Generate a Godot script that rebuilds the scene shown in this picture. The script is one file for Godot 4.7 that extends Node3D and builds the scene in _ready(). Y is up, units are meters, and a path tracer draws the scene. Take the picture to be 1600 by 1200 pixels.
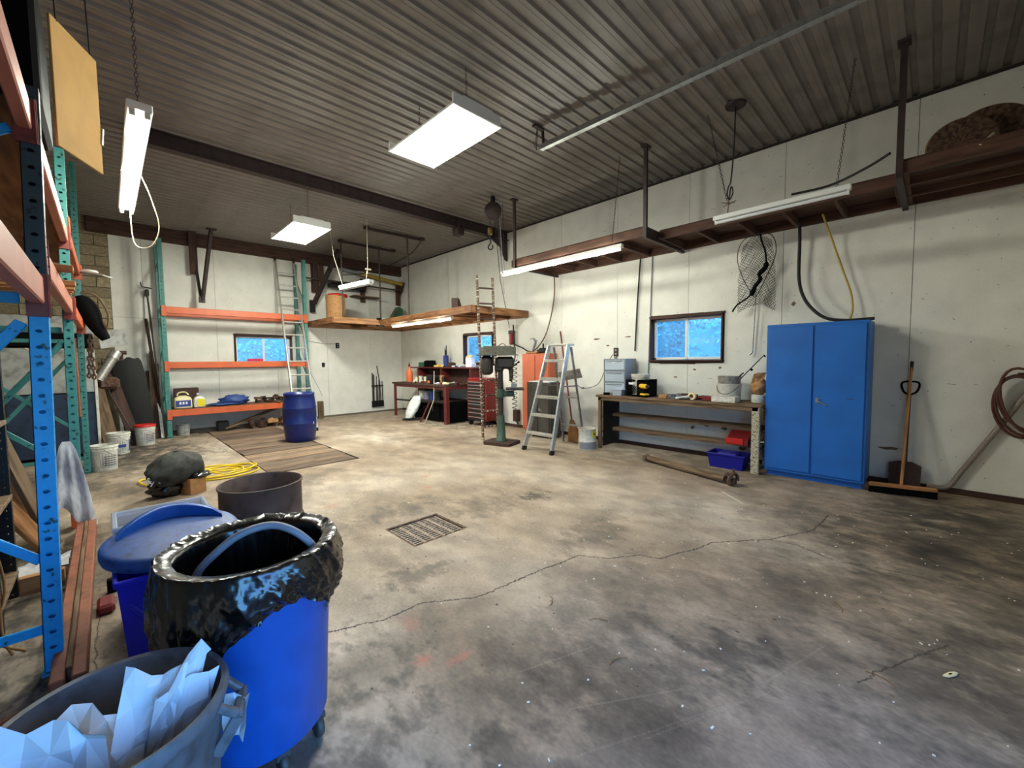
extends Node3D
# Large workshop: white panelled walls, ribbed metal ceiling, concrete floor, pallet racks, benches and bins.

const XR := 6.5
const XL := -1.6
const ZB := -11.47
const ZF := 0.85
const H := 4.33

var rng := RandomNumberGenerator.new()
var M := {}
var T := {}
var taken := {}


# ------------------------------------------------------------------ mesh builder
class G:
	var v := PackedVector3Array()
	var n := PackedVector3Array()
	var t := PackedVector2Array()
	var xf := Transform3D.IDENTITY
	var long := 0
	var off := Vector2.ZERO

	func at(p: Vector3, b := Basis.IDENTITY) -> G:
		xf = Transform3D(b, p)
		return self

	func add(p: Vector3, m: Vector3, uv: Vector2) -> void:
		v.append(xf * p)
		n.append((xf.basis * m).normalized())
		t.append(uv)

	func uvof(p: Vector3, m: Vector3) -> Vector2:
		var a := m.abs()
		var k := 0 if a.x >= a.y and a.x >= a.z else (1 if a.y >= a.z else 2)
		var i := (k + 1) % 3
		var j := (k + 2) % 3
		if j == long:
			return Vector2(p[j], p[i]) + off
		return Vector2(p[i], p[j]) + off

	func tri(a: Vector3, b: Vector3, c: Vector3) -> void:
		var m := (b - a).cross(c - a)
		if m.length_squared() < 1e-18:
			return
		m = m.normalized()
		add(a, m, uvof(a, m))
		add(c, m, uvof(c, m))
		add(b, m, uvof(b, m))

	func quad(a: Vector3, b: Vector3, c: Vector3, d: Vector3) -> void:
		tri(a, b, c)
		tri(a, c, d)

	func face(c: Vector3, p: Array) -> void:
		# polygon turned so that it looks away from c
		var mid := Vector3.ZERO
		for q in p:
			mid += q
		mid /= p.size()
		var m: Vector3 = (p[1] - p[0]).cross(p[2] - p[0])
		var flip: bool = m.dot(mid - c) < 0.0
		for i in range(1, p.size() - 1):
			if flip:
				tri(p[0], p[i + 1], p[i])
			else:
				tri(p[0], p[i], p[i + 1])

	func box(c: Vector3, s: Vector3, bev := 0.0) -> G:
		var h := s * 0.5
		long = 0 if s.x >= s.y and s.x >= s.z else (1 if s.y >= s.z else 2)
		var b := minf(bev, minf(h.x, minf(h.y, h.z)) * 0.9)
		if b <= 0.0:
			for ax in 3:
				for sg in [-1.0, 1.0]:
					var i := (ax + 1) % 3
					var j := (ax + 2) % 3
					var ps := []
					for q in [[-1, -1], [1, -1], [1, 1], [-1, 1]]:
						var p := Vector3.ZERO
						p[ax] = sg * h[ax]
						p[i] = q[0] * h[i]
						p[j] = q[1] * h[j]
						ps.append(c + p)
					face(c, ps)
			return self
		for ax in 3:
			var i := (ax + 1) % 3
			var j := (ax + 2) % 3
			for sg in [-1.0, 1.0]:
				var ps := []
				for q in [[-1, -1], [1, -1], [1, 1], [-1, 1]]:
					var p := Vector3.ZERO
					p[ax] = sg * h[ax]
					p[i] = q[0] * (h[i] - b)
					p[j] = q[1] * (h[j] - b)
					ps.append(c + p)
				face(c, ps)
			for si in [-1.0, 1.0]:
				for sj in [-1.0, 1.0]:
					var e := []
					for q in [[0, -1], [0, 1], [1, 1], [1, -1]]:
						var p := Vector3.ZERO
						p[ax] = q[1] * (h[ax] - b)
						p[i] = si * (h[i] - (b if q[0] == 1 else 0.0))
						p[j] = sj * (h[j] - (b if q[0] == 0 else 0.0))
						e.append(c + p)
					face(c, e)
		for sx in [-1.0, 1.0]:
			for sy in [-1.0, 1.0]:
				for sz in [-1.0, 1.0]:
					face(c, [c + Vector3(sx * h.x, sy * (h.y - b), sz * (h.z - b)), c + Vector3(sx * (h.x - b), sy * h.y, sz * (h.z - b)), c + Vector3(sx * (h.x - b), sy * (h.y - b), sz * h.z)])
		return self

	func bar(a: Vector3, b: Vector3, w: float, hh: float, bev := 0.0, up := Vector3.UP) -> G:
		# box from a to b: hh measured along up, w across
		var keep := xf
		var x := (b - a).normalized()
		var y := up - x * up.dot(x)
		if y.length() < 0.01:
			y = Vector3.RIGHT - x * x.x
		y = y.normalized()
		xf = keep * Transform3D(Basis(x, y, x.cross(y)), (a + b) * 0.5)
		box(Vector3.ZERO, Vector3(a.distance_to(b), hh, w), bev)
		xf = keep
		return self

	func tube(pts: Array, r, sides := 8, closed := false) -> G:
		var c := pts.size()
		var rings := []
		var norms := []
		var lens := []
		var nx := Vector3.ZERO
		var run := 0.0
		for i in c:
			var p: Vector3 = pts[i]
			var a: Vector3 = pts[(i - 1 + c) % c] if closed or i > 0 else p
			var b: Vector3 = pts[(i + 1) % c] if closed or i < c - 1 else p
			var d := (b - a).normalized()
			if i == 0:
				nx = d.cross(Vector3.UP if absf(d.y) < 0.9 else Vector3.RIGHT).normalized()
			else:
				nx = (nx - d * nx.dot(d)).normalized()
				run += p.distance_to(pts[i - 1])
			var ny := d.cross(nx)
			var rr: float = r[i] if r is Array else r
			var ring := PackedVector3Array()
			var nr := PackedVector3Array()
			for k in sides:
				var ang := TAU * k / sides
				var m := nx * cos(ang) + ny * sin(ang)
				ring.append(p + m * rr)
				nr.append(m)
			rings.append(ring)
			norms.append(nr)
			lens.append(run)
		var last := c if closed else c - 1
		for i in last:
			var j := (i + 1) % c
			var l1: float = lens[j] if j > i else run + 0.1
			for k in sides:
				var m := (k + 1) % sides
				var u0 := Vector2(lens[i], 0.3 * k / sides) + off
				var u1 := Vector2(lens[i], 0.3 * (k + 1) / sides) + off
				var u2 := Vector2(l1, 0.3 * (k + 1) / sides) + off
				var u3 := Vector2(l1, 0.3 * k / sides) + off
				sm(rings[i][k], rings[i][m], rings[j][m], norms[i][k], norms[i][m], norms[j][m], u0, u1, u2)
				sm(rings[i][k], rings[j][m], rings[j][k], norms[i][k], norms[j][m], norms[j][k], u0, u2, u3)
		if not closed:
			for k in range(1, sides - 1):
				face(pts[1], [rings[0][0], rings[0][k], rings[0][k + 1]])
				face(pts[c - 2], [rings[c - 1][0], rings[c - 1][k], rings[c - 1][k + 1]])
		return self

	func sm(a: Vector3, b: Vector3, c: Vector3, na: Vector3, nb: Vector3, nc: Vector3, ua: Vector2, ub: Vector2, uc: Vector2) -> void:
		# smooth triangle, wound so that the given normals look outwards
		var g := (b - a).cross(c - a)
		add(a, na, ua)
		if g.dot(na + nb + nc) > 0.0:
			add(c, nc, uc)
			add(b, nb, ub)
		else:
			add(b, nb, ub)
			add(c, nc, uc)

	func lathe(prof: Array, segs := 24, a0 := 0.0, a1 := TAU) -> G:
		# prof: Vector2(radius, height), outside lies to the right of the walk
		var c := prof.size()
		var sn := []
		var run := 0.0
		for i in c - 1:
			var d: Vector2 = (prof[i + 1] - prof[i]).normalized()
			sn.append(Vector2(d.y, -d.x))
		for i in c - 1:
			var p: Vector2 = prof[i]
			var q: Vector2 = prof[i + 1]
			var m: Vector2 = sn[i]
			var n0 := m
			var n1 := m
			if i > 0 and m.dot(sn[i - 1]) > 0.55:
				n0 = (m + sn[i - 1]).normalized()
			if i < c - 2 and m.dot(sn[i + 1]) > 0.55:
				n1 = (m + sn[i + 1]).normalized()
			var l := p.distance_to(q)
			for k in segs:
				var aa := a0 + (a1 - a0) * k / segs
				var bb := a0 + (a1 - a0) * (k + 1) / segs
				var ca := Vector3(cos(aa), 0, sin(aa))
				var cb := Vector3(cos(bb), 0, sin(bb))
				var A := ca * p.x + Vector3.UP * p.y
				var B := cb * p.x + Vector3.UP * p.y
				var C := cb * q.x + Vector3.UP * q.y
				var D := ca * q.x + Vector3.UP * q.y
				var nA := ca * n0.x + Vector3.UP * n0.y
				var nB := cb * n0.x + Vector3.UP * n0.y
				var nC := cb * n1.x + Vector3.UP * n1.y
				var nD := ca * n1.x + Vector3.UP * n1.y
				var w := maxf(p.x, q.x)
				var uA := Vector2(aa * w, run) + off
				var uB := Vector2(bb * w, run) + off
				var uC := Vector2(bb * w, run + l) + off
				var uD := Vector2(aa * w, run + l) + off
				if p.x > 1e-5:
					sm(A, B, C, nA, nB, nC, uA, uB, uC)
				if q.x > 1e-5:
					sm(A, C, D, nA, nC, nD, uA, uC, uD)
			run += l
		return self

	func prism(poly: PackedVector2Array, z0: float, z1: float) -> G:
		var idx := Geometry2D.triangulate_polygon(poly)
		var mid := Vector2.ZERO
		for p in poly:
			mid += p
		mid /= poly.size()
		for i in range(0, idx.size(), 3):
			var a := poly[idx[i]]
			var b := poly[idx[i + 1]]
			var c := poly[idx[i + 2]]
			for z in [z0, z1]:
				face(Vector3(mid.x, mid.y, (z0 + z1) * 0.5 + ((z0 + z1) * 0.5 - z) * 50.0), [Vector3(a.x, a.y, z), Vector3(b.x, b.y, z), Vector3(c.x, c.y, z)])
		var ccw := not Geometry2D.is_polygon_clockwise(poly)
		for i in poly.size():
			var a := poly[i]
			var b := poly[(i + 1) % poly.size()]
			if ccw == (z1 > z0):
				quad(Vector3(a.x, a.y, z0), Vector3(b.x, b.y, z0), Vector3(b.x, b.y, z1), Vector3(a.x, a.y, z1))
			else:
				quad(Vector3(b.x, b.y, z0), Vector3(a.x, a.y, z0), Vector3(a.x, a.y, z1), Vector3(b.x, b.y, z1))
		return self

	func surf(grid: Array, closed := false, th := 0.0) -> G:
		# smooth surface through rows of points; th > 0 gives it a second skin and edges
		var rn := grid.size()
		var cn: int = grid[0].size()
		var nr := []
		for i in rn:
			var row := PackedVector3Array()
			for j in cn:
				var du: Vector3 = grid[mini(i + 1, rn - 1)][j] - grid[maxi(i - 1, 0)][j]
				var jl := (j - 1 + cn) % cn if closed else maxi(j - 1, 0)
				var jr := (j + 1) % cn if closed else mini(j + 1, cn - 1)
				var dv: Vector3 = grid[i][jr] - grid[i][jl]
				var m := du.cross(dv)
				row.append(m.normalized() if m.length() > 1e-12 else Vector3.UP)
			nr.append(row)
		var cols := cn if closed else cn - 1
		for side in ([0, 1] if th > 0.0 else [0]):
			var sg := 1.0 if side == 0 else -1.0
			var o := 0.0 if side == 0 else -th
			for i in rn - 1:
				for j in cols:
					var k := (j + 1) % cn
					var a: Vector3 = grid[i][j] + nr[i][j] * o
					var b: Vector3 = grid[i][k] + nr[i][k] * o
					var c: Vector3 = grid[i + 1][k] + nr[i + 1][k] * o
					var d: Vector3 = grid[i + 1][j] + nr[i + 1][j] * o
					var ua := Vector2(j, i) * 0.03 + off
					var ub := Vector2(j + 1, i) * 0.03 + off
					var uc := Vector2(j + 1, i + 1) * 0.03 + off
					var ud := Vector2(j, i + 1) * 0.03 + off
					sm(a, b, c, nr[i][j] * sg, nr[i][k] * sg, nr[i + 1][k] * sg, ua, ub, uc)
					sm(a, c, d, nr[i][j] * sg, nr[i + 1][k] * sg, nr[i + 1][j] * sg, ua, uc, ud)
		if th > 0.0:
			for i in [0, rn - 1]:
				for j in cols:
					var k := (j + 1) % cn
					quad(grid[i][j], grid[i][k], grid[i][k] - nr[i][k] * th, grid[i][j] - nr[i][j] * th)
			if not closed:
				for j in [0, cn - 1]:
					for i in rn - 1:
						quad(grid[i][j], grid[i + 1][j], grid[i + 1][j] - nr[i + 1][j] * th, grid[i][j] - nr[i][j] * th)
		return self

	func blob(c: Vector3, r: Vector3, amp := 0.0, fr := 3.0, sd := 1, rows := 14, cols := 20, flat_below := -9.0) -> G:
		var fnl := FastNoiseLite.new()
		fnl.seed = sd
		fnl.frequency = fr
		fnl.noise_type = FastNoiseLite.TYPE_SIMPLEX
		var grid := []
		for i in rows + 1:
			var row := PackedVector3Array()
			var la := PI * i / rows
			for j in cols:
				var lo := TAU * j / cols
				var d := Vector3(sin(la) * cos(lo), cos(la), sin(la) * sin(lo))
				var k := 1.0 + amp * fnl.get_noise_3dv(d)
				var p := Vector3(d.x * r.x, d.y * r.y, d.z * r.z) * k
				p.y = maxf(p.y, flat_below)
				row.append(c + p)
			grid.append(row)
		surf(grid, true)
		return self

	func mesh() -> ArrayMesh:
		var arr := []
		arr.resize(Mesh.ARRAY_MAX)
		arr[Mesh.ARRAY_VERTEX] = v
		arr[Mesh.ARRAY_NORMAL] = n
		arr[Mesh.ARRAY_TEX_UV] = t
		var m := ArrayMesh.new()
		m.add_surface_from_arrays(Mesh.PRIMITIVE_TRIANGLES, arr)
		return m


# ------------------------------------------------------------------ scene helpers
func numbered(called: String) -> String:
	var k: int = taken.get(called, 0)
	taken[called] = k + 1
	return called if k == 0 else "%s_%03d" % [called, k]


func part(called: String, g, m: Material, parent: Node) -> MeshInstance3D:
	var o := MeshInstance3D.new()
	o.name = called
	o.mesh = g.mesh() if g is G else g
	o.material_override = m
	parent.add_child(o, true)
	return o


func meta(o: Node, label: String, category: String, group := "") -> void:
	o.set_meta("label", label)
	o.set_meta("category", category)
	if group:
		o.set_meta("group", group)


func thing(called: String, label: String, category: String, at := Vector3.ZERO, turn := 0.0, group := "") -> Node3D:
	var o := Node3D.new()
	o.name = numbered(called)
	add_child(o)
	o.position = at
	o.rotation.y = turn
	meta(o, label, category, group)
	return o


func single(called: String, g, m: Material, label: String, category: String, at := Vector3.ZERO, turn := 0.0, group := "") -> MeshInstance3D:
	var o := part(numbered(called), g, m, self)
	o.position = at
	o.rotation.y = turn
	meta(o, label, category, group)
	return o


func struct(called: String, parent: Node = self) -> Node3D:
	var o := Node3D.new()
	o.name = called
	parent.add_child(o)
	o.set_meta("kind", "structure")
	return o


func V(x: float, y: float, z: float) -> Vector3:
	return Vector3(x, y, z)


func spline(pts: Array, k := 6) -> Array:
	var out := []
	var c := pts.size()
	for i in c - 1:
		var p0: Vector3 = pts[maxi(i - 1, 0)]
		var p1: Vector3 = pts[i]
		var p2: Vector3 = pts[i + 1]
		var p3: Vector3 = pts[mini(i + 2, c - 1)]
		for j in k:
			out.append(p1.cubic_interpolate(p2, p0, p3, float(j) / k))
	out.append(pts[c - 1])
	return out


func arc(c: Vector3, r: float, a0: float, a1: float, k: int, ux: Vector3, uy: Vector3) -> Array:
	var out := []
	for i in k + 1:
		var a := lerpf(a0, a1, float(i) / k)
		out.append(c + ux * cos(a) * r + uy * sin(a) * r)
	return out


# ------------------------------------------------------------------ textures and materials
func noise_img(size: int, freq: float, sd: int, oct := 4, sx := 1.0, sy := 1.0) -> Image:
	var f := FastNoiseLite.new()
	f.seed = sd
	f.frequency = freq
	f.noise_type = FastNoiseLite.TYPE_SIMPLEX_SMOOTH
	f.fractal_octaves = oct
	var w := int(size * sx)
	var h := int(size * sy)
	var im := f.get_seamless_image(w, h, false, false, 0.15)
	im.resize(size, size, Image.INTERPOLATE_BILINEAR)
	im.convert(Image.FORMAT_L8)
	return im


func ramp_tex(im: Image, stops: Array) -> ImageTexture:
	# stops: [value, Color] ascending, value 0..1
	var lut := []
	for i in 256:
		var x := i / 255.0
		var c: Color = stops[0][1]
		for k in stops.size() - 1:
			if x >= stops[k][0]:
				c = stops[k][1].lerp(stops[k + 1][1], clampf((x - stops[k][0]) / (stops[k + 1][0] - stops[k][0]), 0, 1))
		lut.append([int(c.r * 255), int(c.g * 255), int(c.b * 255)])
	var src := im.get_data()
	var out := PackedByteArray()
	out.resize(src.size() * 3)
	for i in src.size():
		var l: Array = lut[src[i]]
		out[i * 3] = l[0]
		out[i * 3 + 1] = l[1]
		out[i * 3 + 2] = l[2]
	var res := Image.create_from_data(im.get_width(), im.get_height(), false, Image.FORMAT_RGB8, out)
	res.generate_mipmaps()
	return ImageTexture.create_from_image(res)


func mat(key: String, col: Color, rough := 0.6, metal := 0.0, tex := "", scale := 1.0) -> StandardMaterial3D:
	var m := StandardMaterial3D.new()
	m.albedo_color = col
	m.roughness = rough
	m.metallic = metal
	if tex:
		m.albedo_texture = T[tex]
		m.uv1_scale = Vector3(scale, scale, scale)
	M[key] = m
	return m


func make_materials() -> void:
	T.grime = ramp_tex(noise_img(256, 0.02, 3, 5), [[0.0, Color(0.62, 0.6, 0.57)], [0.45, Color(0.9, 0.9, 0.89)], [1.0, Color(1, 1, 1)]])
	T.light_grime = ramp_tex(noise_img(256, 0.025, 8, 5), [[0.0, Color(0.8, 0.79, 0.77)], [0.5, Color(0.95, 0.95, 0.94)], [1.0, Color(1, 1, 1)]])
	T.soft = ramp_tex(noise_img(256, 0.012, 61, 4), [[0.0, Color(0.9, 0.9, 0.9)], [1.0, Color(1, 1, 1)]])
	T.wood = ramp_tex(noise_img(256, 0.02, 5, 4, 0.25, 2.5), [[0.0, Color(0.55, 0.47, 0.4)], [0.5, Color(0.85, 0.8, 0.75)], [1.0, Color(1, 1, 1)]])
	T.rust = ramp_tex(noise_img(256, 0.03, 12, 5), [[0.0, Color(0.2, 0.13, 0.1)], [0.4, Color(0.36, 0.27, 0.22)], [0.6, Color(0.45, 0.36, 0.3)], [1.0, Color(0.55, 0.45, 0.36)]])
	T.chipped = ramp_tex(noise_img(256, 0.05, 21, 4), [[0.0, Color(0.45, 0.3, 0.22)], [0.17, Color(0.6, 0.5, 0.42)], [0.21, Color(0.95, 0.95, 0.95)], [1.0, Color(1, 1, 1)]])
	T.splatter = ramp_tex(noise_img(128, 0.06, 31, 3), [[0.0, Color(0.86, 0.84, 0.78)], [0.3, Color(0.86, 0.84, 0.78)], [0.35, Color(0.3, 0.2, 0.13)], [1.0, Color(0.38, 0.25, 0.16)]])
	T.tile_mix = ramp_tex(noise_img(256, 0.03, 41, 4), [[0.0, Color(0.6, 0.56, 0.5)], [0.5, Color(0.74, 0.7, 0.63)], [1.0, Color(0.84, 0.81, 0.75)]])
	T.splatter_pale = ramp_tex(noise_img(128, 0.09, 33, 3), [[0.0, Color(0.35, 0.32, 0.28)], [0.3, Color(0.4, 0.36, 0.32)], [0.36, Color(0.95, 0.95, 0.92)], [1.0, Color(1, 1, 1)]])
	make_paint_texture()
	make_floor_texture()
	mat("white_panel", Color(0.88, 0.875, 0.85), 0.62, 0.0, "paint", 0.4)
	M.white_panel.uv1_triplanar = true
	M.white_panel.uv1_world_triplanar = true
	mat("seam", Color(0.16, 0.14, 0.12), 0.9)
	mat("block_a", Color(0.74, 0.7, 0.62), 0.95, 0.0, "tile_mix", 1.7)
	mat("block_b", Color(0.66, 0.62, 0.55), 0.95, 0.0, "tile_mix", 2.1)
	mat("block_c", Color(0.8, 0.77, 0.68), 0.95, 0.0, "tile_mix", 1.3)
	mat("mortar", Color(0.42, 0.39, 0.35), 0.95)
	mat("dark_wood", Color(0.3, 0.2, 0.16), 0.8, 0.0, "wood", 1.2)
	mat("ceiling_metal", Color(0.5, 0.47, 0.445), 0.42, 0.0, "light_grime", 0.35)
	mat("steel_dark", Color(0.24, 0.18, 0.18), 0.6, 0.2, "grime", 1.0)
	mat("steel_rod", Color(0.25, 0.22, 0.2), 0.55, 0.4)
	mat("galvanized", Color(0.72, 0.73, 0.73), 0.35, 0.8, "light_grime", 2.0)
	mat("aluminium", Color(0.8, 0.79, 0.77), 0.4, 0.7, "light_grime", 3.0)
	mat("aluminium_dull", Color(0.62, 0.6, 0.58), 0.5, 0.5, "grime", 3.0)
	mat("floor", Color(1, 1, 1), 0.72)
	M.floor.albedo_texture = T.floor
	mat("pit_dark", Color(0.1, 0.085, 0.07), 0.95)
	for k in 4:
		mat("plank%d" % k, [Color(0.54, 0.47, 0.4), Color(0.48, 0.42, 0.37), Color(0.62, 0.54, 0.46), Color(0.44, 0.38, 0.34)][k], 0.85, 0.0, "wood", 1.0)
	mat("rusty", Color(0.85, 0.8, 0.78), 0.75, 0.25, "rust", 2.0)
	mat("grate", Color(0.62, 0.54, 0.47), 0.7, 0.1, "grime", 4.0)
	mat("rack_blue", Color(0.05, 0.62, 0.88), 0.42, 0.0, "chipped", 1.2)
	mat("rack_slate", Color(0.17, 0.26, 0.28), 0.5, 0.0, "chipped", 1.2)
	mat("rack_teal", Color(0.25, 0.52, 0.5), 0.45, 0.0, "chipped", 1.2)
	mat("rack_green", Color(0.27, 0.5, 0.47), 0.5, 0.0, "light_grime", 1.5)
	mat("rack_orange", Color(0.8, 0.37, 0.19), 0.45, 0.0, "soft", 1.0)
	mat("rack_red", Color(0.55, 0.24, 0.2), 0.5, 0.0, "grime", 1.5)
	mat("beam_faded", Color(0.72, 0.42, 0.33), 0.5, 0.0, "soft", 1.0)
	mat("beam_old", Color(0.58, 0.34, 0.24), 0.6, 0.0, "grime", 1.5)
	mat("drum_dark", Color(0.36, 0.29, 0.27), 0.7, 0.1, "grime", 1.2)
	mat("plywood", Color(0.86, 0.66, 0.36), 0.7, 0.0, "soft", 1.0)
	mat("plywood_brown", Color(0.5, 0.36, 0.22), 0.8, 0.0, "wood", 0.8)
	mat("lumber", Color(0.74, 0.54, 0.34), 0.75, 0.0, "wood", 1.2)
	mat("lumber_orange", Color(0.64, 0.46, 0.29), 0.65, 0.0, "wood", 1.0)
	mat("lumber_old", Color(0.5, 0.42, 0.33), 0.85, 0.0, "wood", 1.2)
	mat("shelf_wood", Color(0.35, 0.23, 0.165), 0.75, 0.0, "wood", 1.0)
	mat("black", Color(0.03, 0.028, 0.03), 0.8)
	M.black.metallic_specular = 0.2
	mat("black_metal", Color(0.07, 0.065, 0.065), 0.5, 0.3)
	mat("rubber", Color(0.06, 0.055, 0.05), 0.75)
	mat("bag_black", Color(0.02, 0.02, 0.022), 0.2)
	M.bag_black.clearcoat_enabled = true
	M.bag_black.clearcoat = 0.5
	M.bag_black.clearcoat_roughness = 0.25
	mat("can_blue", Color(0.05, 0.33, 0.66), 0.42, 0.0, "soft", 2.0)
	mat("lid_blue", Color(0.18, 0.33, 0.62), 0.5, 0.0, "grime", 2.5)
	mat("bin_blue", Color(0.03, 0.08, 0.72), 0.4)
	mat("can_grey", Color(0.4, 0.4, 0.42), 0.55, 0.0, "grime", 2.0)
	mat("hose_grey", Color(0.5, 0.5, 0.53), 0.5)
	mat("barrel_blue", Color(0.05, 0.13, 0.4), 0.35, 0.0, "light_grime", 1.5)
	mat("tote_blue", Color(0.03, 0.06, 0.5), 0.4)
	mat("cabinet_blue", Color(0.09, 0.4, 0.74), 0.45, 0.0, "soft", 0.6)
	mat("cabinet_orange", Color(0.78, 0.4, 0.27), 0.5, 0.0, "soft", 0.8)
	mat("cabinet_grey", Color(0.27, 0.25, 0.23), 0.55, 0.1, "light_grime", 1.0)
	mat("chest_red", Color(0.5, 0.09, 0.08), 0.35, 0.0, "light_grime", 1.0)
	mat("chest_dark", Color(0.1, 0.085, 0.08), 0.5)
	mat("bench_red", Color(0.42, 0.14, 0.12), 0.55, 0.0, "grime", 2.0)
	mat("paper", Color(0.86, 0.86, 0.86), 0.75)
	mat("bag_white", Color(0.86, 0.87, 0.86), 0.45, 0.0, "light_grime", 2.0)
	mat("cloth", Color(0.78, 0.78, 0.8), 0.95, 0.0, "light_grime", 2.0)
	mat("pail_white", Color(0.86, 0.85, 0.81), 0.45, 0.0, "light_grime", 3.0)
	mat("clear", Color(0.75, 0.8, 0.88, 0.42), 0.25)
	M.clear.transparency = BaseMaterial3D.TRANSPARENCY_ALPHA
	mat("glass", Color(0.85, 0.95, 0.97, 0.12), 0.04)
	M.glass.transparency = BaseMaterial3D.TRANSPARENCY_ALPHA
	mat("screen_glass", Color(0.5, 0.6, 0.72, 0.3), 0.3)
	M.screen_glass.transparency = BaseMaterial3D.TRANSPARENCY_ALPHA
	mat("duffel", Color(0.2, 0.205, 0.19), 0.8, 0.0, "grime", 4.0)
	mat("cardboard", Color(0.68, 0.5, 0.32), 0.85, 0.0, "light_grime", 2.0)
	mat("cord_yellow", Color(0.85, 0.72, 0.1), 0.5)
	mat("red", Color(0.72, 0.1, 0.07), 0.45)
	mat("red_dark", Color(0.4, 0.06, 0.06), 0.5)
	mat("yellow", Color(0.88, 0.7, 0.1), 0.5)
	mat("yellow_pipe", Color(0.66, 0.54, 0.2), 0.55)
	mat("green", Color(0.2, 0.36, 0.27), 0.55)
	mat("press_green", Color(0.22, 0.31, 0.25), 0.5, 0.1, "grime", 3.0)
	mat("press_grey", Color(0.4, 0.39, 0.34), 0.55, 0.0, "grime", 3.0)
	mat("brass_dark", Color(0.42, 0.32, 0.15), 0.5, 0.3, "grime", 4.0)
	mat("press_dark", Color(0.22, 0.19, 0.17), 0.5, 0.3, "grime", 3.0)
	mat("white_paint", Color(0.84, 0.83, 0.8), 0.45, 0.0, "light_grime", 1.5)
	mat("label_blue", Color(0.15, 0.22, 0.5), 0.6)
	mat("label_yellow", Color(0.85, 0.78, 0.1), 0.6)
	mat("print_dark", Color(0.2, 0.2, 0.24), 0.7)
	mat("tarp_blue", Color(0.2, 0.3, 0.55), 0.5, 0.0, "light_grime", 4.0)
	mat("cream", Color(0.85, 0.8, 0.62), 0.5)
	mat("orange_bottle", Color(0.87, 0.42, 0.2), 0.45)
	mat("drawer_grey", Color(0.55, 0.58, 0.6), 0.45)
	mat("splatter", Color(1, 1, 1), 0.7, 0.0, "splatter", 3.0)
	mat("net", Color(0.09, 0.09, 0.1), 0.7)
	mat("straw", Color(0.62, 0.45, 0.24), 0.9, 0.0, "wood", 6.0)
	mat("brown", Color(0.26, 0.15, 0.1), 0.7, 0.0, "grime", 3.0)
	mat("reddish", Color(0.5, 0.14, 0.13), 0.5)
	mat("leaf", Color(0.34, 0.75, 0.72), 0.85)
	mat("soil", Color(0.27, 0.28, 0.28), 0.95)
	mat("fixture", Color(0.86, 0.86, 0.84), 0.4)
	mat("copper", Color(0.62, 0.36, 0.26), 0.45, 0.5)
	mat("wire_white", Color(0.72, 0.68, 0.58), 0.6)
	mat("furnace", Color(0.68, 0.68, 0.67), 0.5, 0.0, "grime", 1.0)
	mat("furnace_blue", Color(0.14, 0.2, 0.3), 0.5, 0.0, "grime", 1.0)
	mat("chip_white", Color(0.85, 0.82, 0.75), 0.8)
	mat("pink", Color(0.85, 0.1, 0.3), 0.5)
	mat("splatter_pale", Color(0.72, 0.68, 0.6), 0.8, 0.0, "splatter_pale", 3.0)
	mat("drawer_clear", Color(0.66, 0.7, 0.74), 0.35)
	mat("galv_rust", Color(0.55, 0.5, 0.46), 0.5, 0.3, "chipped", 2.0)
	mat("hose_brown", Color(0.3, 0.14, 0.09), 0.6)
	var tube := mat("tube_lit", Color(0.95, 0.95, 0.93), 0.4)
	tube.emission_enabled = true
	tube.emission = Color(1.0, 0.99, 0.93)
	tube.emission_energy_multiplier = 2.6
	mat("tube_off", Color(0.85, 0.86, 0.86), 0.3)


func make_paint_texture() -> void:
	var im := noise_img(1024, 0.006, 71, 4)
	var fine := noise_img(1024, 0.08, 72, 3).get_data()
	var a := im.get_data()
	var out := PackedByteArray()
	out.resize(a.size() * 3)
	for i in a.size():
		var k := 0.94 + 0.06 * (a[i] / 255.0) - 0.03 * (1.0 - fine[i] / 255.0)
		out[i * 3] = int(255 * k)
		out[i * 3 + 1] = int(253 * k)
		out[i * 3 + 2] = int(248 * k)
	var img := Image.create_from_data(1024, 1024, false, Image.FORMAT_RGB8, out)
	var r := RandomNumberGenerator.new()
	r.seed = 5
	# screw heads, chips and scuffs in the paint
	for i in 90:
		var x := r.randi_range(4, 1016)
		var y := r.randi_range(4, 1016)
		var d := r.randf_range(0.35, 0.75)
		img.fill_rect(Rect2i(x, y, r.randi_range(2, 4), r.randi_range(2, 5)), Color(d, d * 0.95, d * 0.88))
	for i in 16:
		var x := r.randf_range(40, 980)
		var y := r.randf_range(40, 980)
		var dx := r.randf_range(-2, 2)
		var dy := r.randf_range(-0.8, 0.8)
		for k in r.randi_range(5, 18):
			x = clampf(x + dx, 2, 1020)
			y = clampf(y + dy + r.randf_range(-0.8, 0.8), 2, 1020)
			img.fill_rect(Rect2i(int(x), int(y), 2, r.randi_range(1, 3)), Color(0.62, 0.58, 0.53))
	img.generate_mipmaps()
	T.paint = ImageTexture.create_from_image(img)


const NTH := ["first", "second", "third", "fourth", "fifth", "sixth", "seventh", "eighth", "ninth", "tenth", "eleventh", "twelfth", "thirteenth", "fourteenth"]
const FX0 := -1.6
const FX1 := 6.5
const FZ0 := -11.5
const FZ1 := 0.9
const FS := 2048


func fpix(p: Vector2) -> Vector2:
	return Vector2((p.x - FX0) / (FX1 - FX0), (p.y - FZ0) / (FZ1 - FZ0)) * FS


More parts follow.
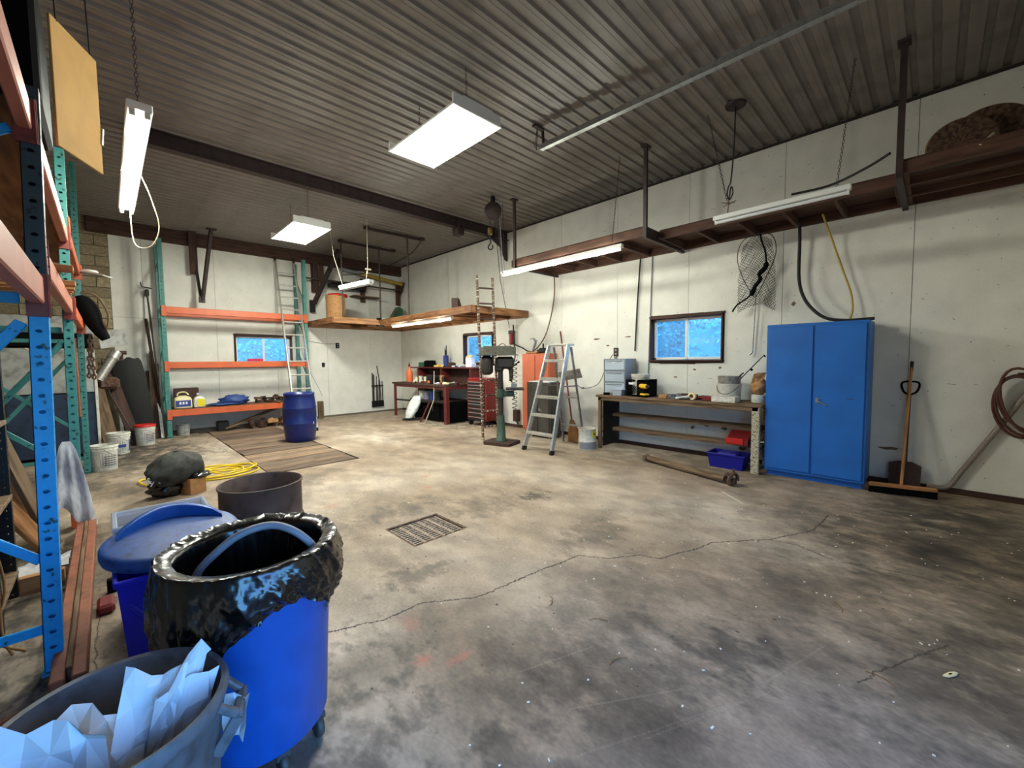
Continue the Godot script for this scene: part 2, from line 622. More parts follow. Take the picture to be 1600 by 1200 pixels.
func make_floor_texture() -> void:
	# worn concrete: broad stains, fine mottling, oil spots, cracks filled with dirt, paint marks
	var big := noise_img(512, 0.008, 101, 4)
	big.resize(FS, FS, Image.INTERPOLATE_BILINEAR)
	var mid := noise_img(1024, 0.022, 102, 5)
	mid.resize(FS, FS, Image.INTERPOLATE_BILINEAR)
	var fine := noise_img(1024, 0.17, 103, 3)
	var b := big.get_data()
	var m := mid.get_data()
	var f := fine.get_data()
	var out := PackedByteArray()
	out.resize(FS * FS * 3)
	for y in FS:
		var fy := (y & 1023) * 1024
		var row := y * FS
		for x in FS:
			var i := row + x
			var bb := b[i]
			var k := 124 + ((bb * 2 + m[i] * 2) >> 3) + ((f[fy + (x & 1023)] - 128) >> 3)
			# brownish where the broad noise is strong, greyer elsewhere
			out[i * 3] = clampi((k * 214) >> 8, 10, 255)
			out[i * 3 + 1] = clampi((k * (182 + (bb >> 4))) >> 8, 10, 255)
			out[i * 3 + 2] = clampi((k * (148 + (bb >> 3))) >> 8, 8, 255)
	var img := Image.create_from_data(FS, FS, false, Image.FORMAT_RGB8, out)
	var r := RandomNumberGenerator.new()
	r.seed = 9
	# stains with a ragged outline, near the door deepened for light falloff: [x, z, radius x, radius z, strength]
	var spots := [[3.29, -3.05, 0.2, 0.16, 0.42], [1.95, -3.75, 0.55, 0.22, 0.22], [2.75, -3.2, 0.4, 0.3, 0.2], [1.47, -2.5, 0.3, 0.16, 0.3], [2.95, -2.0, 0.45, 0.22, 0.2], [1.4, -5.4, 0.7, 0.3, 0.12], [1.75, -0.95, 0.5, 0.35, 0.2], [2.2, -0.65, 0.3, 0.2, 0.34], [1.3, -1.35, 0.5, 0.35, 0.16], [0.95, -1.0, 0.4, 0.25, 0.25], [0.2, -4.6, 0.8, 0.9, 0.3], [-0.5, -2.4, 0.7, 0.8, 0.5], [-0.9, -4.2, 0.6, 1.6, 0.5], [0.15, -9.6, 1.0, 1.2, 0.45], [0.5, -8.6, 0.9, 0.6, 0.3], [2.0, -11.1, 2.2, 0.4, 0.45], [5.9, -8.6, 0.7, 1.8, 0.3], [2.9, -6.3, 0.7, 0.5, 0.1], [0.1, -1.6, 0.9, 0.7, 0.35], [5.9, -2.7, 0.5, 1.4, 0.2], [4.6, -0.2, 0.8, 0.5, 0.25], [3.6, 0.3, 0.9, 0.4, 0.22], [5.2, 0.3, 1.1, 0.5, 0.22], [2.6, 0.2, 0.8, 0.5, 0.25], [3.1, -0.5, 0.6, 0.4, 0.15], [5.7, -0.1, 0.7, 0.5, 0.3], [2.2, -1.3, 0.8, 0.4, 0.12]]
	# ragged patches towards the door: brown dirt, plus light falloff painted into the colour
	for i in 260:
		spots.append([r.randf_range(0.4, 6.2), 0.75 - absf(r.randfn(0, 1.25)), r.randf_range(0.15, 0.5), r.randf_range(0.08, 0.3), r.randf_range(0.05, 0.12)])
	for i in 150:
		spots.append([minf(r.randf_range(-1.4, 1.4), r.randf_range(-1.0, 1.9)), r.randf_range(-11.0, -2.6), r.randf_range(0.15, 0.6), r.randf_range(0.15, 0.5), r.randf_range(0.06, 0.15)])
	for i in 26:
		spots.append([r.randf_range(0.8, 5.5), r.randf_range(-9.5, -2.5), r.randf_range(0.2, 0.7), r.randf_range(0.15, 0.5), r.randf_range(0.05, 0.12)])
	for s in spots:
		stain_and_falloff(img, s, r)
	# scattered oil drops
	for i in 260:
		var p := fpix(Vector2(r.randf_range(-0.6, 5.6), r.randf_range(-6.5, 0.7)))
		var d := r.randi_range(1, 3)
		img.fill_rect(Rect2i(int(p.x), int(p.y), d, d), Color(0.23, 0.19, 0.16))
	# red marking paint
	for q in [[1.6, -4.35, 0.16, 0.07], [1.17, -2.05, 0.06, 0.14], [1.06, -1.75, 0.05, 0.06], [1.2, -1.64, 0.12, 0.04], [2.65, -4.16, 0.07, 0.05], [2.9, -4.6, 0.08, 0.04]]:
		for k in 120:
			var p := fpix(Vector2(q[0] + r.randfn(0, 0.4) * q[2], q[1] + r.randfn(0, 0.4) * q[3]))
			blend_px(img, int(p.x), int(p.y), 3, Color(0.72, 0.4, 0.33), 0.14)
	# pale scrapes
	for q in [[4.86, -1.64, 4.6, -1.35, 6], [4.6, -1.35, 4.18, -0.78, 2], [1.9, -0.55, 1.2, -0.9, 1], [2.1, -0.45, 1.45, -0.75, 1], [1.75, -1.2, 1.35, -1.35, 1], [2.6, -0.35, 2.1, -0.5, 1], [1.3, -0.7, 1.05, -0.95, 1], [1.8, -0.75, 1.35, -1.05, 1]]:
		var n := 160
		for k in n:
			var tt := float(k) / n
			var p := fpix(Vector2(lerpf(q[0], q[2], tt), lerpf(q[1], q[3], tt)))
			blend_px(img, int(p.x + r.randf_range(-1, 1)), int(p.y), q[4], Color(0.8, 0.77, 0.7), 0.16)
	# cracks
	crack(img, r, [Vector2(0.62, -2.42), Vector2(0.79, -2.32), Vector2(1.08, -2.19), Vector2(1.33, -2.18), Vector2(1.59, -1.99), Vector2(2.15, -1.92), Vector2(2.52, -1.86), Vector2(2.63, -1.67), Vector2(2.85, -1.53), Vector2(2.89, -1.4), Vector2(3.3, -1.25), Vector2(3.44, -1.23), Vector2(3.83, -0.91), Vector2(4.31, -0.69), Vector2(4.82, -0.66)], 1.25)
	crack(img, r, [Vector2(3.83, -0.91), Vector2(3.87, -0.72), Vector2(3.76, -0.44), Vector2(3.83, -0.29), Vector2(3.87, -0.05), Vector2(3.91, 0.16), Vector2(3.92, 0.43), Vector2(3.95, 0.7)], 1.2)
	crack(img, r, [Vector2(2.4, -0.2), Vector2(2.75, -0.05), Vector2(3.05, 0.1)], 1.0)
	crack(img, r, [Vector2(0.0, -2.2), Vector2(-0.12, -2.62), Vector2(-0.1, -3.4), Vector2(0.1, -3.9), Vector2(0.6, -4.2)], 1.0)
	# saw-cut joint
	crack(img, r, [Vector2(-0.2, -3.62), Vector2(0.4, -3.68), Vector2(0.9, -3.7)], 1.6)
	img.generate_mipmaps()
	T.floor = ImageTexture.create_from_image(img)


func blend_px(img: Image, x: int, y: int, d: int, c: Color, a: float) -> void:
	for j in d:
		for i in d:
			var px := x + i
			var py := y + j
			if px >= 0 and py >= 0 and px < FS and py < FS:
				img.set_pixel(px, py, img.get_pixel(px, py).lerp(c, a))


func stain_and_falloff(img: Image, s: Array, r: RandomNumberGenerator) -> void:  # darkens a ragged patch, for real stains and painted light falloff alike
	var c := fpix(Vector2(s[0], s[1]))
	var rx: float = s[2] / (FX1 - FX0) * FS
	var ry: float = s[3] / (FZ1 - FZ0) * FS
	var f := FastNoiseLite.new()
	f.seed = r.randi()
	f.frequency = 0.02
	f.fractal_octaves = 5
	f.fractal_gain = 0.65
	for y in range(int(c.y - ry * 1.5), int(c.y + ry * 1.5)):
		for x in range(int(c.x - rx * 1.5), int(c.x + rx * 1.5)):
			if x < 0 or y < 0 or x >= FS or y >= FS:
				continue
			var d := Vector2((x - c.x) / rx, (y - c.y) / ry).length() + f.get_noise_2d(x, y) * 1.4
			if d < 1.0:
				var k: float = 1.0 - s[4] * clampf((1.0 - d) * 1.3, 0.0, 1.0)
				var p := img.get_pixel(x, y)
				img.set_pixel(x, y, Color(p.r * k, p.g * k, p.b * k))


func crack(img: Image, r: RandomNumberGenerator, pts: Array, w: float) -> void:
	for i in pts.size() - 1:
		var a := fpix(pts[i])
		var b := fpix(pts[i + 1])
		var n := int(a.distance_to(b) * 1.5) + 1
		var wob := 0.0
		for k in n:
			wob = wob * 0.92 + r.randf_range(-0.7, 0.7)
			var tt := float(k) / n
			var p := a.lerp(b, tt) + (b - a).normalized().orthogonal() * wob * sin(tt * PI)
			var d := 2 if r.randf() < w - 1.0 else 1
			blend_px(img, int(p.x), int(p.y), d, Color(0.13, 0.11, 0.09), 0.7)


func W(o: Node3D) -> G:
	# builder that takes world coordinates for a part of thing o
	var g := G.new()
	g.xf = o.transform.affine_inverse()
	g.off = Vector2(rng.randf(), rng.randf())
	return g


func N() -> G:
	var g := G.new()
	g.off = Vector2(rng.randf(), rng.randf())
	return g


func lone(called: String, g: G, m: Material, label: String, category: String, group := "") -> MeshInstance3D:
	# a thing that is one mesh, given in world coordinates; its origin goes to its base
	var lo := g.v[0]
	var hi := g.v[0]
	for p in g.v:
		lo = lo.min(p)
		hi = hi.max(p)
	var base := Vector3((lo.x + hi.x) * 0.5, lo.y, (lo.z + hi.z) * 0.5)
	for i in g.v.size():
		g.v[i] -= base
	return single(called, g, m, label, category, base, 0.0, group)


func along_wall(called: String, label: String, category: String, xfront: float, zc: float, depth: float, y := 0.0, group := "") -> Node3D:
	# thing against the right wall: local x runs towards the camera along the wall, local z into the room
	return thing(called, label, category, Vector3(xfront + depth * 0.5, y, zc), -PI / 2, group)


func area_light(o: Node3D, at: Vector3, sx: float, sz: float, energy: float, col: Color) -> void:
	# light facing down
	var l := AreaLight3D.new()
	l.name = "area_light"
	l.area_size = Vector2(sx, sz)
	l.area_normalize_energy = true
	l.light_energy = energy
	l.light_color = col
	l.shadow_enabled = true
	l.set("area_range", 40.0)
	l.position = at
	l.rotation.x = -PI / 2
	o.add_child(l, true)


func omni(o: Node3D, at: Vector3, energy: float, col: Color, size := 0.06) -> void:
	var l := OmniLight3D.new()
	l.name = "omni_light"
	l.omni_range = 40.0
	l.omni_attenuation = 2.0
	l.light_energy = energy
	l.light_color = col
	l.light_size = size
	l.shadow_enabled = true
	l.position = at
	o.add_child(l, true)


func _ready() -> void:
	rng.seed = 20
	# camera
	var cam := Camera3D.new()
	cam.name = "camera"
	add_child(cam)
	var yaw := deg_to_rad(44.385)
	var pit := deg_to_rad(3.3325)
	var rol := deg_to_rad(-0.604)
	var fw := Vector3(sin(yaw) * cos(pit), -sin(pit), -cos(yaw) * cos(pit))
	var rt := Vector3(cos(yaw), 0, sin(yaw))
	var up := rt.cross(fw)
	cam.transform = Transform3D(Basis(rt * cos(rol) + up * sin(rol), -rt * sin(rol) + up * cos(rol), -fw), Vector3(0, 1.5, 0))
	cam.fov = rad_to_deg(2.0 * atan(600.0 / 646.87))
	cam.near = 0.05
	cam.far = 200.0
	cam.current = true
	# sky and exposure
	var we := WorldEnvironment.new()
	we.name = "environment"
	var e := Environment.new()
	var sky := Sky.new()
	var sm := ProceduralSkyMaterial.new()
	sm.sky_top_color = Color(0.4, 0.63, 1.0)
	sm.sky_horizon_color = Color(0.48, 0.8, 1.0)
	sm.ground_bottom_color = Color(0.25, 0.32, 0.36)
	sm.ground_horizon_color = Color(0.4, 0.7, 0.8)
	sm.sky_energy_multiplier = 1.0
	sky.sky_material = sm
	e.background_mode = Environment.BG_SKY
	e.sky = sky
	e.background_energy_multiplier = 11.0
	e.tonemap_mode = Environment.TONE_MAPPER_LINEAR
	e.tonemap_exposure = 1.0
	e.sdfgi_enabled = true
	e.ssao_enabled = true
	e.ssil_enabled = true
	we.environment = e
	add_child(we)
	make_materials()
	build_room()
	build_lamps()
	build_racks()
	build_left_clutter()
	build_bins()
	build_back_wall()
	build_corner_shelf()
	build_work_corner()
	build_press_and_ladders()
	build_right_bench()
	build_right_end()
	build_overhead()
	build_outside()


# ------------------------------------------------------------------ room
func wall_panels(w: Node3D, u0: float, u1: float, v0: float, v1: float, seams_u: Array, seams_v: Array, holes: Array, mk: Callable, m: Material) -> void:
	# one child per sheet, cut out round the holes [u0, u1, v0, v1]
	var us := [u0] + seams_u + [u1]
	var vs := [v0] + seams_v + [v1]
	for i in us.size() - 1:
		for j in vs.size() - 1:
			var a: float = us[i] + 0.0025
			var b: float = us[i + 1] - 0.0025
			var c: float = vs[j] + 0.0025
			var d: float = vs[j + 1] - 0.0025
			var rects := [[a, b, c, d]]
			for h in holes:
				var nxt := []
				for r in rects:
					if h[0] >= r[1] or h[1] <= r[0] or h[2] >= r[3] or h[3] <= r[2]:
						nxt.append(r)
						continue
					var ha: float = maxf(h[0], r[0])
					var hb: float = minf(h[1], r[1])
					if r[0] < ha:
						nxt.append([r[0], ha, r[2], r[3]])
					if hb < r[1]:
						nxt.append([hb, r[1], r[2], r[3]])
					if r[2] < h[2]:
						nxt.append([ha, hb, r[2], h[2]])
					if h[3] < r[3]:
						nxt.append([ha, hb, h[3], r[3]])
				rects = nxt
			var g := G.new()
			for r in rects:
				mk.call(g, r)
			if g.v.size():
				part("panel", g, m, w)


func build_room() -> void:
	# --- floor with a planked pit and a drain
	var fl := struct("floor")
	var g := G.new()
	var xs := [XL - 0.2, 1.5, 1.71, 2.25, 2.75, XR + 0.2]
	var zs := [ZB - 0.2, -11.05, -6.2, -3.39, -2.89, ZF + 4.0]
	for i in xs.size() - 1:
		for j in zs.size() - 1:
			var inpit: bool = xs[i] >= 1.5 and xs[i + 1] <= 2.75 and zs[j] >= -11.05 and zs[j + 1] <= -6.2
			var ingrate: bool = xs[i] >= 1.71 and xs[i + 1] <= 2.25 and zs[j] >= -3.39 and zs[j + 1] <= -2.89
			if inpit or ingrate:
				continue
			var q := [V(xs[i], 0, zs[j]), V(xs[i], 0, zs[j + 1]), V(xs[i + 1], 0, zs[j + 1]), V(xs[i + 1], 0, zs[j])]
			for k in [0, 2, 1, 0, 3, 2]:
				g.add(q[k], Vector3.UP, Vector2((q[k].x - FX0) / (FX1 - FX0), (q[k].z - FZ0) / (FZ1 - FZ0)))
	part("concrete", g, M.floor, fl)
	g = G.new()
	g.box(V(2.45, -0.5, -3.8), V(8.6, 0.2, 15.8))
	for h in [[1.5, 2.75, -11.05, -6.2], [1.71, 2.25, -3.39, -2.89]]:
		g.box(V(h[0] - 0.05, -0.2, (h[2] + h[3]) * 0.5), V(0.1, 0.39, h[3] - h[2] + 0.2))
		g.box(V(h[1] + 0.05, -0.2, (h[2] + h[3]) * 0.5), V(0.1, 0.39, h[3] - h[2] + 0.2))
		g.box(V((h[0] + h[1]) * 0.5, -0.2, h[2] - 0.05), V(h[1] - h[0] + 0.2, 0.39, 0.1))
		g.box(V((h[0] + h[1]) * 0.5, -0.2, h[3] + 0.05), V(h[1] - h[0] + 0.2, 0.39, 0.1))
	part("slab", g, M.pit_dark, fl)
	var z := -11.03
	var k := 0
	while z < -6.3:
		var w: float = [0.24, 0.29, 0.2, 0.26, 0.3, 0.22][k % 6]
		if z + w > -6.21:
			w = -6.21 - z
		var gp := N()
		var lift := rng.randf_range(-0.006, 0.006)
		gp.box(V(2.125 + rng.randf_range(-0.01, 0.01), -0.022 + lift, z + w * 0.5), V(1.23 - rng.randf_range(0, 0.03), 0.044, w - 0.014), 0.004)
		part("plank", gp, M["plank%d" % [0, 2, 1, 0, 3, 1, 2][k % 7]], fl)
		z += w
		k += 1
	# --- right wall
	var wr := struct("wall_right")
	var win_r := [[-3.33, -2.19, 1.45, 2.16], [-8.36, -7.25, 1.42, 2.14]]
	var mkr := func(gg: G, r: Array) -> void:
		gg.box(V(XR + 0.006, (r[2] + r[3]) * 0.5, (r[0] + r[1]) * 0.5), V(0.012, r[3] - r[2], r[1] - r[0]))
	wall_panels(wr, ZB, ZF, 0.06, H + 0.02, [-10.21, -8.96, -7.71, -6.46, -5.21, -3.96, -2.71, -1.46, -0.21], [], win_r, mkr, M.white_panel)
	g = G.new()
	g.box(V(XR + 0.1, 0.7, -5.3), V(0.16, 1.44, 12.9))
	g.box(V(XR + 0.1, 3.4, -5.3), V(0.16, 2.48, 12.9))
	g.box(V(XR + 0.1, 1.8, -10.05), V(0.16, 0.8, 3.38))
	g.box(V(XR + 0.1, 1.8, -5.29), V(0.16, 0.8, 3.92))
	g.box(V(XR + 0.1, 1.8, -0.4), V(0.16, 0.8, 3.58))
	part("framing", g, M.seam, wr)
	g = N()
	g.box(V(XR - 0.004, 0.03, -5.3), V(0.03, 0.06, 12.3), 0.004)
	part("sill_plate", g, M.dark_wood, wr)
	var gr := RandomNumberGenerator.new()
	gr.seed = 12
	for q in [[-4.4, 1.87, 0.1, 0.02], [-4.15, 1.74, 0.05, 0.015], [-3.75, 1.88, 0.07, 0.016], [-5.05, 1.72, 0.06, 0.02], [-2.23, 1.35, 0.03, 0.02], [-1.76, 1.22, 0.03, 0.02], [-0.34, 0.42, 0.12, 0.02], [-1.33, 2.2, 0.03, 0.03], [-2.6, 1.32, 0.03, 0.015], [-2.9, 1.2, 0.04, 0.012], [-2.15, 0.45, 0.06, 0.03], [-2.4, 0.47, 0.05, 0.025], [-2.62, 0.42, 0.04, 0.03], [-1.9, 0.2, 0.07, 0.04], [-4.7, 0.95, 0.05, 0.02]]:
		var gg := G.new()
		var poly := PackedVector2Array()
		for kk in 9:
			var a := TAU * kk / 9
			poly.append(Vector2(cos(a) * q[2] * gr.randf_range(0.5, 1.0), sin(a) * q[3] * gr.randf_range(0.5, 1.2)))
		gg.at(V(XR - 0.0004, q[1], q[0]), Basis(Vector3.UP, -PI / 2))
		gg.prism(poly, -0.001, 0.0008)
		part("gouge", gg, M.lumber_old, wr)
	# --- back wall
	var wb := struct("wall_back")
	var win_b := [[2.17, 3.4, 1.46, 2.15]]
	var mkb := func(gg: G, r: Array) -> void:
		gg.box(V((r[0] + r[1]) * 0.5, (r[2] + r[3]) * 0.5, ZB - 0.006), V(r[1] - r[0], r[3] - r[2], 0.012))
	wall_panels(wb, 0.14, XR, 0.05, 4.06, [0.62, 1.84, 3.06, 4.28, 5.5], [2.44], win_b, mkb, M.white_panel)
	g = G.new()
	g.box(V(2.45, 0.7, ZB - 0.1), V(8.3, 1.44, 0.16))
	g.box(V(2.45, 3.4, ZB - 0.1), V(8.3, 2.48, 0.16))
	g.box(V(0.2, 1.8, ZB - 0.1), V(3.9, 0.8, 0.16))
	g.box(V(5.0, 1.8, ZB - 0.1), V(3.18, 0.8, 0.16))
	part("framing", g, M.mortar, wb)
	# concrete blocks left bare at the end of the back wall
	var meshes := []
	for w in [0.392, 0.19]:
		var gb := N()
		gb.box(Vector3.ZERO, V(w, 0.192, 0.06), 0.006)
		meshes.append(gb.mesh())
	for row in 22:
		var y := 0.1 + row * 0.2
		var x := 0.135
		var first := row % 2 == 1
		while x > XL:
			var half := first
			first = false
			var w := 0.19 if half else 0.392
			var o := part("block", meshes[1 if half else 0], [M.block_a, M.block_b, M.block_c][rng.randi() % 3], wb)
			o.position = V(x - w * 0.5, y, ZB - 0.012 + rng.randf_range(-0.003, 0.003))
			x -= w + 0.008
	# --- left and front walls, behind the racks and behind the camera
	var wl := struct("wall_left")
	g = G.new()
	g.box(V(XL - 0.1, H * 0.5, -5.3), V(0.2, H + 0.3, 12.9))
	part("blockwork", g, M.block_b, wl)
	var wf := struct("wall_front")
	g = G.new()
	g.box(V(-1.3, H * 0.5, ZF + 0.1), V(1.0, H + 0.3, 0.2))
	g.box(V(4.2, H * 0.5, ZF + 0.1), V(5.0, H + 0.3, 0.2))
	g.box(V(0.45, 3.24, ZF + 0.1), V(2.5, 2.32, 0.2))
	part("framed_wall", g, M.white_panel, wf)
	# --- ceiling of ribbed metal sheets
	var ce := struct("ceiling")
	g = G.new()
	g.long = 0
	var pz := ZB - 0.1
	while pz < ZF + 0.1:
		var pr := [[0.0, 0.0], [0.092, 0.0], [0.104, 0.022], [0.148, 0.022], [0.16, 0.0]]
		for i in 4:
			var a := V(XL - 0.1, H + pr[i][1], pz + pr[i][0])
			var b := V(XL - 0.1, H + pr[i + 1][1], pz + pr[i + 1][0])
			var dx := V(8.3, 0, 0)
			g.quad(a, a + dx, b + dx, b)
		# stiffening bead in the flat
		g.box(V(2.45, H + 0.001, pz + 0.046), V(8.2, 0.006, 0.01))
		pz += 0.16
	part("ribbed_sheet", g, M.ceiling_metal, ce)
	g = G.new()
	g.box(V(2.45, H + 0.14, -5.3), V(8.5, 0.18, 12.9))
	part("deck", g, M.seam, ce)
	# dark angle where ceiling meets the right wall
	var tr := struct("trim_1")
	g = N()
	g.box(V(XR - 0.012, H - 0.012, -5.3), V(0.022, 0.03, 12.3), 0.003)
	part("angle", g, M.seam, tr)
	# header along the back wall
	var tr2 := struct("trim_2")
	g = N()
	g.box(V((XR - 0.0 + 0.0) * 0.5, 4.185, ZB + 0.05), V(XR + 0.3, 0.28, 0.1), 0.006)
	part("header_beam", g, M.dark_wood, tr2)
	# --- windows
	window("window_1", V(XR, 1.45, -2.76), -PI / 2, 1.14, 0.71, true)
	window("window_2", V(XR, 1.42, -7.805), -PI / 2, 1.11, 0.72, true)
	window("window_3", V(2.785, 1.46, ZB), 0.0, 1.23, 0.69, false)
	# --- drain grate
	var gt := thing("drain_grate", "rusty slotted steel drain grate set in the concrete floor", "grate", V(1.98, -0.03, -3.14))
	g = N()
	var hw := 0.27
	var hd := 0.25
	for s in [-1, 1]:
		g.box(V(s * (hw - 0.012), 0.012, 0), V(0.022, 0.034, hd * 2), 0.002)
		g.box(V(0, 0.012, s * (hd - 0.012)), V(hw * 2, 0.034, 0.022), 0.002)
	part("frame", g, M.rusty, gt)
	g = N()
	var cols := 5
	var rows := 12
	for c in cols + 1:
		g.box(V(-0.235 + c * 0.094, 0.008, 0), V(0.03 if c > 0 and c < cols else 0.02, 0.02, 0.45), 0.002)
	part("rib", g, M.grate, gt)
	for rr in rows + 1:
		g = N()
		g.box(V(0, 0.007, -0.22 + rr * 0.44 / rows), V(0.47, 0.018, 0.018), 0.002)
		part("bar", g, M.grate, gt)


func window(called: String, at: Vector3, turn: float, w: float, h: float, rough: bool) -> void:
	var o := struct(called)
	o.position = at
	o.rotation.y = turn
	var hw := w * 0.5
	var tm: Material = M.dark_wood
	for s in [-1, 1]:
		var g := N()
		g.box(V(s * (hw - 0.012), h * 0.5, -0.06), V(0.024, h, 0.2), 0.003)
		part("jamb", g, tm, o)
		g = N()
		g.box(V(s * (hw + 0.004), h * 0.5, 0.003), V(0.02, h + 0.04, 0.012), 0.003)
		part("casing", g, tm, o)
	var g2 := N()
	g2.box(V(0, h - 0.012, -0.06), V(w, 0.024, 0.2), 0.003)
	g2.box(V(0, h + 0.012, 0.006), V(w + 0.05, 0.03, 0.02), 0.004)
	g2.bar(V(-hw, h + 0.03, 0.006), V(hw * 0.5, h + 0.022, 0.006), 0.014, 0.016, 0.003)
	part("head", g2, tm, o)
	g2 = N()
	g2.box(V(0, 0.012, -0.05), V(w, 0.024, 0.22), 0.003)
	if rough:
		g2.bar(V(-hw * 0.7, -0.018, 0.008), V(hw, -0.005, 0.008), 0.02, 0.04, 0.004)
		g2.bar(V(-hw, -0.01, 0.005), V(hw * 0.3, -0.03, 0.005), 0.014, 0.03, 0.004)
	part("sill", g2, tm, o)
	# vinyl sashes
	g2 = N()
	for s in [-1, 1]:
		g2.box(V(s * (hw - 0.045), h * 0.5, -0.1), V(0.04, h - 0.05, 0.05), 0.004)
	g2.box(V(0, 0.045, -0.1), V(w - 0.06, 0.04, 0.05), 0.004)
	g2.box(V(0, h - 0.045, -0.1), V(w - 0.06, 0.04, 0.05), 0.004)
	g2.box(V(0.0, h * 0.5, -0.09), V(0.045, h - 0.06, 0.05), 0.004)
	part("sash", g2, M.fixture, o)
	for s in [-1, 1]:
		g2 = N()
		g2.box(V(s * (hw * 0.5 - 0.02), h * 0.5, -0.1 + s * 0.006), V(hw - 0.06, h - 0.08, 0.005))
		part("pane", g2, M.screen_glass if s < 0 and rough else M.glass, o)


# ------------------------------------------------------------------ lamps
const WARM := Color(0.985, 1.0, 0.945)


func chain(g: G, a: Vector3, b: Vector3, link := 0.03, r := 0.0025) -> void:
	var n := maxi(2, int(a.distance_to(b) / link))
	var d := (b - a).normalized()
	var s := d.cross(Vector3.RIGHT if absf(d.x) < 0.8 else Vector3.UP).normalized()
	var u := d.cross(s)
	for i in n:
		var c := a.lerp(b, (i + 0.5) / n)
		var w := s if i % 2 == 0 else u
		var pts := []
		for k in 8:
			var t := TAU * k / 8
			pts.append(c + d * cos(t) * link * 0.62 + w * sin(t) * link * 0.3)
		g.tube(pts, r, 4, true)


func bay_light(label: String, at: Vector3, w: float, l: float, energy: float) -> void:
	# open fluorescent high-bay, long side along z
	var o := thing("high_bay_light", label, "ceiling light", at)
	var g := N()
	# folded steel pan: top and flared sides
	g.box(V(0, 0.095, 0), V(w * 0.62, 0.02, l), 0.004)
	for s in [-1, 1]:
		g.quad(V(s * w * 0.31, 0.1, -l / 2), V(s * w * 0.5, 0.0, -l / 2), V(s * w * 0.5, 0.0, l / 2), V(s * w * 0.31, 0.1, l / 2))
		g.quad(V(s * w * 0.31, 0.1, l / 2), V(s * w * 0.5, 0.0, l / 2), V(s * w * 0.5, 0.0, -l / 2), V(s * w * 0.31, 0.1, -l / 2))
		g.box(V(s * w * 0.5, -0.008, 0), V(0.012, 0.02, l), 0.002)
	part("housing", g, M.fixture, o)
	for s in [-1, 1]:
		g = N()
		g.box(V(0, 0.04, s * (l * 0.5 - 0.015)), V(w, 0.11, 0.03), 0.006)
		part("end_cap", g, M.fixture, o)
	for k in 8:
		g = N()
		g.tube([V(-w * 0.42 + k * w * 0.12, 0.025, -l * 0.5 + 0.05), V(-w * 0.42 + k * w * 0.12, 0.025, l * 0.5 - 0.05)], 0.013, 8)
		part("fluorescent_tube", g, M.tube_lit, o)
		for s in [-1, 1]:
			g = N()
			g.box(V(-w * 0.42 + k * w * 0.12, 0.025, s * (l * 0.5 - 0.04)), V(0.022, 0.04, 0.02), 0.003)
			part("socket", g, M.white_paint, o)
	for s in [-1, 1]:
		g = N()
		chain(g, V(0, 0.1, s * l * 0.35), V(0, H - at.y, s * l * 0.35))
		part("chain", g, M.steel_rod, o)
	area_light(o, V(0, -0.025, 0), w * 0.95, l * 0.95, energy * 0.72, WARM)
	for s in [-1, 1]:
		omni(o, V(0, -0.05, s * l * 0.25), energy * 0.11, WARM, 0.08)


func strip_light(label: String, at: Vector3, l: float, tubes: int, double: bool, lit: bool, energy: float, up: Array, turn := 0.0, tilt := 0.0) -> Node3D:
	# bare fluorescent strip, long side along local z; up: ceiling points for chains in local z
	var o := thing("strip_light", label, "strip light", at, turn)
	o.rotation.x = tilt
	var w := 0.07 if tubes == 1 else 0.13
	var g := N()
	g.box(V(0, 0.055, 0), V(w, 0.05, l), 0.005)
	part("channel", g, M.fixture, o)
	var runs := 2 if double else 1
	for i in tubes:
		for r in runs:
			var x := 0.0 if tubes == 1 else (i - 0.5) * 0.075
			var seg := l / runs
			var z0 := -l * 0.5 + r * seg + 0.03
			g = N()
			g.tube([V(x, 0.008, z0), V(x, 0.008, z0 + seg - 0.06)], 0.017, 10)
			part("fluorescent_tube", g, M.tube_lit if lit else M.tube_off, o)
			for zz in [z0 - 0.008, z0 + seg - 0.052]:
				g = N()
				g.box(V(x, 0.015, zz), V(0.03, 0.05, 0.018), 0.003)
				part("socket", g, M.white_paint if lit else M.fixture, o)
	for q in up:
		g = N()
		chain(g, V(0, 0.08, q[0]), V(q[1], H - at.y, q[2]))
		part("chain", g, M.steel_rod, o)
	if lit:
		var n := 3 if double else 2
		for i in n:
			omni(o, V(0, -0.035, (i - (n - 1) * 0.5) * l / n), energy / n, WARM, 0.05)
	return o


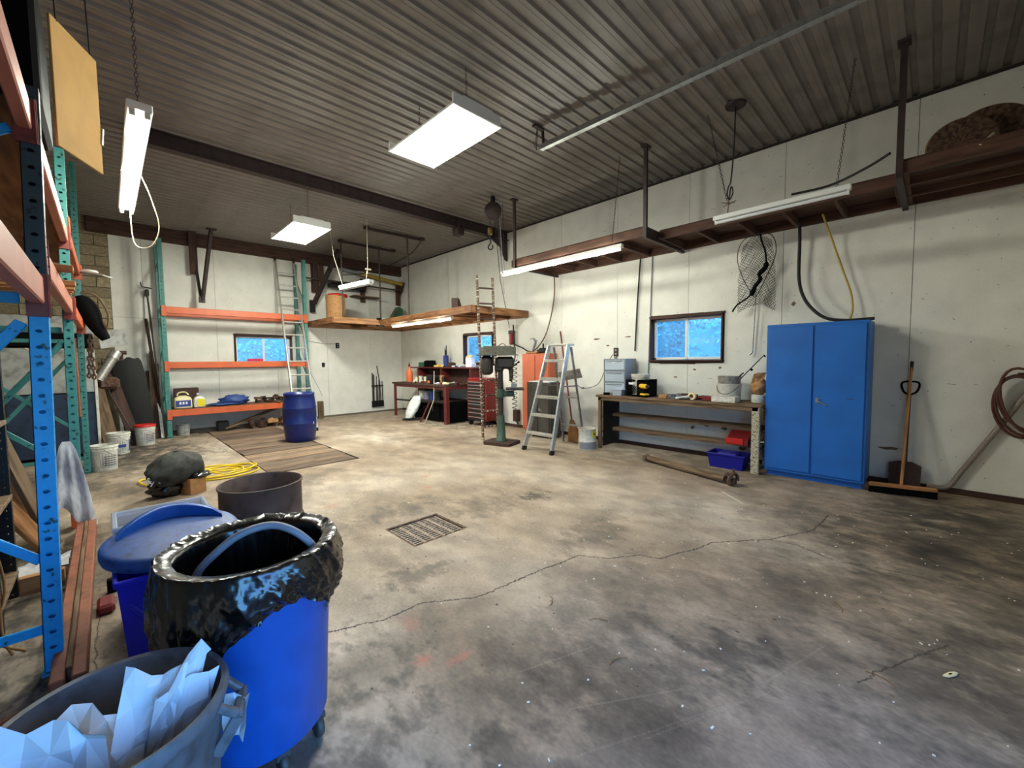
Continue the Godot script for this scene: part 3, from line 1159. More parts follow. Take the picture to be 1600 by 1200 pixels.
func build_lamps() -> void:
	bay_light("bright eight-tube high-bay light hanging beside the overhead door track", V(2.63, 3.82, -3.7), 0.58, 1.2, 13.0)
	bay_light("bright eight-tube high-bay light hanging beyond the steel beam over the planked pit", V(2.5, 3.72, -7.75), 0.58, 1.25, 24.0)
	var o := strip_light("lit two-tube strip light hung by a chain beside the blue pallet rack", V(0.235, 3.1, -4.85), 2.44, 2, true, true, 3.6, [[1.1, 0.0, 1.02]])
	var g := W(o)
	g.tube(spline([V(0.3, 3.13, -4.9), V(0.36, 3.0, -5.0), V(0.42, 2.78, -5.15), V(0.36, 2.62, -5.3), V(0.26, 2.7, -5.6), V(0.25, 3.1, -5.75)]), 0.005, 6)
	part("power_cord", g, M.wire_white, o)
	strip_light("lit strip light hung in front of the long wall shelf above the step ladder", V(5.15, 3.0, -4.28), 2.44, 1, true, true, 1.9, [[-1.15, 0.12, -1.3], [1.05, 0.12, 1.1]])
	strip_light("unlit strip light hung in front of the long wall shelf near the landing net", V(5.03, 3.02, -1.21), 1.22, 1, false, false, 0.0, [[0.5, 0.2, 0.58]])
	strip_light("lit strip light fixed under the corner shelf above the red workbench", V(5.02, 2.32, -8.05), 2.44, 1, true, true, 3.0, [])
	o = strip_light("small unlit white strip light hanging askew on two cords above the corner shelf", V(3.62, 2.98, -8.1), 0.95, 2, false, false, 0.0, [], 0.22, -0.03)
	g = W(o)
	g.tube(spline([V(3.7, 3.07, -7.8), V(3.8, 3.3, -7.98), V(3.83, 3.32, -8.0), V(3.86, 4.33, -8.05)]), 0.006, 6)
	g.tube([V(3.5, 3.05, -8.45), V(3.36, 3.62, -8.5), V(3.3, 4.33, -8.55)], 0.004, 6)
	g.box(V(3.84, 3.34, -8.0), V(0.12, 0.03, 0.03), 0.006)
	part("hanging_cord", g, M.wire_white, o)


# ------------------------------------------------------------------ racks
func hole_face(g: G, w: float, y0: float, y1: float, pitch: float, xs: Array, hw: float, hh: float) -> void:
	# flat face in local xy looking +z at z = 0, pierced by rows of octagonal holes
	var y := y0
	var seg := w / xs.size()
	var m := Vector3.BACK
	while y < y1 - 0.001:
		var top := minf(y + pitch, y1)
		for xi in xs.size():
			var xa := -w * 0.5 + xi * seg
			var xb := xa + seg
			if top - y < pitch * 0.9:
				g.quad(V(xa, y, 0), V(xb, y, 0), V(xb, top, 0), V(xa, top, 0))
				continue
			var c := V(xs[xi], (y + top) * 0.5, 0)
			var outer := [V(xb, c.y, 0), V(xb, top, 0), V(c.x, top, 0), V(xa, top, 0), V(xa, c.y, 0), V(xa, y, 0), V(c.x, y, 0), V(xb, y, 0)]
			for k in 8:
				var a0 := TAU * k / 8
				var a1 := TAU * (k + 1) / 8
				var i0 := c + V(cos(a0) * hw, sin(a0) * hh, 0)
				var i1 := c + V(cos(a1) * hw, sin(a1) * hh, 0)
				g.quad(outer[k], outer[(k + 1) % 8], i1, i0)
				g.quad(i0, i1, i1 + m * -0.004, i0 + m * -0.004)
		y = top


func rack_post(o: Node3D, m: Material, x: float, z: float, w: float, d: float, h: float, lean := 0.0, holes := true, y0 := 0.0) -> void:
	var g := N()
	var keep := Transform3D(Basis(Vector3.BACK, lean), V(x, y0, z) - o.position)
	g.xf = keep
	g.long = 1
	if holes:
		g.xf = keep * Transform3D(Basis.IDENTITY, V(0, 0, d * 0.5))
		hole_face(g, w, 0.02, h, 0.0762, [0.0], 0.0125, 0.0095)
		g.xf = keep * Transform3D(Basis(Vector3.UP, PI / 2), V(w * 0.5, 0, 0))
		hole_face(g, d, 0.02, h, 0.0762, [-d * 0.22, d * 0.22], 0.008, 0.008)
		g.xf = keep
		g.box(V(-w * 0.5 + 0.0015, h * 0.5, 0), V(0.003, h, d), 0.0)
		g.box(V(0, h * 0.5, -d * 0.5 + 0.0015), V(w, h, 0.003), 0.0)
		g.box(V(0, h - 0.001, 0), V(w, 0.002, d), 0.0)
	else:
		g.box(V(0, h * 0.5, 0), V(w, h, d), 0.004)
	part("upright_post", g, m, o)
	if y0 > 0.0:
		return
	g = N()
	g.xf = Transform3D(Basis.IDENTITY, V(x, 0.005, z) - o.position)
	g.box(V(0, 0, -0.01), V(w + 0.02, 0.01, d + 0.03), 0.002)
	part("foot_plate", g, m, o)


func rack_beam(o: Node3D, m: Material, mb: Material, a: Vector3, b: Vector3, h: float, d: float, face_dir: Vector3) -> void:
	# a, b: ends of the beam's top centre line; face_dir: outward side
	var g := W(o)
	var c := V(0, -h * 0.5, 0)
	g.bar(a + c, b + c, d, h, 0.006)
	var bm := part("beam", g, m, o)
	# end connectors with teeth
	var dirv := (b - a).normalized()
	for s in 2:
		g = W(o)
		var p := a if s == 0 else b
		var q := p + dirv * (0.004 if s == 0 else -0.004)
		g.bar(q + V(0, -h - 0.06, 0) + face_dir * 0.004, q + V(0, 0.015, 0) + face_dir * 0.004, 0.006, d + 0.03, 0.001, face_dir)
		var f := q + face_dir * (d * 0.5 + 0.012) + dirv * (-0.032 if s == 0 else 0.032)
		g.bar(f + V(0, -h - 0.06, 0), f + V(0, 0.015, 0), 0.078, 0.005, 0.001, face_dir)
		for k in 4:
			g.box(f + V(0, -0.03 - k * 0.045, 0) + face_dir * 0.004, V(0.012, 0.008, 0.012), 0.002)
		part("connector", g, mb, o).set_meta("label", "toothed end plate hooked into the post")
	bm.set_meta("label", "long steel shelf beam")


func brace(o: Node3D, m: Material, a: Vector3, b: Vector3, w := 0.035) -> void:
	var g := W(o)
	g.bar(a, b, 0.02, w, 0.003)
	part("brace", g, m, o)


func build_racks() -> void:
	# rack run along the left side
	var o := thing("pallet_rack", "tall blue and teal pallet rack with faded orange beams, behind the trash cans", "pallet rack", V(-0.78, 0, -4.3))
	var fr := [[-0.45, 2.8, "rack_blue", 0.0], [-2.98, 2.78, "rack_blue", -0.02], [-5.53, 3.42, "rack_teal", -0.012], [-8.12, 4.18, "rack_teal", -0.012]]
	for f in fr:
		var m: Material = M[f[2]]
		if f[2] == "rack_blue":
			rack_post(o, m, -0.25, f[0], 0.065, 0.07, 1.74, f[3], f[0] < -1.0)
			rack_post(o, M.rack_slate, -0.25 - 1.742 * sin(f[3]), f[0], 0.065, 0.07, f[1] - 1.742, f[3], f[0] < -1.0, 1.742)
		else:
			rack_post(o, m, -0.25, f[0], 0.065, 0.07, f[1], f[3], f[0] < -1.0)
		rack_post(o, m, -1.3, f[0], 0.065, 0.07, f[1], 0.0, false)
		brace(o, m, V(-0.27, 0.22, f[0]), V(-1.28, 0.22, f[0]), 0.045)
		brace(o, m, V(-0.27, 1.81, f[0]), V(-1.28, 1.81, f[0]), 0.05)
		brace(o, m, V(-0.27, 1.7, f[0]), V(-1.28, 0.3, f[0]), 0.045)
		brace(o, m, V(-0.27, 0.55, f[0] - 0.02), V(-1.28, 1.55, f[0] - 0.02), 0.04)
		brace(o, m, V(-1.28, 1.85, f[0]), V(-0.26, f[1] - 0.2, f[0]), 0.04)
	var mats := [[M.beam_faded, M.rack_red], [M.beam_faded, M.rack_red], [M.rack_orange, M.rack_orange]]
	for i in 3:
		var z0: float = fr[i][0] - 0.04
		var z1: float = fr[i + 1][0] + 0.04
		for y in [[1.91, 2.7], [2.09, 2.72], [2.1, 2.82]][i]:
			rack_beam(o, mats[i][0], mats[i][1], V(-0.215, y, z0), V(-0.215, y, z1), 0.125, 0.05, Vector3.RIGHT)
			rack_beam(o, mats[i][0], mats[i][1], V(-1.33, y, z0), V(-1.33, y, z1), 0.125, 0.05, Vector3.LEFT)
	# orange sleeve on the foot of the middle post
	var g := W(o)
	g.bar(V(-0.245, 0.0, -5.49), V(-0.245, 0.52, -5.49), 0.085, 0.1, 0.004)
	part("post_guard", g, M.rack_orange, o)
	# rack against the back wall
	var r := thing("pallet_rack", "green pallet rack with three bright orange beam levels around the back window", "pallet rack", V(2.18, 0, -11.05))
	for x in [0.855, 3.505]:
		for z in [-10.72, -11.35]:
			rack_post(r, M.rack_green, x, z, 0.075, 0.075, 3.95, 0.0, true)
		for k in 4:
			brace(r, M.rack_green, V(x, 0.25 + k * 0.9, -10.75), V(x, 0.85 + k * 0.9, -11.32), 0.035)
		brace(r, M.rack_green, V(x, 0.15, -10.75), V(x, 0.15, -11.32), 0.035)
	for y in [2.63, 1.53, 0.56]:
		for z in [-10.7, -11.36]:
			rack_beam(r, M.rack_orange, M.rack_orange, V(0.895, y, z), V(3.465, y, z), 0.13, 0.05, Vector3.BACK)
	g = W(r)
	g.box(V(2.18, 0.566, -11.03), V(2.55, 0.012, 0.6), 0.002)
	part("deck_board", g, M.lumber_old, r)


func build_left_clutter() -> void:
	# decks and goods on the rack
	var g := N()
	g.box(V(-0.77, 2.74, -4.25), V(1.1, 0.02, 2.4), 0.003)
	lone("plywood_sheet", g, M.plywood_brown, "brown plywood sheet lying across the top beams between the blue and the teal frame", "plywood")
	g = N()
	g.box(V(-0.77, 2.84, -6.85), V(1.1, 0.02, 2.4), 0.003)
	lone("plywood_sheet", g, M.plywood_brown, "brown plywood sheet lying across the top beams between the two teal frames", "plywood")
	g = N()
	g.box(V(-0.62, 3.08, -3.35), V(0.92, 0.66, 0.7), 0.02)
	lone("black_crate", g, M.black, "large black crate on top of the rack beside the blue post", "crate")
	# tilted sheet hung at the aisle side
	var o := thing("plywood_square", "square yellow plywood panel hanging at a slant off the top of the rack", "panel", V(-0.05, 2.63, -3.36))
	g = W(o)
	g.bar(V(-0.125, 2.955, -3.2), V(0.04, 2.955, -3.52), 0.012, 0.65, 0.002)
	part("board", g, M.plywood, o)
	g = W(o)
	g.bar(V(0.042, 2.8, -3.515), V(0.05, 2.9, -3.525), 0.02, 0.012, 0.002)
	part("clip", g, M.aluminium, o)
	g = W(o)
	g.tube([V(-0.1, 3.27, -3.24), V(-0.12, 4.33, -3.24)], 0.004, 5)
	g.tube([V(0.02, 3.27, -3.48), V(0.0, 4.33, -3.48)], 0.004, 5)
	part("hanging_wire", g, M.steel_rod, o)
	# lumber on the middle beams
	var k := 0
	for z in [-3.9, -4.6, -4.85, -5.0, -5.12]:
		g = N()
		g.box(V(-0.72, 2.11, z), V(1.2 - 0.03 * k, 0.038, 0.09), 0.003)
		lone("stud", g, M.lumber, NTH[k] + " pale stud from the blue frame, lying across the middle rack beams", "lumber", "studs across the rack beams")
		k += 1
	# switch box with a round white ring lying on the beam
	o = thing("junction_plate", "white metal plate with a round ring fitting lying on the rack by the block wall", "fitting", V(-0.15, 2.75, -8.05))
	g = W(o)
	g.bar(V(-0.35, 2.79, -8.2), V(0.08, 2.7, -8.0), 0.24, 0.02, 0.003)
	part("plate", g, M.furnace, o)
	g = W(o)
	g.tube(arc(V(-0.1, 2.755, -8.07), 0.07, 0, TAU * 0.97, 16, Vector3.RIGHT, Vector3.BACK), 0.02, 6, true)
	part("ring", g, M.white_paint, o)
	# dark bag with a strap hanging from the far upright
	o = thing("tool_bag", "dark slim bag with a looped strap hanging from the rear teal post", "bag", V(-0.1, 1.85, -8.0))
	g = W(o)
	g.tube(spline([V(-0.22, 2.4, -8.03), V(-0.14, 2.22, -8.0), V(-0.06, 2.0, -7.98), V(0.02, 1.84, -7.97)]), [0.06, 0.08, 0.1, 0.11, 0.115, 0.12, 0.12, 0.115, 0.11, 0.1, 0.09, 0.085, 0.08, 0.075, 0.07, 0.065, 0.06, 0.055, 0.05], 10)
	part("body", g, M.black, o)
	g = W(o)
	g.tube(spline([V(-0.2, 2.45, -7.95), V(-0.05, 2.42, -7.93), V(0.05, 2.2, -7.92), V(0.04, 2.0, -7.92), V(0.0, 2.08, -7.92)]), 0.013, 6)
	part("strap", g, M.lumber_old, o)
	# rusty chain and copper pipe on the far frame
	g = N()
	chain(g, V(-0.14, 1.9, -8.05), V(-0.12, 1.3, -8.04), 0.055, 0.011)
	chain(g, V(-0.14, 1.9, -8.05), V(-0.17, 1.32, -8.03), 0.055, 0.011)
	lone("rusty_chain", g, M.rusty, "rusty heavy chain hanging down the far teal post", "chain")
	g = N()
	g.tube([V(-0.28, 0.8, -8.0), V(-0.28, 1.85, -8.02)], 0.014, 8)
	lone("copper_pipe", g, M.copper, "thin copper-coloured pipe standing beside the far teal post", "pipe")
	# furnace behind the rack
	o = thing("furnace", "old furnace cabinet with grey upper panels and a dark blue base behind the rack", "furnace", V(-0.65, 0, -9.95))
	g = W(o)
	g.box(V(-0.62, 1.4, -9.95), V(0.98, 0.7, 0.8), 0.01)
	part("upper_panel", g, M.furnace, o)
	g = W(o)
	g.box(V(-0.62, 1.88, -9.95), V(0.96, 0.2, 0.78), 0.01)
	part("black_band", g, M.black, o)
	g = W(o)
	g.box(V(-0.62, 2.12, -9.95), V(0.98, 0.26, 0.8), 0.012)
	part("top_cover", g, M.furnace, o)
	g = W(o)
	g.box(V(-0.62, 0.55, -9.95), V(0.94, 0.98, 0.76), 0.01)
	part("base", g, M.furnace_blue, o)
	g = W(o)
	g.box(V(-0.13, 0.7, -9.55), V(0.035, 1.3, 0.02), 0.003)
	part("edge_strip", g, M.white_paint, o)
	g = W(o)
	g.box(V(-0.38, 0.98, -9.562), V(0.2, 0.025, 0.012), 0.003)
	part("red_stripe", g, M.red, o)
	g = W(o)
	g.tube(spline([V(-0.85, 1.75, -9.5), V(-0.7, 1.6, -9.48), V(-0.66, 1.2, -9.5), V(-0.75, 0.9, -9.52)]), 0.012, 6)
	part("wire", g, M.wire_white, o)
	# pale sheet-metal flap and stove pipe
	g = N()
	g.bar(V(-0.07, 1.92, -10.35), V(0.3, 2.02, -10.75), 0.02, 0.3, 0.003)
	lone("sheet_metal_offcut", g, M.furnace, "pale blue-grey sheet metal offcut jutting out over the stove pipe", "sheet metal")
	o = thing("stove_pipe", "silver stove pipe elbow leaning below the pale sheet metal", "stove pipe", V(0.0, 1.1, -10.6))
	g = W(o)
	g.tube([V(-0.12, 1.2, -10.5), V(0.08, 1.58, -10.7), V(0.13, 1.68, -10.75)], 0.075, 14)
	part("pipe", g, M.aluminium_dull, o)
	g = W(o)
	g.tube([V(0.09, 1.6, -10.71), V(0.15, 1.72, -10.77)], 0.084, 14)
	part("collar", g, M.aluminium, o)
	g = W(o)
	g.box(V(0.02, 1.15, -10.62), V(0.3, 0.22, 0.25), 0.05)
	part("elbow_box", g, M.rusty, o)
	# pipework and boards between furnace and rack
	o = thing("pipe_stand", "rusty pipe stand with a tee, beside the block wall", "pipe", V(0.2, 0, -11.1))
	g = W(o)
	g.tube([V(0.22, 0, -11.1), V(0.22, 1.72, -11.1)], 0.03, 8)
	g.tube([V(0.0, 1.55, -11.05), V(0.3, 1.55, -11.1)], 0.025, 8)
	g.tube([V(0.12, 1.72, -11.1), V(0.3, 1.72, -11.1)], 0.035, 8)
	part("pipe", g, M.rusty, o)
	o = thing("black_fender", "torn black rubber panel bulging beside the block wall", "panel", V(0.45, 0, -10.9))
	g = W(o)
	var grid := []
	for i in 13:
		var row := PackedVector3Array()
		for j in 9:
			var a := lerpf(-0.3, 1.15, i / 12.0)
			row.append(V(0.1 + j * 0.055 + 0.13 * sin(a) + rng.randf_range(-0.012, 0.012), 1.6 - i * 0.125 + (rng.randf_range(-0.05, 0.03) if i == 0 else 0.0), -10.95 + 0.16 * cos(a) + 0.05 * sin(j * 0.38)))
		grid.append(row)
	g.surf(grid, false, 0.012)
	part("rubber_sheet", g, M.rubber, o)
	g = N()
	g.bar(V(0.02, 0.02, -10.25), V(-0.25, 1.75, -10.75), 0.2, 0.035, 0.004, V(0, 0.3, 1))
	lone("leaning_board", g, M.lumber_old, "wide weathered board leaning beside the white pails", "board")
	g = N()
	g.bar(V(0.34, 0.02, -10.35), V(0.02, 1.45, -10.9), 0.16, 0.035, 0.004, V(0, 0.3, 1))
	lone("leaning_board", g, M.dark_wood, "dark stained board leaning behind the red-lidded pail", "board")
	g = N()
	g.tube([V(0.38, 0.03, -10.2), V(-0.05, 1.15, -10.7)], 0.012, 6)
	lone("steel_rod", g, M.steel_rod, "thin steel rod leaning across the boards behind the pails", "rod")
	# poles by the back rack
	o = thing("clamp_pole", "long iron bar with a crank-handled clamp head leaning by the green rack", "clamp", V(0.78, 0, -11.0))
	g = W(o)
	g.tube([V(0.8, 0, -10.95), V(0.67, 3.02, -11.38)], 0.016, 8)
	part("bar", g, M.steel_rod, o)
	g = W(o)
	g.box(V(0.67, 2.95, -11.38), V(0.07, 0.12, 0.06), 0.008)
	g.tube([V(0.6, 3.07, -11.38), V(0.75, 3.05, -11.37)], 0.012, 6)
	g.tube([V(0.6, 3.07, -11.38), V(0.58, 3.16, -11.38)], 0.01, 6)
	part("clamp_head", g, M.black_metal, o)
	g = N()
	g.tube([V(0.8, 0, -11.0), V(0.63, 2.42, -11.38)], 0.026, 8)
	lone("iron_pipe", g, M.brown, "dark brown iron pipe leaning in front of the white panel", "pipe")
	var wi := 0
	for q in [[0.6, -10.95, 0.68, 1.75, 0.07, "lumber_old", "grey weathered stick of timber leaning with the poles at the green rack"], [0.68, -10.9, 0.74, 1.5, 0.1, "dark_wood", "dark plank leaning with the poles at the green rack"], [0.75, -10.8, 0.73, 1.25, 0.05, "white_paint", "white-painted strip leaning with the poles at the green rack"], [0.52, -10.98, 0.62, 1.35, 0.09, "brown", "short brown board leaning with the poles at the green rack"]]:
		g = N()
		g.bar(V(q[0], 0.01, q[1]), V(q[2], q[3], -11.4), q[4], 0.03, 0.003, V(0, 0.2, 1))
		lone("leaning_stick", g, M[q[5]], q[6], "board")
		wi += 1
	# pails
	pail("white plastic pail with a printed label beside the far teal post", V(-0.08, 0, -8.2), false, "")
	pail("white plastic pail with a dark blue print, middle of the three pails", V(0.09, 0, -9.5), false, "blue")
	pail("white plastic pail with a bright red lid by the dark boards", V(0.46, 0, -10.2), true, "red")
	# dark shelving unit inside the first bay
	o = thing("shelving_unit", "dark perforated steel shelving unit with worn wooden shelves inside the rack", "shelving", V(-0.95, 0, -3.85))
	for q in [[-0.5, -3.55], [-0.5, -4.1], [-1.2, -3.55], [-1.2, -4.1]]:
		g = N()
		g.xf = Transform3D(Basis.IDENTITY, V(q[0], 0, q[1]) - o.position)
		hole_face(g, 0.05, 0.0, 1.9, 0.05, [0.0], 0.007, 0.007)
		g.xf = Transform3D(Basis(Vector3.UP, PI / 2), V(q[0] + 0.025, 0, q[1] - 0.025) - o.position)
		hole_face(g, 0.05, 0.0, 1.9, 0.05, [0.0], 0.007, 0.007)
		part("post", g, M.black_metal, o)
	for y in [0.16, 0.66, 1.14, 1.6]:
		g = W(o)
		g.box(V(-0.85, y, -3.83), V(0.76, 0.03, 0.6), 0.004)
		part("shelf", g, M.lumber_old, o)
		g = W(o)
		g.box(V(-0.85, y - 0.05, -3.53), V(0.72, 0.1, 0.02), 0.003)
		part("apron", g, M.black_metal, o)
	g = W(o)
	g.box(V(-0.85, 0.95, -4.12), V(0.7, 1.7, 0.01), 0.0)
	part("back_panel", g, M.black_metal, o)
	for q in [[0.66, 1.05, 0.3], [1.14, 1.55, 0.33], [0.16, 0.6, 0.36]]:
		g = N()
		g.box(V(-0.85, q[0] + 0.016 + q[2] * 0.5, -3.8), V(0.55, q[2], 0.4), 0.01)
		lone("storage_box", g, M.chest_dark, "dark metal box on the " + ("middle" if q[0] == 0.66 else ("upper" if q[0] > 1.0 else "lowest")) + " shelf of the perforated shelving unit", "box", "boxes on the perforated shelving")
	# lumber leaning in the bay
	var rows := [[-0.36, -4.95, -0.62, 1.35, -4.3, "lumber_old"], [-0.38, -5.1, -0.66, 1.0, -4.35, "lumber"], [-0.42, -5.2, -0.7, 0.85, -4.45, "plywood_brown"], [-0.46, -5.3, -0.8, 1.25, -4.45, "lumber_old"], [-0.34, -4.7, -0.55, 0.62, -4.25, "lumber"]]
	var looks := ["grey weathered", "pale yellow", "reddish-brown", "long grey", "short pale"]
	for qi in rows.size():
		var q: Array = rows[qi]
		g = N()
		g.bar(V(q[0], 0.02, q[1]), V(q[2], q[3], q[4]), 0.035, 0.11, 0.003)
		lone("lumber_offcut", g, M[q[5]], looks[qi] + " board leaning inside the rack behind the shelving unit", "lumber", "lumber leaning inside the rack")
	g = N()
	g.box(V(-0.36, 0.09, -4.02), V(0.2, 0.12, 0.05), 0.004)
	lone("wood_block", g, M.lumber, "pale short wood block on the floor beside the blue post", "wood block")
	o = thing("newspaper", "crumpled grey-white paper on the floor behind the blue post", "paper", V(-0.4, 0.0, -4.3))
	g = W(o)
	grid = []
	for i in 7:
		var row := PackedVector3Array()
		for j in 7:
			row.append(V(-0.52 + j * 0.045, 0.08 + rng.randf_range(-0.02, 0.025) + 0.01 * j, -4.42 + i * 0.045))
		grid.append(row)
	g.surf(grid, false, 0.002)
	part("sheet", g, M.cloth, o)
	# spare beams on the floor
	for q in [[-0.155, "beam_old", "brick-red spare rack beam lying on the floor along the rack, outer one"], [-0.225, "beam_old", "rust-red spare rack beam lying on the floor against the rack posts"]]:
		g = N()
		g.box(V(q[0], 0.05, -3.98), V(0.05, 0.1, 2.62), 0.005)
		lone("spare_beam", g, M[q[1]], q[2], "steel beam")
	g = N()
	g.box(V(-0.19, 0.055, -4.0), V(0.02, 0.11, 2.5), 0.003)
	lone("wood_strip", g, M.lumber_old, "grey wood strip wedged between the two spare beams", "lumber")
	# rag hanging on the middle post
	o = thing("rag", "dirty white rag hanging on the foot of the teal middle post", "rag", V(-0.25, 0.05, -5.3))
	g = W(o)
	grid = []
	for i in 18:
		var row := PackedVector3Array()
		var t := i / 17.0
		for j in 13:
			var s := j / 12.0 - 0.5
			var wdt := lerpf(0.05, 0.27, pow(t, 0.6))
			row.append(V(-0.285 + s * wdt + 0.03 * t, 0.82 - t * (0.7 + 0.12 * sin(s * 5.0)), -5.36 + 0.05 * t + 0.035 * t * sin(s * 16.0 + t * 2.0) + 0.02 * sin(t * 9.0)))
		grid.append(row)
	g.surf(grid, false, 0.004)
	part("cloth", g, M.cloth, o)
	# straw-like rope strands and pipe near the front
	g = N()
	for i in 9:
		var x := -0.62 + i * 0.02
		g.tube(spline([V(x, 0.52, -3.45 + rng.randf_range(-0.03, 0.03)), V(x + 0.02, 0.3, -3.4), V(x + rng.randf_range(-0.06, 0.06), 0.1, -3.33), V(x + rng.randf_range(-0.1, 0.1), 0.02, -3.25)], 4), 0.006, 4)
	lone("rope_tassel", g, M.straw, "frayed straw-coloured rope ends hanging below the dark shelving", "rope")
	g = N()
	g.tube([V(-0.75, 0.03, -2.5), V(-0.33, 0.03, -2.62)], 0.028, 8)
	lone("short_pipe", g, M.copper, "short brown pipe lying on the floor inside the blue frame", "pipe")


func pail(label: String, at: Vector3, red: bool, mark: String) -> void:
	var o := thing("pail", label, "pail", at)
	var g := N()
	g.lathe([Vector2(0.001, 0.0), Vector2(0.128, 0.0), Vector2(0.132, 0.006), Vector2(0.145, 0.29), Vector2(0.153, 0.292), Vector2(0.153, 0.3), Vector2(0.147, 0.302), Vector2(0.148, 0.328), Vector2(0.156, 0.33), Vector2(0.156, 0.34), Vector2(0.149, 0.342), Vector2(0.15, 0.362), Vector2(0.143, 0.362), Vector2(0.128, 0.02), Vector2(0.001, 0.015)], 28)
	part("bucket", g, M.pail_white, o)
	if red:
		g = N()
		g.lathe([Vector2(0.158, 0.34), Vector2(0.16, 0.372), Vector2(0.15, 0.38), Vector2(0.135, 0.37), Vector2(0.001, 0.37)], 28)
		part("lid", g, M.red, o)
	g = N()
	g.lathe([Vector2(0.134, 0.05), Vector2(0.1425, 0.25)], 14, 0.35, 1.9)
	part("label", g, M.furnace, o)
	if mark == "blue":
		g = N()
		g.lathe([Vector2(0.139, 0.12), Vector2(0.142, 0.17)], 10, 0.9, 1.7)
		g.lathe([Vector2(0.136, 0.05), Vector2(0.144, 0.24)], 6, 0.1, 0.5)
		part("print", g, M.label_blue, o)
	else:
		for k in 5:
			g = N()
			g.lathe([Vector2(0.1375 + k * 0.0014, 0.08 + k * 0.03), Vector2(0.138 + k * 0.0014, 0.09 + k * 0.03)], 8, 0.6, 1.6)
			part("print", g, M.red_dark if red and k > 3 else M.print_dark, o)
	g = N()
	g.tube(spline([V(0.0, 0.31, 0.152), V(0.08, 0.24, 0.15), V(0.16, 0.19, 0.02), V(0.08, 0.24, -0.15), V(0.0, 0.31, -0.152)]), 0.0025, 5)
	part("handle", g, M.steel_rod, o)


# ------------------------------------------------------------------ bins in the foreground
func crumple(g: G, a: Vector3, u: Vector3, w: Vector3, nu: int, nw: int, amp: float, sd: int, bend := 0.0) -> void:
	# creased sheet spanned by u and w from corner a, bulging along their normal
	var f := FastNoiseLite.new()
	f.seed = sd
	f.frequency = 1.0
	f.noise_type = FastNoiseLite.TYPE_CELLULAR
	f.cellular_return_type = FastNoiseLite.RETURN_DISTANCE
	var m := u.cross(w).normalized()
	var grid := []
	for i in nu + 1:
		var row := PackedVector3Array()
		for j in nw + 1:
			var s := float(i) / nu
			var t := float(j) / nw
			var k := f.get_noise_2d(s * 3.2 + sd, t * 3.2) * amp + bend * sin(s * PI) * sin(t * PI)
			row.append(a + u * s + w * t + m * k)
		grid.append(row)
	g.surf(grid, false, 0.0025)


func fold_sheet(g: G, a: Vector3, u: Vector3, w: Vector3, nu: int, nw: int, amp: float, sd: int) -> void:
	# paper with sharp creases and a ragged outline: coarse random grid, flat facets on both sides
	var r := RandomNumberGenerator.new()
	r.seed = sd
	var m := u.cross(w).normalized()
	var p := []
	for i in nu + 1:
		var row := []
		for j in nw + 1:
			var s := (i + r.randf_range(-0.3, 0.3)) / nu
			var t := (j + r.randf_range(-0.3, 0.3)) / nw
			if i == nu:
				s += r.randf_range(-0.12, 0.06)
			row.append(a + u * s + w * t + m * (r.randf_range(-amp, amp) + amp * sin(t * 5.0 + sd)))
		p.append(row)
	for i in nu:
		for j in nw:
			for e in [0.0, -0.0015]:
				var q := [p[i][j] + m * e, p[i][j + 1] + m * e, p[i + 1][j + 1] + m * e, p[i + 1][j] + m * e]
				var c: Vector3 = (q[0] + q[2]) * 0.5 - m * (1.0 if e == 0.0 else -1.0)
				if (i + j) % 2 == 0:
					g.face(c, [q[0], q[1], q[2]])
					g.face(c, [q[0], q[2], q[3]])
				else:
					g.face(c, [q[0], q[1], q[3]])
					g.face(c, [q[1], q[2], q[3]])


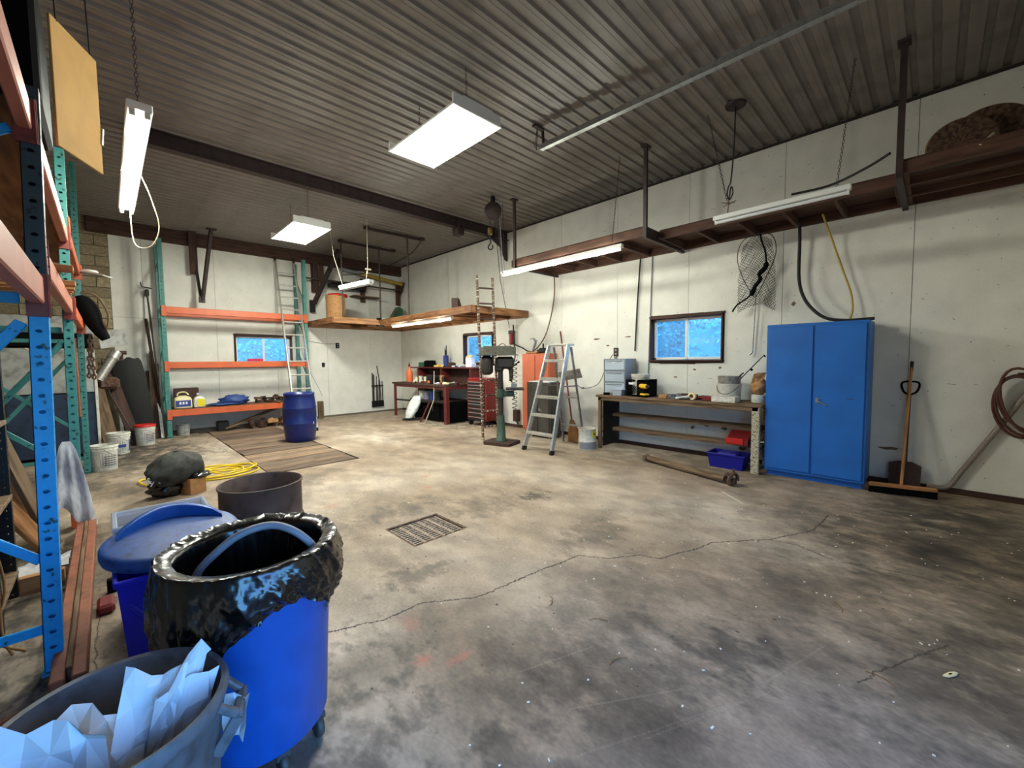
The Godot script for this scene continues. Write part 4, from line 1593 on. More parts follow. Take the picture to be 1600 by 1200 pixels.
func build_bins() -> void:
	# --- blue can with a black liner
	var c := V(0.37, 0, -1.81)
	var o := thing("trash_can", "blue round trash can on casters lined with a black bag, a grey hose arching inside", "trash can", c)
	var g := N()
	g.lathe([Vector2(0.001, 0.1), Vector2(0.225, 0.1), Vector2(0.238, 0.115), Vector2(0.268, 0.74), Vector2(0.272, 0.76), Vector2(0.284, 0.765), Vector2(0.286, 0.795), Vector2(0.275, 0.803), Vector2(0.262, 0.8), Vector2(0.228, 0.13), Vector2(0.001, 0.12)], 48)
	part("body", g, M.can_blue, o)
	g = N()
	var f := FastNoiseLite.new()
	f.seed = 4
	f.frequency = 1.6
	var drops := [[-20, 0.2], [0, 0.19], [25, 0.2], [45, 0.23], [60, 0.19], [75, 0.14], [90, 0.145], [110, 0.2], [128, 0.28], [150, 0.36], [172, 0.33], [200, 0.26], [250, 0.22], [300, 0.2], [340, 0.2]]
	var grid := []
	var cols := 168
	var rows_out := 24
	for i in rows_out + 11:
		var row := PackedVector3Array()
		for j in cols:
			var deg := 360.0 * j / cols - 20.0
			var ang := deg_to_rad(deg)
			var dl := 0.2
			for q in drops.size() - 1:
				if deg >= drops[q][0] and deg <= drops[q + 1][0]:
					dl = lerpf(drops[q][1], drops[q + 1][1], smoothstep(drops[q][0], drops[q + 1][0], deg))
			var pl := 0.9 * f.get_noise_2d(cos(ang) * 1.6 + i * 0.02, sin(ang) * 1.6) + 0.85 * (0.5 - 2.2 * absf(f.get_noise_3d(cos(ang) * 2.6 + i * 0.03, sin(ang) * 2.6 - i * 0.02, 7.0))) + 0.45 * (0.5 - 2.5 * absf(f.get_noise_3d(cos(ang) * 7.0 + i * 0.05, sin(ang) * 7.0 + i * 0.05, 3.0)))
			var r: float
			var y: float
			if i < rows_out:
				var t := 1.0 - float(i) / (rows_out - 1)  # 1 at the hem, 0 at the rim
				y = 0.812 - dl * t + 0.012 * f.get_noise_2d(deg * 0.09, 5.0) * t
				r = 0.296 + 0.022 * sin(t * PI) + 0.02 * pl * (0.2 + t) - 0.006 * t
			else:
				var t := float(i - rows_out) / 10.0
				y = 0.818 - 0.52 * t * t - 0.05 * t
				r = lerpf(0.29, 0.246, smoothstep(0.0, 0.12, t)) - 0.035 * t - 0.011 * absf(pl) * (0.3 + t)
			if i == rows_out - 1 or i == rows_out:
				y += 0.008 * pl
			row.append(V(cos(ang) * r, y, sin(ang) * r))
		grid.append(row)
	g.surf(grid, true)
	g.lathe([Vector2(0.001, 0.25), Vector2(0.215, 0.26)], 24)
	part("liner_bag", g, M.bag_black, o)
	g = W(o)
	g.tube(spline([V(0.2, 0.6, -1.9), V(0.2, 0.72, -1.87), V(0.255, 0.81, -1.81), V(0.33, 0.87, -1.77), V(0.42, 0.885, -1.735), V(0.49, 0.85, -1.68), V(0.545, 0.77, -1.66), V(0.55, 0.66, -1.7)]), 0.014, 10)
	part("hose", g, M.hose_grey, o)
	for q in [[0.17, 0.12], [-0.17, 0.12], [0.17, -0.12], [-0.17, -0.12], [0.02, 0.2]]:
		g = N()
		g.at(V(q[0], 0.045, q[1]), Basis(Vector3.FORWARD, PI / 2))
		g.lathe([Vector2(0.001, -0.014), Vector2(0.04, -0.014), Vector2(0.045, -0.008), Vector2(0.045, 0.008), Vector2(0.04, 0.014), Vector2(0.001, 0.014)], 18)
		g.at(V(q[0], 0.085, q[1]))
		g.box(Vector3.ZERO, V(0.05, 0.03, 0.04), 0.004)
		part("caster", g, M.cabinet_grey, o)
	var tm := TextMesh.new()
	tm.text = "HAR"
	tm.font_size = 10
	tm.pixel_size = 0.0042
	tm.depth = 0.0015
	var fo := SystemFont.new()
	fo.font_names = PackedStringArray(["Droid Sans"])
	fo.font_italic = true
	tm.font = fo
	var tx := part("handwriting", tm, M.print_dark, o)
	var ta := deg_to_rad(34.0)
	tx.position = V(cos(ta) * 0.262, 0.545, sin(ta) * 0.262)
	tx.basis = Basis(Vector3.UP, PI / 2 - ta) * Basis(Vector3.BACK, 0.12)
	# --- blue lid on the bins
	o = thing("can_lid", "large round blue can lid lying tilted on the bright blue bin", "lid", V(0.215, 0.56, -2.82))
	o.basis = Basis(V(1, 0, 0.2).normalized(), deg_to_rad(5.0))
	g = N()
	g.lathe([Vector2(0.265, -0.02), Vector2(0.285, -0.02), Vector2(0.29, 0.0), Vector2(0.288, 0.03), Vector2(0.278, 0.042), Vector2(0.262, 0.044), Vector2(0.2, 0.062), Vector2(0.001, 0.07)], 56)
	g.lathe([Vector2(0.001, 0.06), Vector2(0.25, 0.03), Vector2(0.265, -0.02)], 56)
	part("disc", g, M.lid_blue, o)
	g = N()
	var ridge := []
	for k in 13:
		var t := k / 12.0
		ridge.append(V(lerpf(-0.22, 0.22, t), 0.068 + 0.028 * sin(t * PI), -0.03 - 0.14 * sin(t * PI)))
	var rg := []
	for k in 13:
		var p: Vector3 = ridge[k]
		var hh := 0.004 + 0.045 * pow(sin(k / 12.0 * PI), 0.35)
		rg.append(PackedVector3Array([p + V(0, -0.03, 0.016), p + V(0, hh * 0.6, 0.012), p + V(0, hh * 0.75, 0.004), p + V(0, hh * 0.75, -0.02), p + V(0, hh * 0.5, -0.06), p + V(0, -0.03, -0.09)]))
	g.surf(rg)
	part("ridge", g, M.can_blue, o)
	g = N()
	for s in [-1, 1]:
		g.box(V(s * 0.05, 0.1, -0.16), V(0.014, 0.035, 0.03), 0.004)
	part("latch", g, M.can_blue, o)
	# --- bright blue bin and clear tote under it
	o = thing("recycling_bin", "bright blue plastic recycling bin under the round lid", "bin", V(0.22, 0, -2.72))
	g = N()
	open_box(g, 0.2, 0.14, 0.235, 0.17, 0.5, 0.006)
	g.box(V(0, 0.5, 0.172), V(0.49, 0.03, 0.02), 0.005)
	g.box(V(0, 0.5, -0.172), V(0.49, 0.03, 0.02), 0.005)
	g.box(V(0.237, 0.5, 0), V(0.02, 0.03, 0.34), 0.005)
	g.box(V(-0.237, 0.5, 0), V(0.02, 0.03, 0.34), 0.005)
	part("body", g, M.bin_blue, o)
	g = N()
	g.bar(V(-0.22, 0.42, 0.15), V(-0.12, 0.28, 0.168), 0.02, 0.025, 0.004)
	g.bar(V(-0.12, 0.28, 0.168), V(0.12, 0.28, 0.168), 0.02, 0.025, 0.004)
	part("grip", g, M.bin_blue, o)
	o = thing("clear_tote", "cloudy clear plastic storage tote behind the blue lid", "tote", V(0.2, 0, -3.2))
	g = N()
	open_box(g, 0.17, 0.12, 0.205, 0.155, 0.6, 0.005)
	part("body", g, M.clear, o)
	g = N()
	for s in [-1, 1]:
		g.box(V(0, 0.61, s * 0.16), V(0.44, 0.03, 0.025), 0.006)
		g.box(V(s * 0.21, 0.61, 0), V(0.025, 0.03, 0.34), 0.006)
	part("rim", g, M.clear, o)
	g = N()
	g.box(V(0.0, 0.47, 0.0), V(0.33, 0.2, 0.22), 0.02)
	part("folded_cloth", g, M.cloth, o)
	g = N()
	g.box(V(-0.02, 0.03, 0.0), V(0.08, 0.06, 0.16), 0.015)
	g.at(V(0.0, 0.03, 0.0))
	single("red_block", g, M.red_dark, "small dark red block lying on the floor beside the clear tote", "block", V(-0.05, 0.0, -3.5))
	g = N()
	g.box(V(0, 0.045, 0), V(0.05, 0.09, 0.05), 0.006)
	single("black_block", g, M.black, "small black block standing on the floor behind the dark red block", "block", V(-0.04, 0.0, -3.75))
	# --- grey can with paper
	o = thing("trash_can", "grey round trash can with white torn paper bags sticking out", "trash can", V(-0.03, 0, -1.42))
	g = N()
	g.lathe([Vector2(0.001, 0.0), Vector2(0.18, 0.0), Vector2(0.19, 0.012), Vector2(0.226, 0.575), Vector2(0.236, 0.585), Vector2(0.243, 0.612), Vector2(0.236, 0.626), Vector2(0.224, 0.622), Vector2(0.186, 0.03), Vector2(0.001, 0.025)], 56)
	part("body", g, M.can_grey, o)
	for s in [0.32, PI + 0.32]:
		g = N()
		g.at(Vector3.ZERO, Basis(Vector3.UP, -s))
		g.bar(V(0.225, 0.59, -0.055), V(0.268, 0.55, -0.045), 0.02, 0.02, 0.004)
		g.bar(V(0.225, 0.59, 0.055), V(0.268, 0.55, 0.045), 0.02, 0.02, 0.004)
		g.bar(V(0.268, 0.55, -0.055), V(0.268, 0.55, 0.055), 0.024, 0.022, 0.006)
		g.bar(V(0.215, 0.45, -0.045), V(0.268, 0.54, -0.045), 0.012, 0.03, 0.003)
		g.bar(V(0.215, 0.45, 0.045), V(0.268, 0.54, 0.045), 0.012, 0.03, 0.003)
		part("handle", g, M.can_grey, o)
	o = thing("paper_bag", "torn white paper bag standing up out of the grey trash can", "paper bag", V(0.0, 0.3, -1.42))
	for q in [["front_sheet", V(-0.075, 0.34, -1.36), V(0.075, 0.4, -0.05), V(0.12, -0.02, 0.02), 7, 5, 0.022, 11, "paper"], ["rear_sheet", V(-0.01, 0.36, -1.4), V(0.06, 0.33, 0.02), V(0.13, 0.03, -0.03), 6, 5, 0.024, 17, "paper"], ["side_sheet", V(0.03, 0.4, -1.33), V(0.06, 0.22, -0.04), V(0.085, 0.01, -0.05), 5, 4, 0.02, 19, "paper"], ["torn_flap", V(0.0, 0.33, -1.3), V(0.03, 0.2, -0.02), V(0.06, -0.03, 0.0), 5, 4, 0.016, 23, "cloth"]]:
		g = W(o)
		fold_sheet(g, q[1], q[2], q[3], q[4], q[5], q[6], q[7])
		part(q[0], g, M[q[8]], o)
	o = thing("paper_bag", "crushed white paper bag with printed lines lying in the grey trash can", "paper bag", V(-0.14, 0.3, -1.42))
	for q in [["front_sheet", V(-0.245, 0.35, -1.36), V(0.03, 0.34, -0.06), V(0.19, -0.01, 0.06), 5, 5, 0.02, 31, "paper"], ["rear_sheet", V(-0.2, 0.42, -1.46), V(0.03, 0.22, -0.02), V(0.17, 0.0, 0.05), 5, 5, 0.022, 37, "paper"], ["fold", V(-0.12, 0.38, -1.36), V(0.05, 0.2, -0.01), V(0.09, -0.03, 0.03), 5, 4, 0.02, 41, "paper"]]:
		g = W(o)
		fold_sheet(g, q[1], q[2], q[3], q[4], q[5], q[6], q[7])
		part(q[0], g, M[q[8]], o)
	g = W(o)
	for k in 6:
		g.bar(V(-0.135 + k * 0.002, 0.39 + k * 0.009, -1.285 - k * 0.003), V(-0.07 + k * 0.002, 0.395 + k * 0.009, -1.262 - k * 0.003), 0.002, 0.002, 0.0)
	part("print", g, M.print_dark, o)
	o = thing("paper_scrap", "white paper scrap poking out between the grey can and the blue can", "paper", V(0.19, 0.45, -1.33))
	g = W(o)
	fold_sheet(g, V(0.18, 0.45, -1.35), V(0.02, 0.11, -0.02), V(0.05, 0.02, 0.05), 3, 3, 0.008, 43)
	part("sheet", g, M.paper, o)
	# --- cut-down rusty drum
	o = thing("steel_drum", "rusty cut-down open steel drum behind the blue trash can", "drum", V(0.84, 0, -3.73))
	g = N()
	g.lathe([Vector2(0.001, 0.0), Vector2(0.285, 0.0), Vector2(0.292, 0.01), Vector2(0.286, 0.03), Vector2(0.286, 0.22), Vector2(0.295, 0.235), Vector2(0.295, 0.255), Vector2(0.286, 0.27), Vector2(0.286, 0.53), Vector2(0.295, 0.54), Vector2(0.296, 0.552), Vector2(0.288, 0.557), Vector2(0.28, 0.55), Vector2(0.28, 0.02), Vector2(0.001, 0.012)], 48)
	part("shell", g, M.drum_dark, o)
	# --- duffel, box and yellow cord
	o = thing("duffel_bag", "dark grey stuffed duffel bag with white drawcords lying on a box", "bag", V(0.52, 0.13, -6.05))
	g = N()
	g.at(V(0, 0.17, 0), Basis(Vector3.UP, 0.75))
	g.blob(Vector3.ZERO, V(0.32, 0.19, 0.2), 0.16, 1.7, 3, 22, 34)
	part("body", g, M.duffel, o)
	g = N()
	for k in 7:
		var p := V(-0.22, 0.1, 0.18)
		g.tube(spline([p, p + V(rng.randf_range(-0.05, 0.04), rng.randf_range(0.0, 0.06), rng.randf_range(0.0, 0.05)), p + V(rng.randf_range(-0.06, 0.06), rng.randf_range(-0.06, 0.03), rng.randf_range(0.0, 0.06))], 4), 0.006, 5)
	part("drawcord", g, M.paper, o)
	g = N()
	g.blob(V(0, 0.09, 0), V(0.17, 0.1, 0.13), 0.3, 2.0, 9, 14, 20, -0.09)
	single("bin_bag", g, M.bag_black, "small shiny black plastic bag under the duffel bag", "bag", V(0.42, 0.0, -6.05))
	o = thing("cardboard_box", "worn small cardboard box with a plastic bag under the duffel", "box", V(0.66, 0, -5.98), 0.5)
	g = N()
	g.box(V(0, 0.09, 0), V(0.18, 0.18, 0.16), 0.004)
	part("box", g, M.cardboard, o)
	g = N()
	g.blob(V(0.04, 0.19, 0.0), V(0.13, 0.045, 0.1), 0.5, 2.5, 5, 10, 16)
	part("plastic_film", g, M.bag_black, o)
	g = N()
	var loops := []
	for k in 150:
		var t := k / 150.0
		var a := t * TAU * 7.0
		var rr := 0.28 + 0.1 * sin(t * 23.0) + 0.06 * sin(t * 51.0)
		loops.append(V(1.02 + cos(a) * rr * 1.15 + 0.05 * sin(t * 9.0), 0.012 + 0.05 * absf(sin(t * 37.0)) * (0.5 + 0.5 * sin(t * 5.0)), -6.75 + sin(a) * rr * 0.85))
	loops = loops + [V(0.75, 0.012, -6.9), V(0.5, 0.012, -7.15), V(0.3, 0.02, -7.05), V(0.22, 0.03, -6.9), V(0.3, 0.012, -6.65), V(0.5, 0.012, -6.5)]
	g.tube(spline(loops, 2), 0.011, 6)
	lone("cord_heap", g, M.cord_yellow, "yellow extension cord heaped in loops on the floor beside the duffel bag", "cord")
	# --- litter on the floor
	g = N()
	for k in 420:
		var x := rng.randf_range(0.9, 5.4)
		var z := rng.randf_range(-5.2, 0.5)
		if k % 3 == 0:
			x = rng.randfn(3.6, 0.7)
			z = rng.randfn(-2.6, 1.0)
		if x > 5.7 or z > 0.7 or (x < 2.3 and x > 1.65 and z > -3.45 and z < -2.85) or x < 0.75:
			continue
		var s := rng.randf_range(0.003, 0.0085)
		g.at(V(x, 0.002, z), Basis(Vector3.UP, rng.randf() * TAU))
		g.box(Vector3.ZERO, V(s * rng.randf_range(1.0, 2.6), 0.003, s), 0.0)
	var chips := single("floor_chips", g, M.chip_white, "pale paint chips and wood crumbs scattered over the concrete floor", "debris")
	chips.set_meta("kind", "stuff")
	g = N()
	g.at(V(2.76, 0.004, 0.1), Basis(Vector3.UP, -0.5))
	g.blob(Vector3.ZERO, V(0.045, 0.004, 0.013), 0.2, 2.0, 2, 6, 14)
	lone("dry_leaf", g, M.cream, "small pale dry leaf lying alone on the bare concrete", "leaf")
	for q in [[1.9, -1.62, 0.6], [1.95, -1.3, 2.2], [2.5, -0.12, 1.2], [3.05, -0.35, 0.4], [1.75, -1.05, 2.7]]:
		g = N()
		g.tube(spline([V(-0.05, 0.004, 0), V(-0.01, 0.004, 0.012), V(0.03, 0.004, 0.008), V(0.06, 0.004, -0.012)], 3), 0.002, 4)
		single("straw", g, M.straw, "thin curved dry grass straw lying on the concrete", "straw", V(q[0], 0, q[1]), q[2], "straws on the floor")


func open_box(g: G, bx: float, bz: float, tx: float, tz: float, h: float, th: float) -> void:
	# tapered open box: bottom half sizes bx, bz; top half sizes tx, tz
	var b := [V(-bx, 0, -bz), V(bx, 0, -bz), V(bx, 0, bz), V(-bx, 0, bz)]
	var t := [V(-tx, h, -tz), V(tx, h, -tz), V(tx, h, tz), V(-tx, h, tz)]
	var c := V(0, h * 0.5, 0)
	g.face(c, b)
	for i in 4:
		var j := (i + 1) % 4
		g.face(c, [b[i], b[j], t[j], t[i]])
		var k := 1.0 - th / maxf(bx, bz)
		var bi: Vector3 = b[i] * k + V(0, th, 0)
		var bj: Vector3 = b[j] * k + V(0, th, 0)
		var ti: Vector3 = V(t[i].x * k, h, t[i].z * k)
		var tj: Vector3 = V(t[j].x * k, h, t[j].z * k)
		g.face(c + (bi + bj) * 3.0, [bi, bj, tj, ti])
		g.face(c, [t[i], t[j], tj, ti])
	g.face(V(0, -9, 0), [b[0] + V(0, th, 0), b[1] + V(0, th, 0), b[2] + V(0, th, 0), b[3] + V(0, th, 0)])


# ------------------------------------------------------------------ back wall
func build_back_wall() -> void:
	# barrel
	var o := thing("plastic_barrel", "large royal blue plastic barrel standing on the floor planks", "barrel", V(2.6, 0.0, -8.46))
	var g := N()
	g.lathe([Vector2(0.001, 0.0), Vector2(0.23, 0.0), Vector2(0.25, 0.02), Vector2(0.268, 0.12), Vector2(0.285, 0.3), Vector2(0.287, 0.34), Vector2(0.292, 0.35), Vector2(0.287, 0.36), Vector2(0.292, 0.5), Vector2(0.287, 0.62), Vector2(0.292, 0.635), Vector2(0.286, 0.65), Vector2(0.272, 0.8), Vector2(0.262, 0.87), Vector2(0.268, 0.885), Vector2(0.268, 0.91), Vector2(0.25, 0.925), Vector2(0.235, 0.92), Vector2(0.225, 0.895), Vector2(0.001, 0.895)], 48)
	part("body", g, M.barrel_blue, o)
	g = N()
	for s in [-1, 1]:
		g.at(V(s * 0.14, 0.895, 0))
		g.lathe([Vector2(0.04, 0.0), Vector2(0.04, 0.02), Vector2(0.001, 0.022)], 14)
	part("bung", g, M.barrel_blue, o)
	g = N()
	for k in 3:
		g.at(V(0, 0, 0), Basis(Vector3.UP, 0.6 + k * 0.4))
		g.box(V(0, 0.35 + k * 0.07, 0.292), V(0.012, 0.05, 0.004), 0.001)
	part("scuff", g, M.paper, o)
	# ladder leaning at the rack
	extension_ladder(V(2.81, 0, -9.4), V(3.23, 0, -9.4), V(0.062, 1, -0.48), 4.05)
	# goods on the lower shelf of the green rack
	var sh := 0.575
	o = thing("jug", "cream plastic jug with a blue label at the end of the orange rack shelf", "jug", V(1.1, sh, -10.85))
	g = N()
	jug_body(g, 0.15, 0.1, 0.26)
	part("body", g, M.cream, o)
	g = N()
	g.box(V(0, 0.1, 0.084), V(0.24, 0.13, 0.01), 0.002)
	part("label", g, M.label_blue, o)
	g = N()
	for k in 3:
		g.box(V(-0.05 + k * 0.05, 0.11, 0.09), V(0.03, 0.05, 0.003), 0.0)
	part("print", g, M.paper, o)
	g = N()
	g.tube(spline([V(-0.09, 0.26, 0), V(-0.06, 0.32, 0), V(0.04, 0.33, 0), V(0.1, 0.27, 0)]), 0.014, 8)
	part("handle", g, M.cream, o)
	o = thing("jug", "white plastic jug with a yellow label beside the cream jug", "jug", V(1.37, sh, -10.83))
	g = N()
	jug_body(g, 0.1, 0.08, 0.24)
	part("body", g, M.pail_white, o)
	g = N()
	g.box(V(0.02, 0.1, 0.067), V(0.13, 0.15, 0.01), 0.002)
	part("label", g, M.label_yellow, o)
	g = N()
	g.at(V(-0.02, 0.26, 0))
	g.lathe([Vector2(0.022, 0.0), Vector2(0.022, 0.04), Vector2(0.001, 0.042)], 12)
	part("cap", g, M.paper, o)
	g = N()
	g.box(V(0, 0.2, 0), V(0.42, 0.4, 0.12), 0.01)
	single("dark_case", g, M.brown, "dark brown open case standing behind the jugs on the rack shelf", "case", V(1.2, sh, -11.2))
	o = thing("folded_tarp", "folded shiny blue tarp on the lower rack shelf", "tarp", V(1.95, sh, -10.9))
	g = N()
	g.blob(V(0.05, 0.1, 0), V(0.27, 0.12, 0.17), 0.4, 2.6, 12, 16, 24, -0.1)
	part("fold", g, M.tarp_blue, o)
	g = N()
	g.blob(V(-0.12, 0.03, 0.02), V(0.32, 0.035, 0.18), 0.3, 2.2, 14, 8, 20)
	part("fold", g, M.tarp_blue, o)
	# scrap pieces on the shelf, each a bent offcut of metal or wood
	var r := RandomNumberGenerator.new()
	r.seed = 77
	for k in 12:
		g = N()
		var l := r.randf_range(0.12, 0.34)
		g.at(V(0, 0.03, 0), Basis.from_euler(V(r.randf_range(-0.3, 0.3), r.randf() * 3.0, r.randf_range(-0.15, 0.15))))
		g.box(Vector3.ZERO, V(l, r.randf_range(0.03, 0.06), r.randf_range(0.04, 0.1)), 0.006)
		g.box(V(l * 0.3, 0.03, 0.02), V(l * 0.3, 0.04, 0.05), 0.008)
		single("scrap_part", g, [M.rusty, M.brown, M.lumber_old, M.steel_dark][k % 4], NTH[k % 6] + " scrap offcut from the folded tarp, " + ["bottom", "top"][k / 6] + " layer of the heap", "scrap", V(2.5 + (k % 6) * 0.14, sh + (k / 6) * 0.07, -10.95 + (k % 3) * 0.08), 0.0, "scrap on the rack shelf")
	for k in 9:
		g = N()
		var l := r.randf_range(0.14, 0.4)
		g.at(V(0, 0.05, 0), Basis.from_euler(V(r.randf_range(-0.3, 0.3), r.randf() * 3.0, r.randf_range(-0.2, 0.2))))
		g.box(Vector3.ZERO, V(l, r.randf_range(0.05, 0.1), r.randf_range(0.06, 0.12)), 0.012)
		g.box(V(-l * 0.2, 0.05, 0.0), V(l * 0.4, 0.05, 0.07), 0.01)
		single("wood_offcut", g, [M.lumber_old, M.brown, M.rusty, M.cardboard][k % 4], NTH[k % 5] + " dirty offcut from the dark motor, " + ["bottom", "top"][k / 5] + " row under the back rack", "wood", V(2.3 + (k % 5) * 0.22, 0.0 + (k / 5) * 0.08, -11.0 + (k % 2) * 0.15), 0.0, "offcuts under the back rack")
	g = N()
	g.bar(V(1.8, 0.05, -10.9), V(3.0, 0.42, -11.2), 0.12, 0.04, 0.004)
	lone("slanting_plank", g, M.lumber_old, "old plank slanting under the lowest orange beam", "plank")
	g = N()
	g.box(V(0, 0.11, 0), V(0.22, 0.22, 0.2), 0.02)
	single("dark_motor", g, M.black_metal, "dark motor casing on the floor at the foot of the slanting plank", "motor", V(1.78, 0.0, -11.0))
	pail_small("small dirty white bucket in the shade under the back rack", V(1.1, 0, -11.0))
	# rifle-like rods in a holder
	o = thing("rod_holder", "black wall holder with upright iron rods on the back wall", "tool holder", V(5.65, 0.17, -11.44))
	g = N()
	g.box(V(0, 0.09, 0.03), V(0.36, 0.18, 0.05), 0.006)
	g.box(V(0, 0.62, 0.03), V(0.36, 0.025, 0.05), 0.003)
	part("bracket", g, M.black_metal, o)
	for q in [[-0.15, 1.0, 0.014, 0.0], [-0.12, 0.95, 0.018, 0.01], [-0.04, 0.9, 0.01, 0.02], [-0.01, 0.65, 0.02, 0.0], [0.05, 0.8, 0.012, 0.0], [0.1, 1.2, 0.012, -0.1], [0.15, 0.75, 0.012, 0.0]]:
		g = N()
		g.tube([V(q[0], 0.05, 0.035), V(q[0] + q[3] * 0.3, q[1] * 0.6, 0.035), V(q[0] + q[3], q[1], 0.03)], q[2], 7)
		part("rod", g, M.steel_rod, o)
	outlet("brown double outlet with a cable on the back wall above the other outlet", V(4.55, 1.94, ZB), 0.0, M.black, true)
	outlet("black wall outlet on the back wall near the rack", V(4.16, 1.42, ZB), 0.0, M.black, false)
	g = N()
	g.tube(spline([V(3.6, 2.3, ZB + 0.01), V(3.75, 2.08, ZB + 0.012), V(4.1, 2.0, ZB + 0.012), V(4.5, 1.98, ZB + 0.02)]), 0.006, 5)
	lone("wall_cable", g, M.hose_grey, "thin cable stapled to the back wall leading to the upper outlet", "cable")
	g = N()
	g.tube(spline([V(3.62, 1.9, ZB + 0.012), V(3.72, 1.45, ZB + 0.012), V(3.95, 0.95, ZB + 0.012), V(4.1, 0.6, ZB + 0.012)]), 0.005, 5)
	lone("wall_cable", g, M.hose_grey, "thin cable sagging down the back wall towards the floor", "cable")
	g = N()
	g.box(V(0, 0.23, 0), V(0.13, 0.46, 0.1), 0.006)
	g.box(V(0.03, 0.12, 0.055), V(0.05, 0.2, 0.012), 0.002)
	single("stub_post", g, M.lumber_old, "short wooden post stub standing at the back wall", "post", V(4.02, 0, -11.38))
	# triangular hanger on the header
	o = thing("hanger_frame", "brown angle-iron hanger hanging in a V under the header beam", "bracket", V(1.55, 2.8, -10.95))
	g = W(o)
	g.bar(V(1.46, 4.33, -11.3), V(1.46, 3.42, -11.3), 0.05, 0.14, 0.004, Vector3.RIGHT)
	part("plate", g, M.dark_wood, o)
	g = W(o)
	g.bar(V(1.72, 4.33, -10.75), V(1.55, 2.82, -11.1), 0.07, 0.05, 0.004)
	g.bar(V(1.5, 3.5, -11.28), V(1.54, 2.82, -11.12), 0.05, 0.04, 0.004)
	part("strut", g, M.steel_dark, o)
	g = W(o)
	g.box(V(1.545, 2.86, -11.1), V(0.11, 0.12, 0.06), 0.004)
	g.box(V(1.72, 4.31, -10.75), V(0.18, 0.03, 0.1), 0.004)
	part("gusset", g, M.steel_dark, o)
	# bright pink marker strip outside the back window
	g = N()
	g.box(V(0, 0.03, 0), V(0.34, 0.06, 0.03), 0.01)
	single("pink_strip", g, M.pink, "bright pink strip lying on the sill of the back window", "strip", V(2.6, 1.535, ZB - 0.08))


func pail_small(label: String, at: Vector3) -> void:
	var o := thing("bucket", label, "bucket", at)
	var g := N()
	g.lathe([Vector2(0.001, 0.0), Vector2(0.1, 0.0), Vector2(0.12, 0.22), Vector2(0.125, 0.225), Vector2(0.118, 0.23), Vector2(0.098, 0.01), Vector2(0.001, 0.008)], 20)
	part("shell", g, M.furnace, o)


func jug_body(g: G, hx: float, hz: float, h: float) -> void:
	var prof := [Vector2(0.0, 0.0), Vector2(0.96, 0.0), Vector2(1.0, 0.02), Vector2(1.0, h * 0.68), Vector2(0.85, h * 0.85), Vector2(0.4, h * 0.98), Vector2(0.3, h), Vector2(0.0, h)]
	var grid := []
	for p in prof:
		var row := PackedVector3Array()
		for j in 24:
			var a := TAU * j / 24
			var ca := signf(cos(a)) * pow(absf(cos(a)), 0.5)
			var sa := signf(sin(a)) * pow(absf(sin(a)), 0.5)
			row.append(V(ca * hx * maxf(p.x, 0.001), p.y, sa * hz * 0.85 * maxf(p.x, 0.001)))
		grid.append(row)
	grid.reverse()
	g.surf(grid, true)


func outlet(label: String, at: Vector3, turn: float, m: Material, big: bool) -> void:
	var o := thing("wall_outlet", label, "outlet", at, turn)
	var g := N()
	var k := 1.25 if big else 1.0
	g.box(V(0, 0, 0.008), V(0.075 * k, 0.12 * k, 0.016), 0.004)
	part("cover", g, m, o)
	for s in [-1, 1]:
		g = N()
		g.box(V(0, s * 0.027 * k, 0.017), V(0.035, 0.032, 0.008), 0.003)
		part("socket", g, M.drawer_grey if big else M.brown, o)


func extension_ladder(a: Vector3, b: Vector3, dirv: Vector3, top: float) -> void:
	var o := thing("extension_ladder", "aluminium extension ladder leaning on the green rack behind the blue barrel", "ladder", (a + b) * 0.5)
	var sx := (b - a).normalized()
	var m := sx.cross(dirv).normalized()
	for q in [a, b]:
		var g := W(o)
		g.bar(q + dirv * 0.03, q + dirv * (top - (0.0 if q == a else 0.08)), 0.028, 0.075, 0.004, m)
		part("rail", g, M.aluminium, o)
		g = W(o)
		g.bar(q, q + dirv * 0.06, 0.035, 0.085, 0.005, m)
		part("foot", g, M.rubber, o)
		g = W(o)
		g.bar(q + dirv * (top - 0.1), q + dirv * (top + 0.02), 0.036, 0.085, 0.005, m)
		part("end_cap", g, M.brown, o)
	var y := 0.3
	while y < top - 0.1:
		var g := W(o)
		g.tube([a + dirv * y, b + dirv * y], 0.017, 8)
		part("rung", g, M.aluminium, o)
		y += 0.305


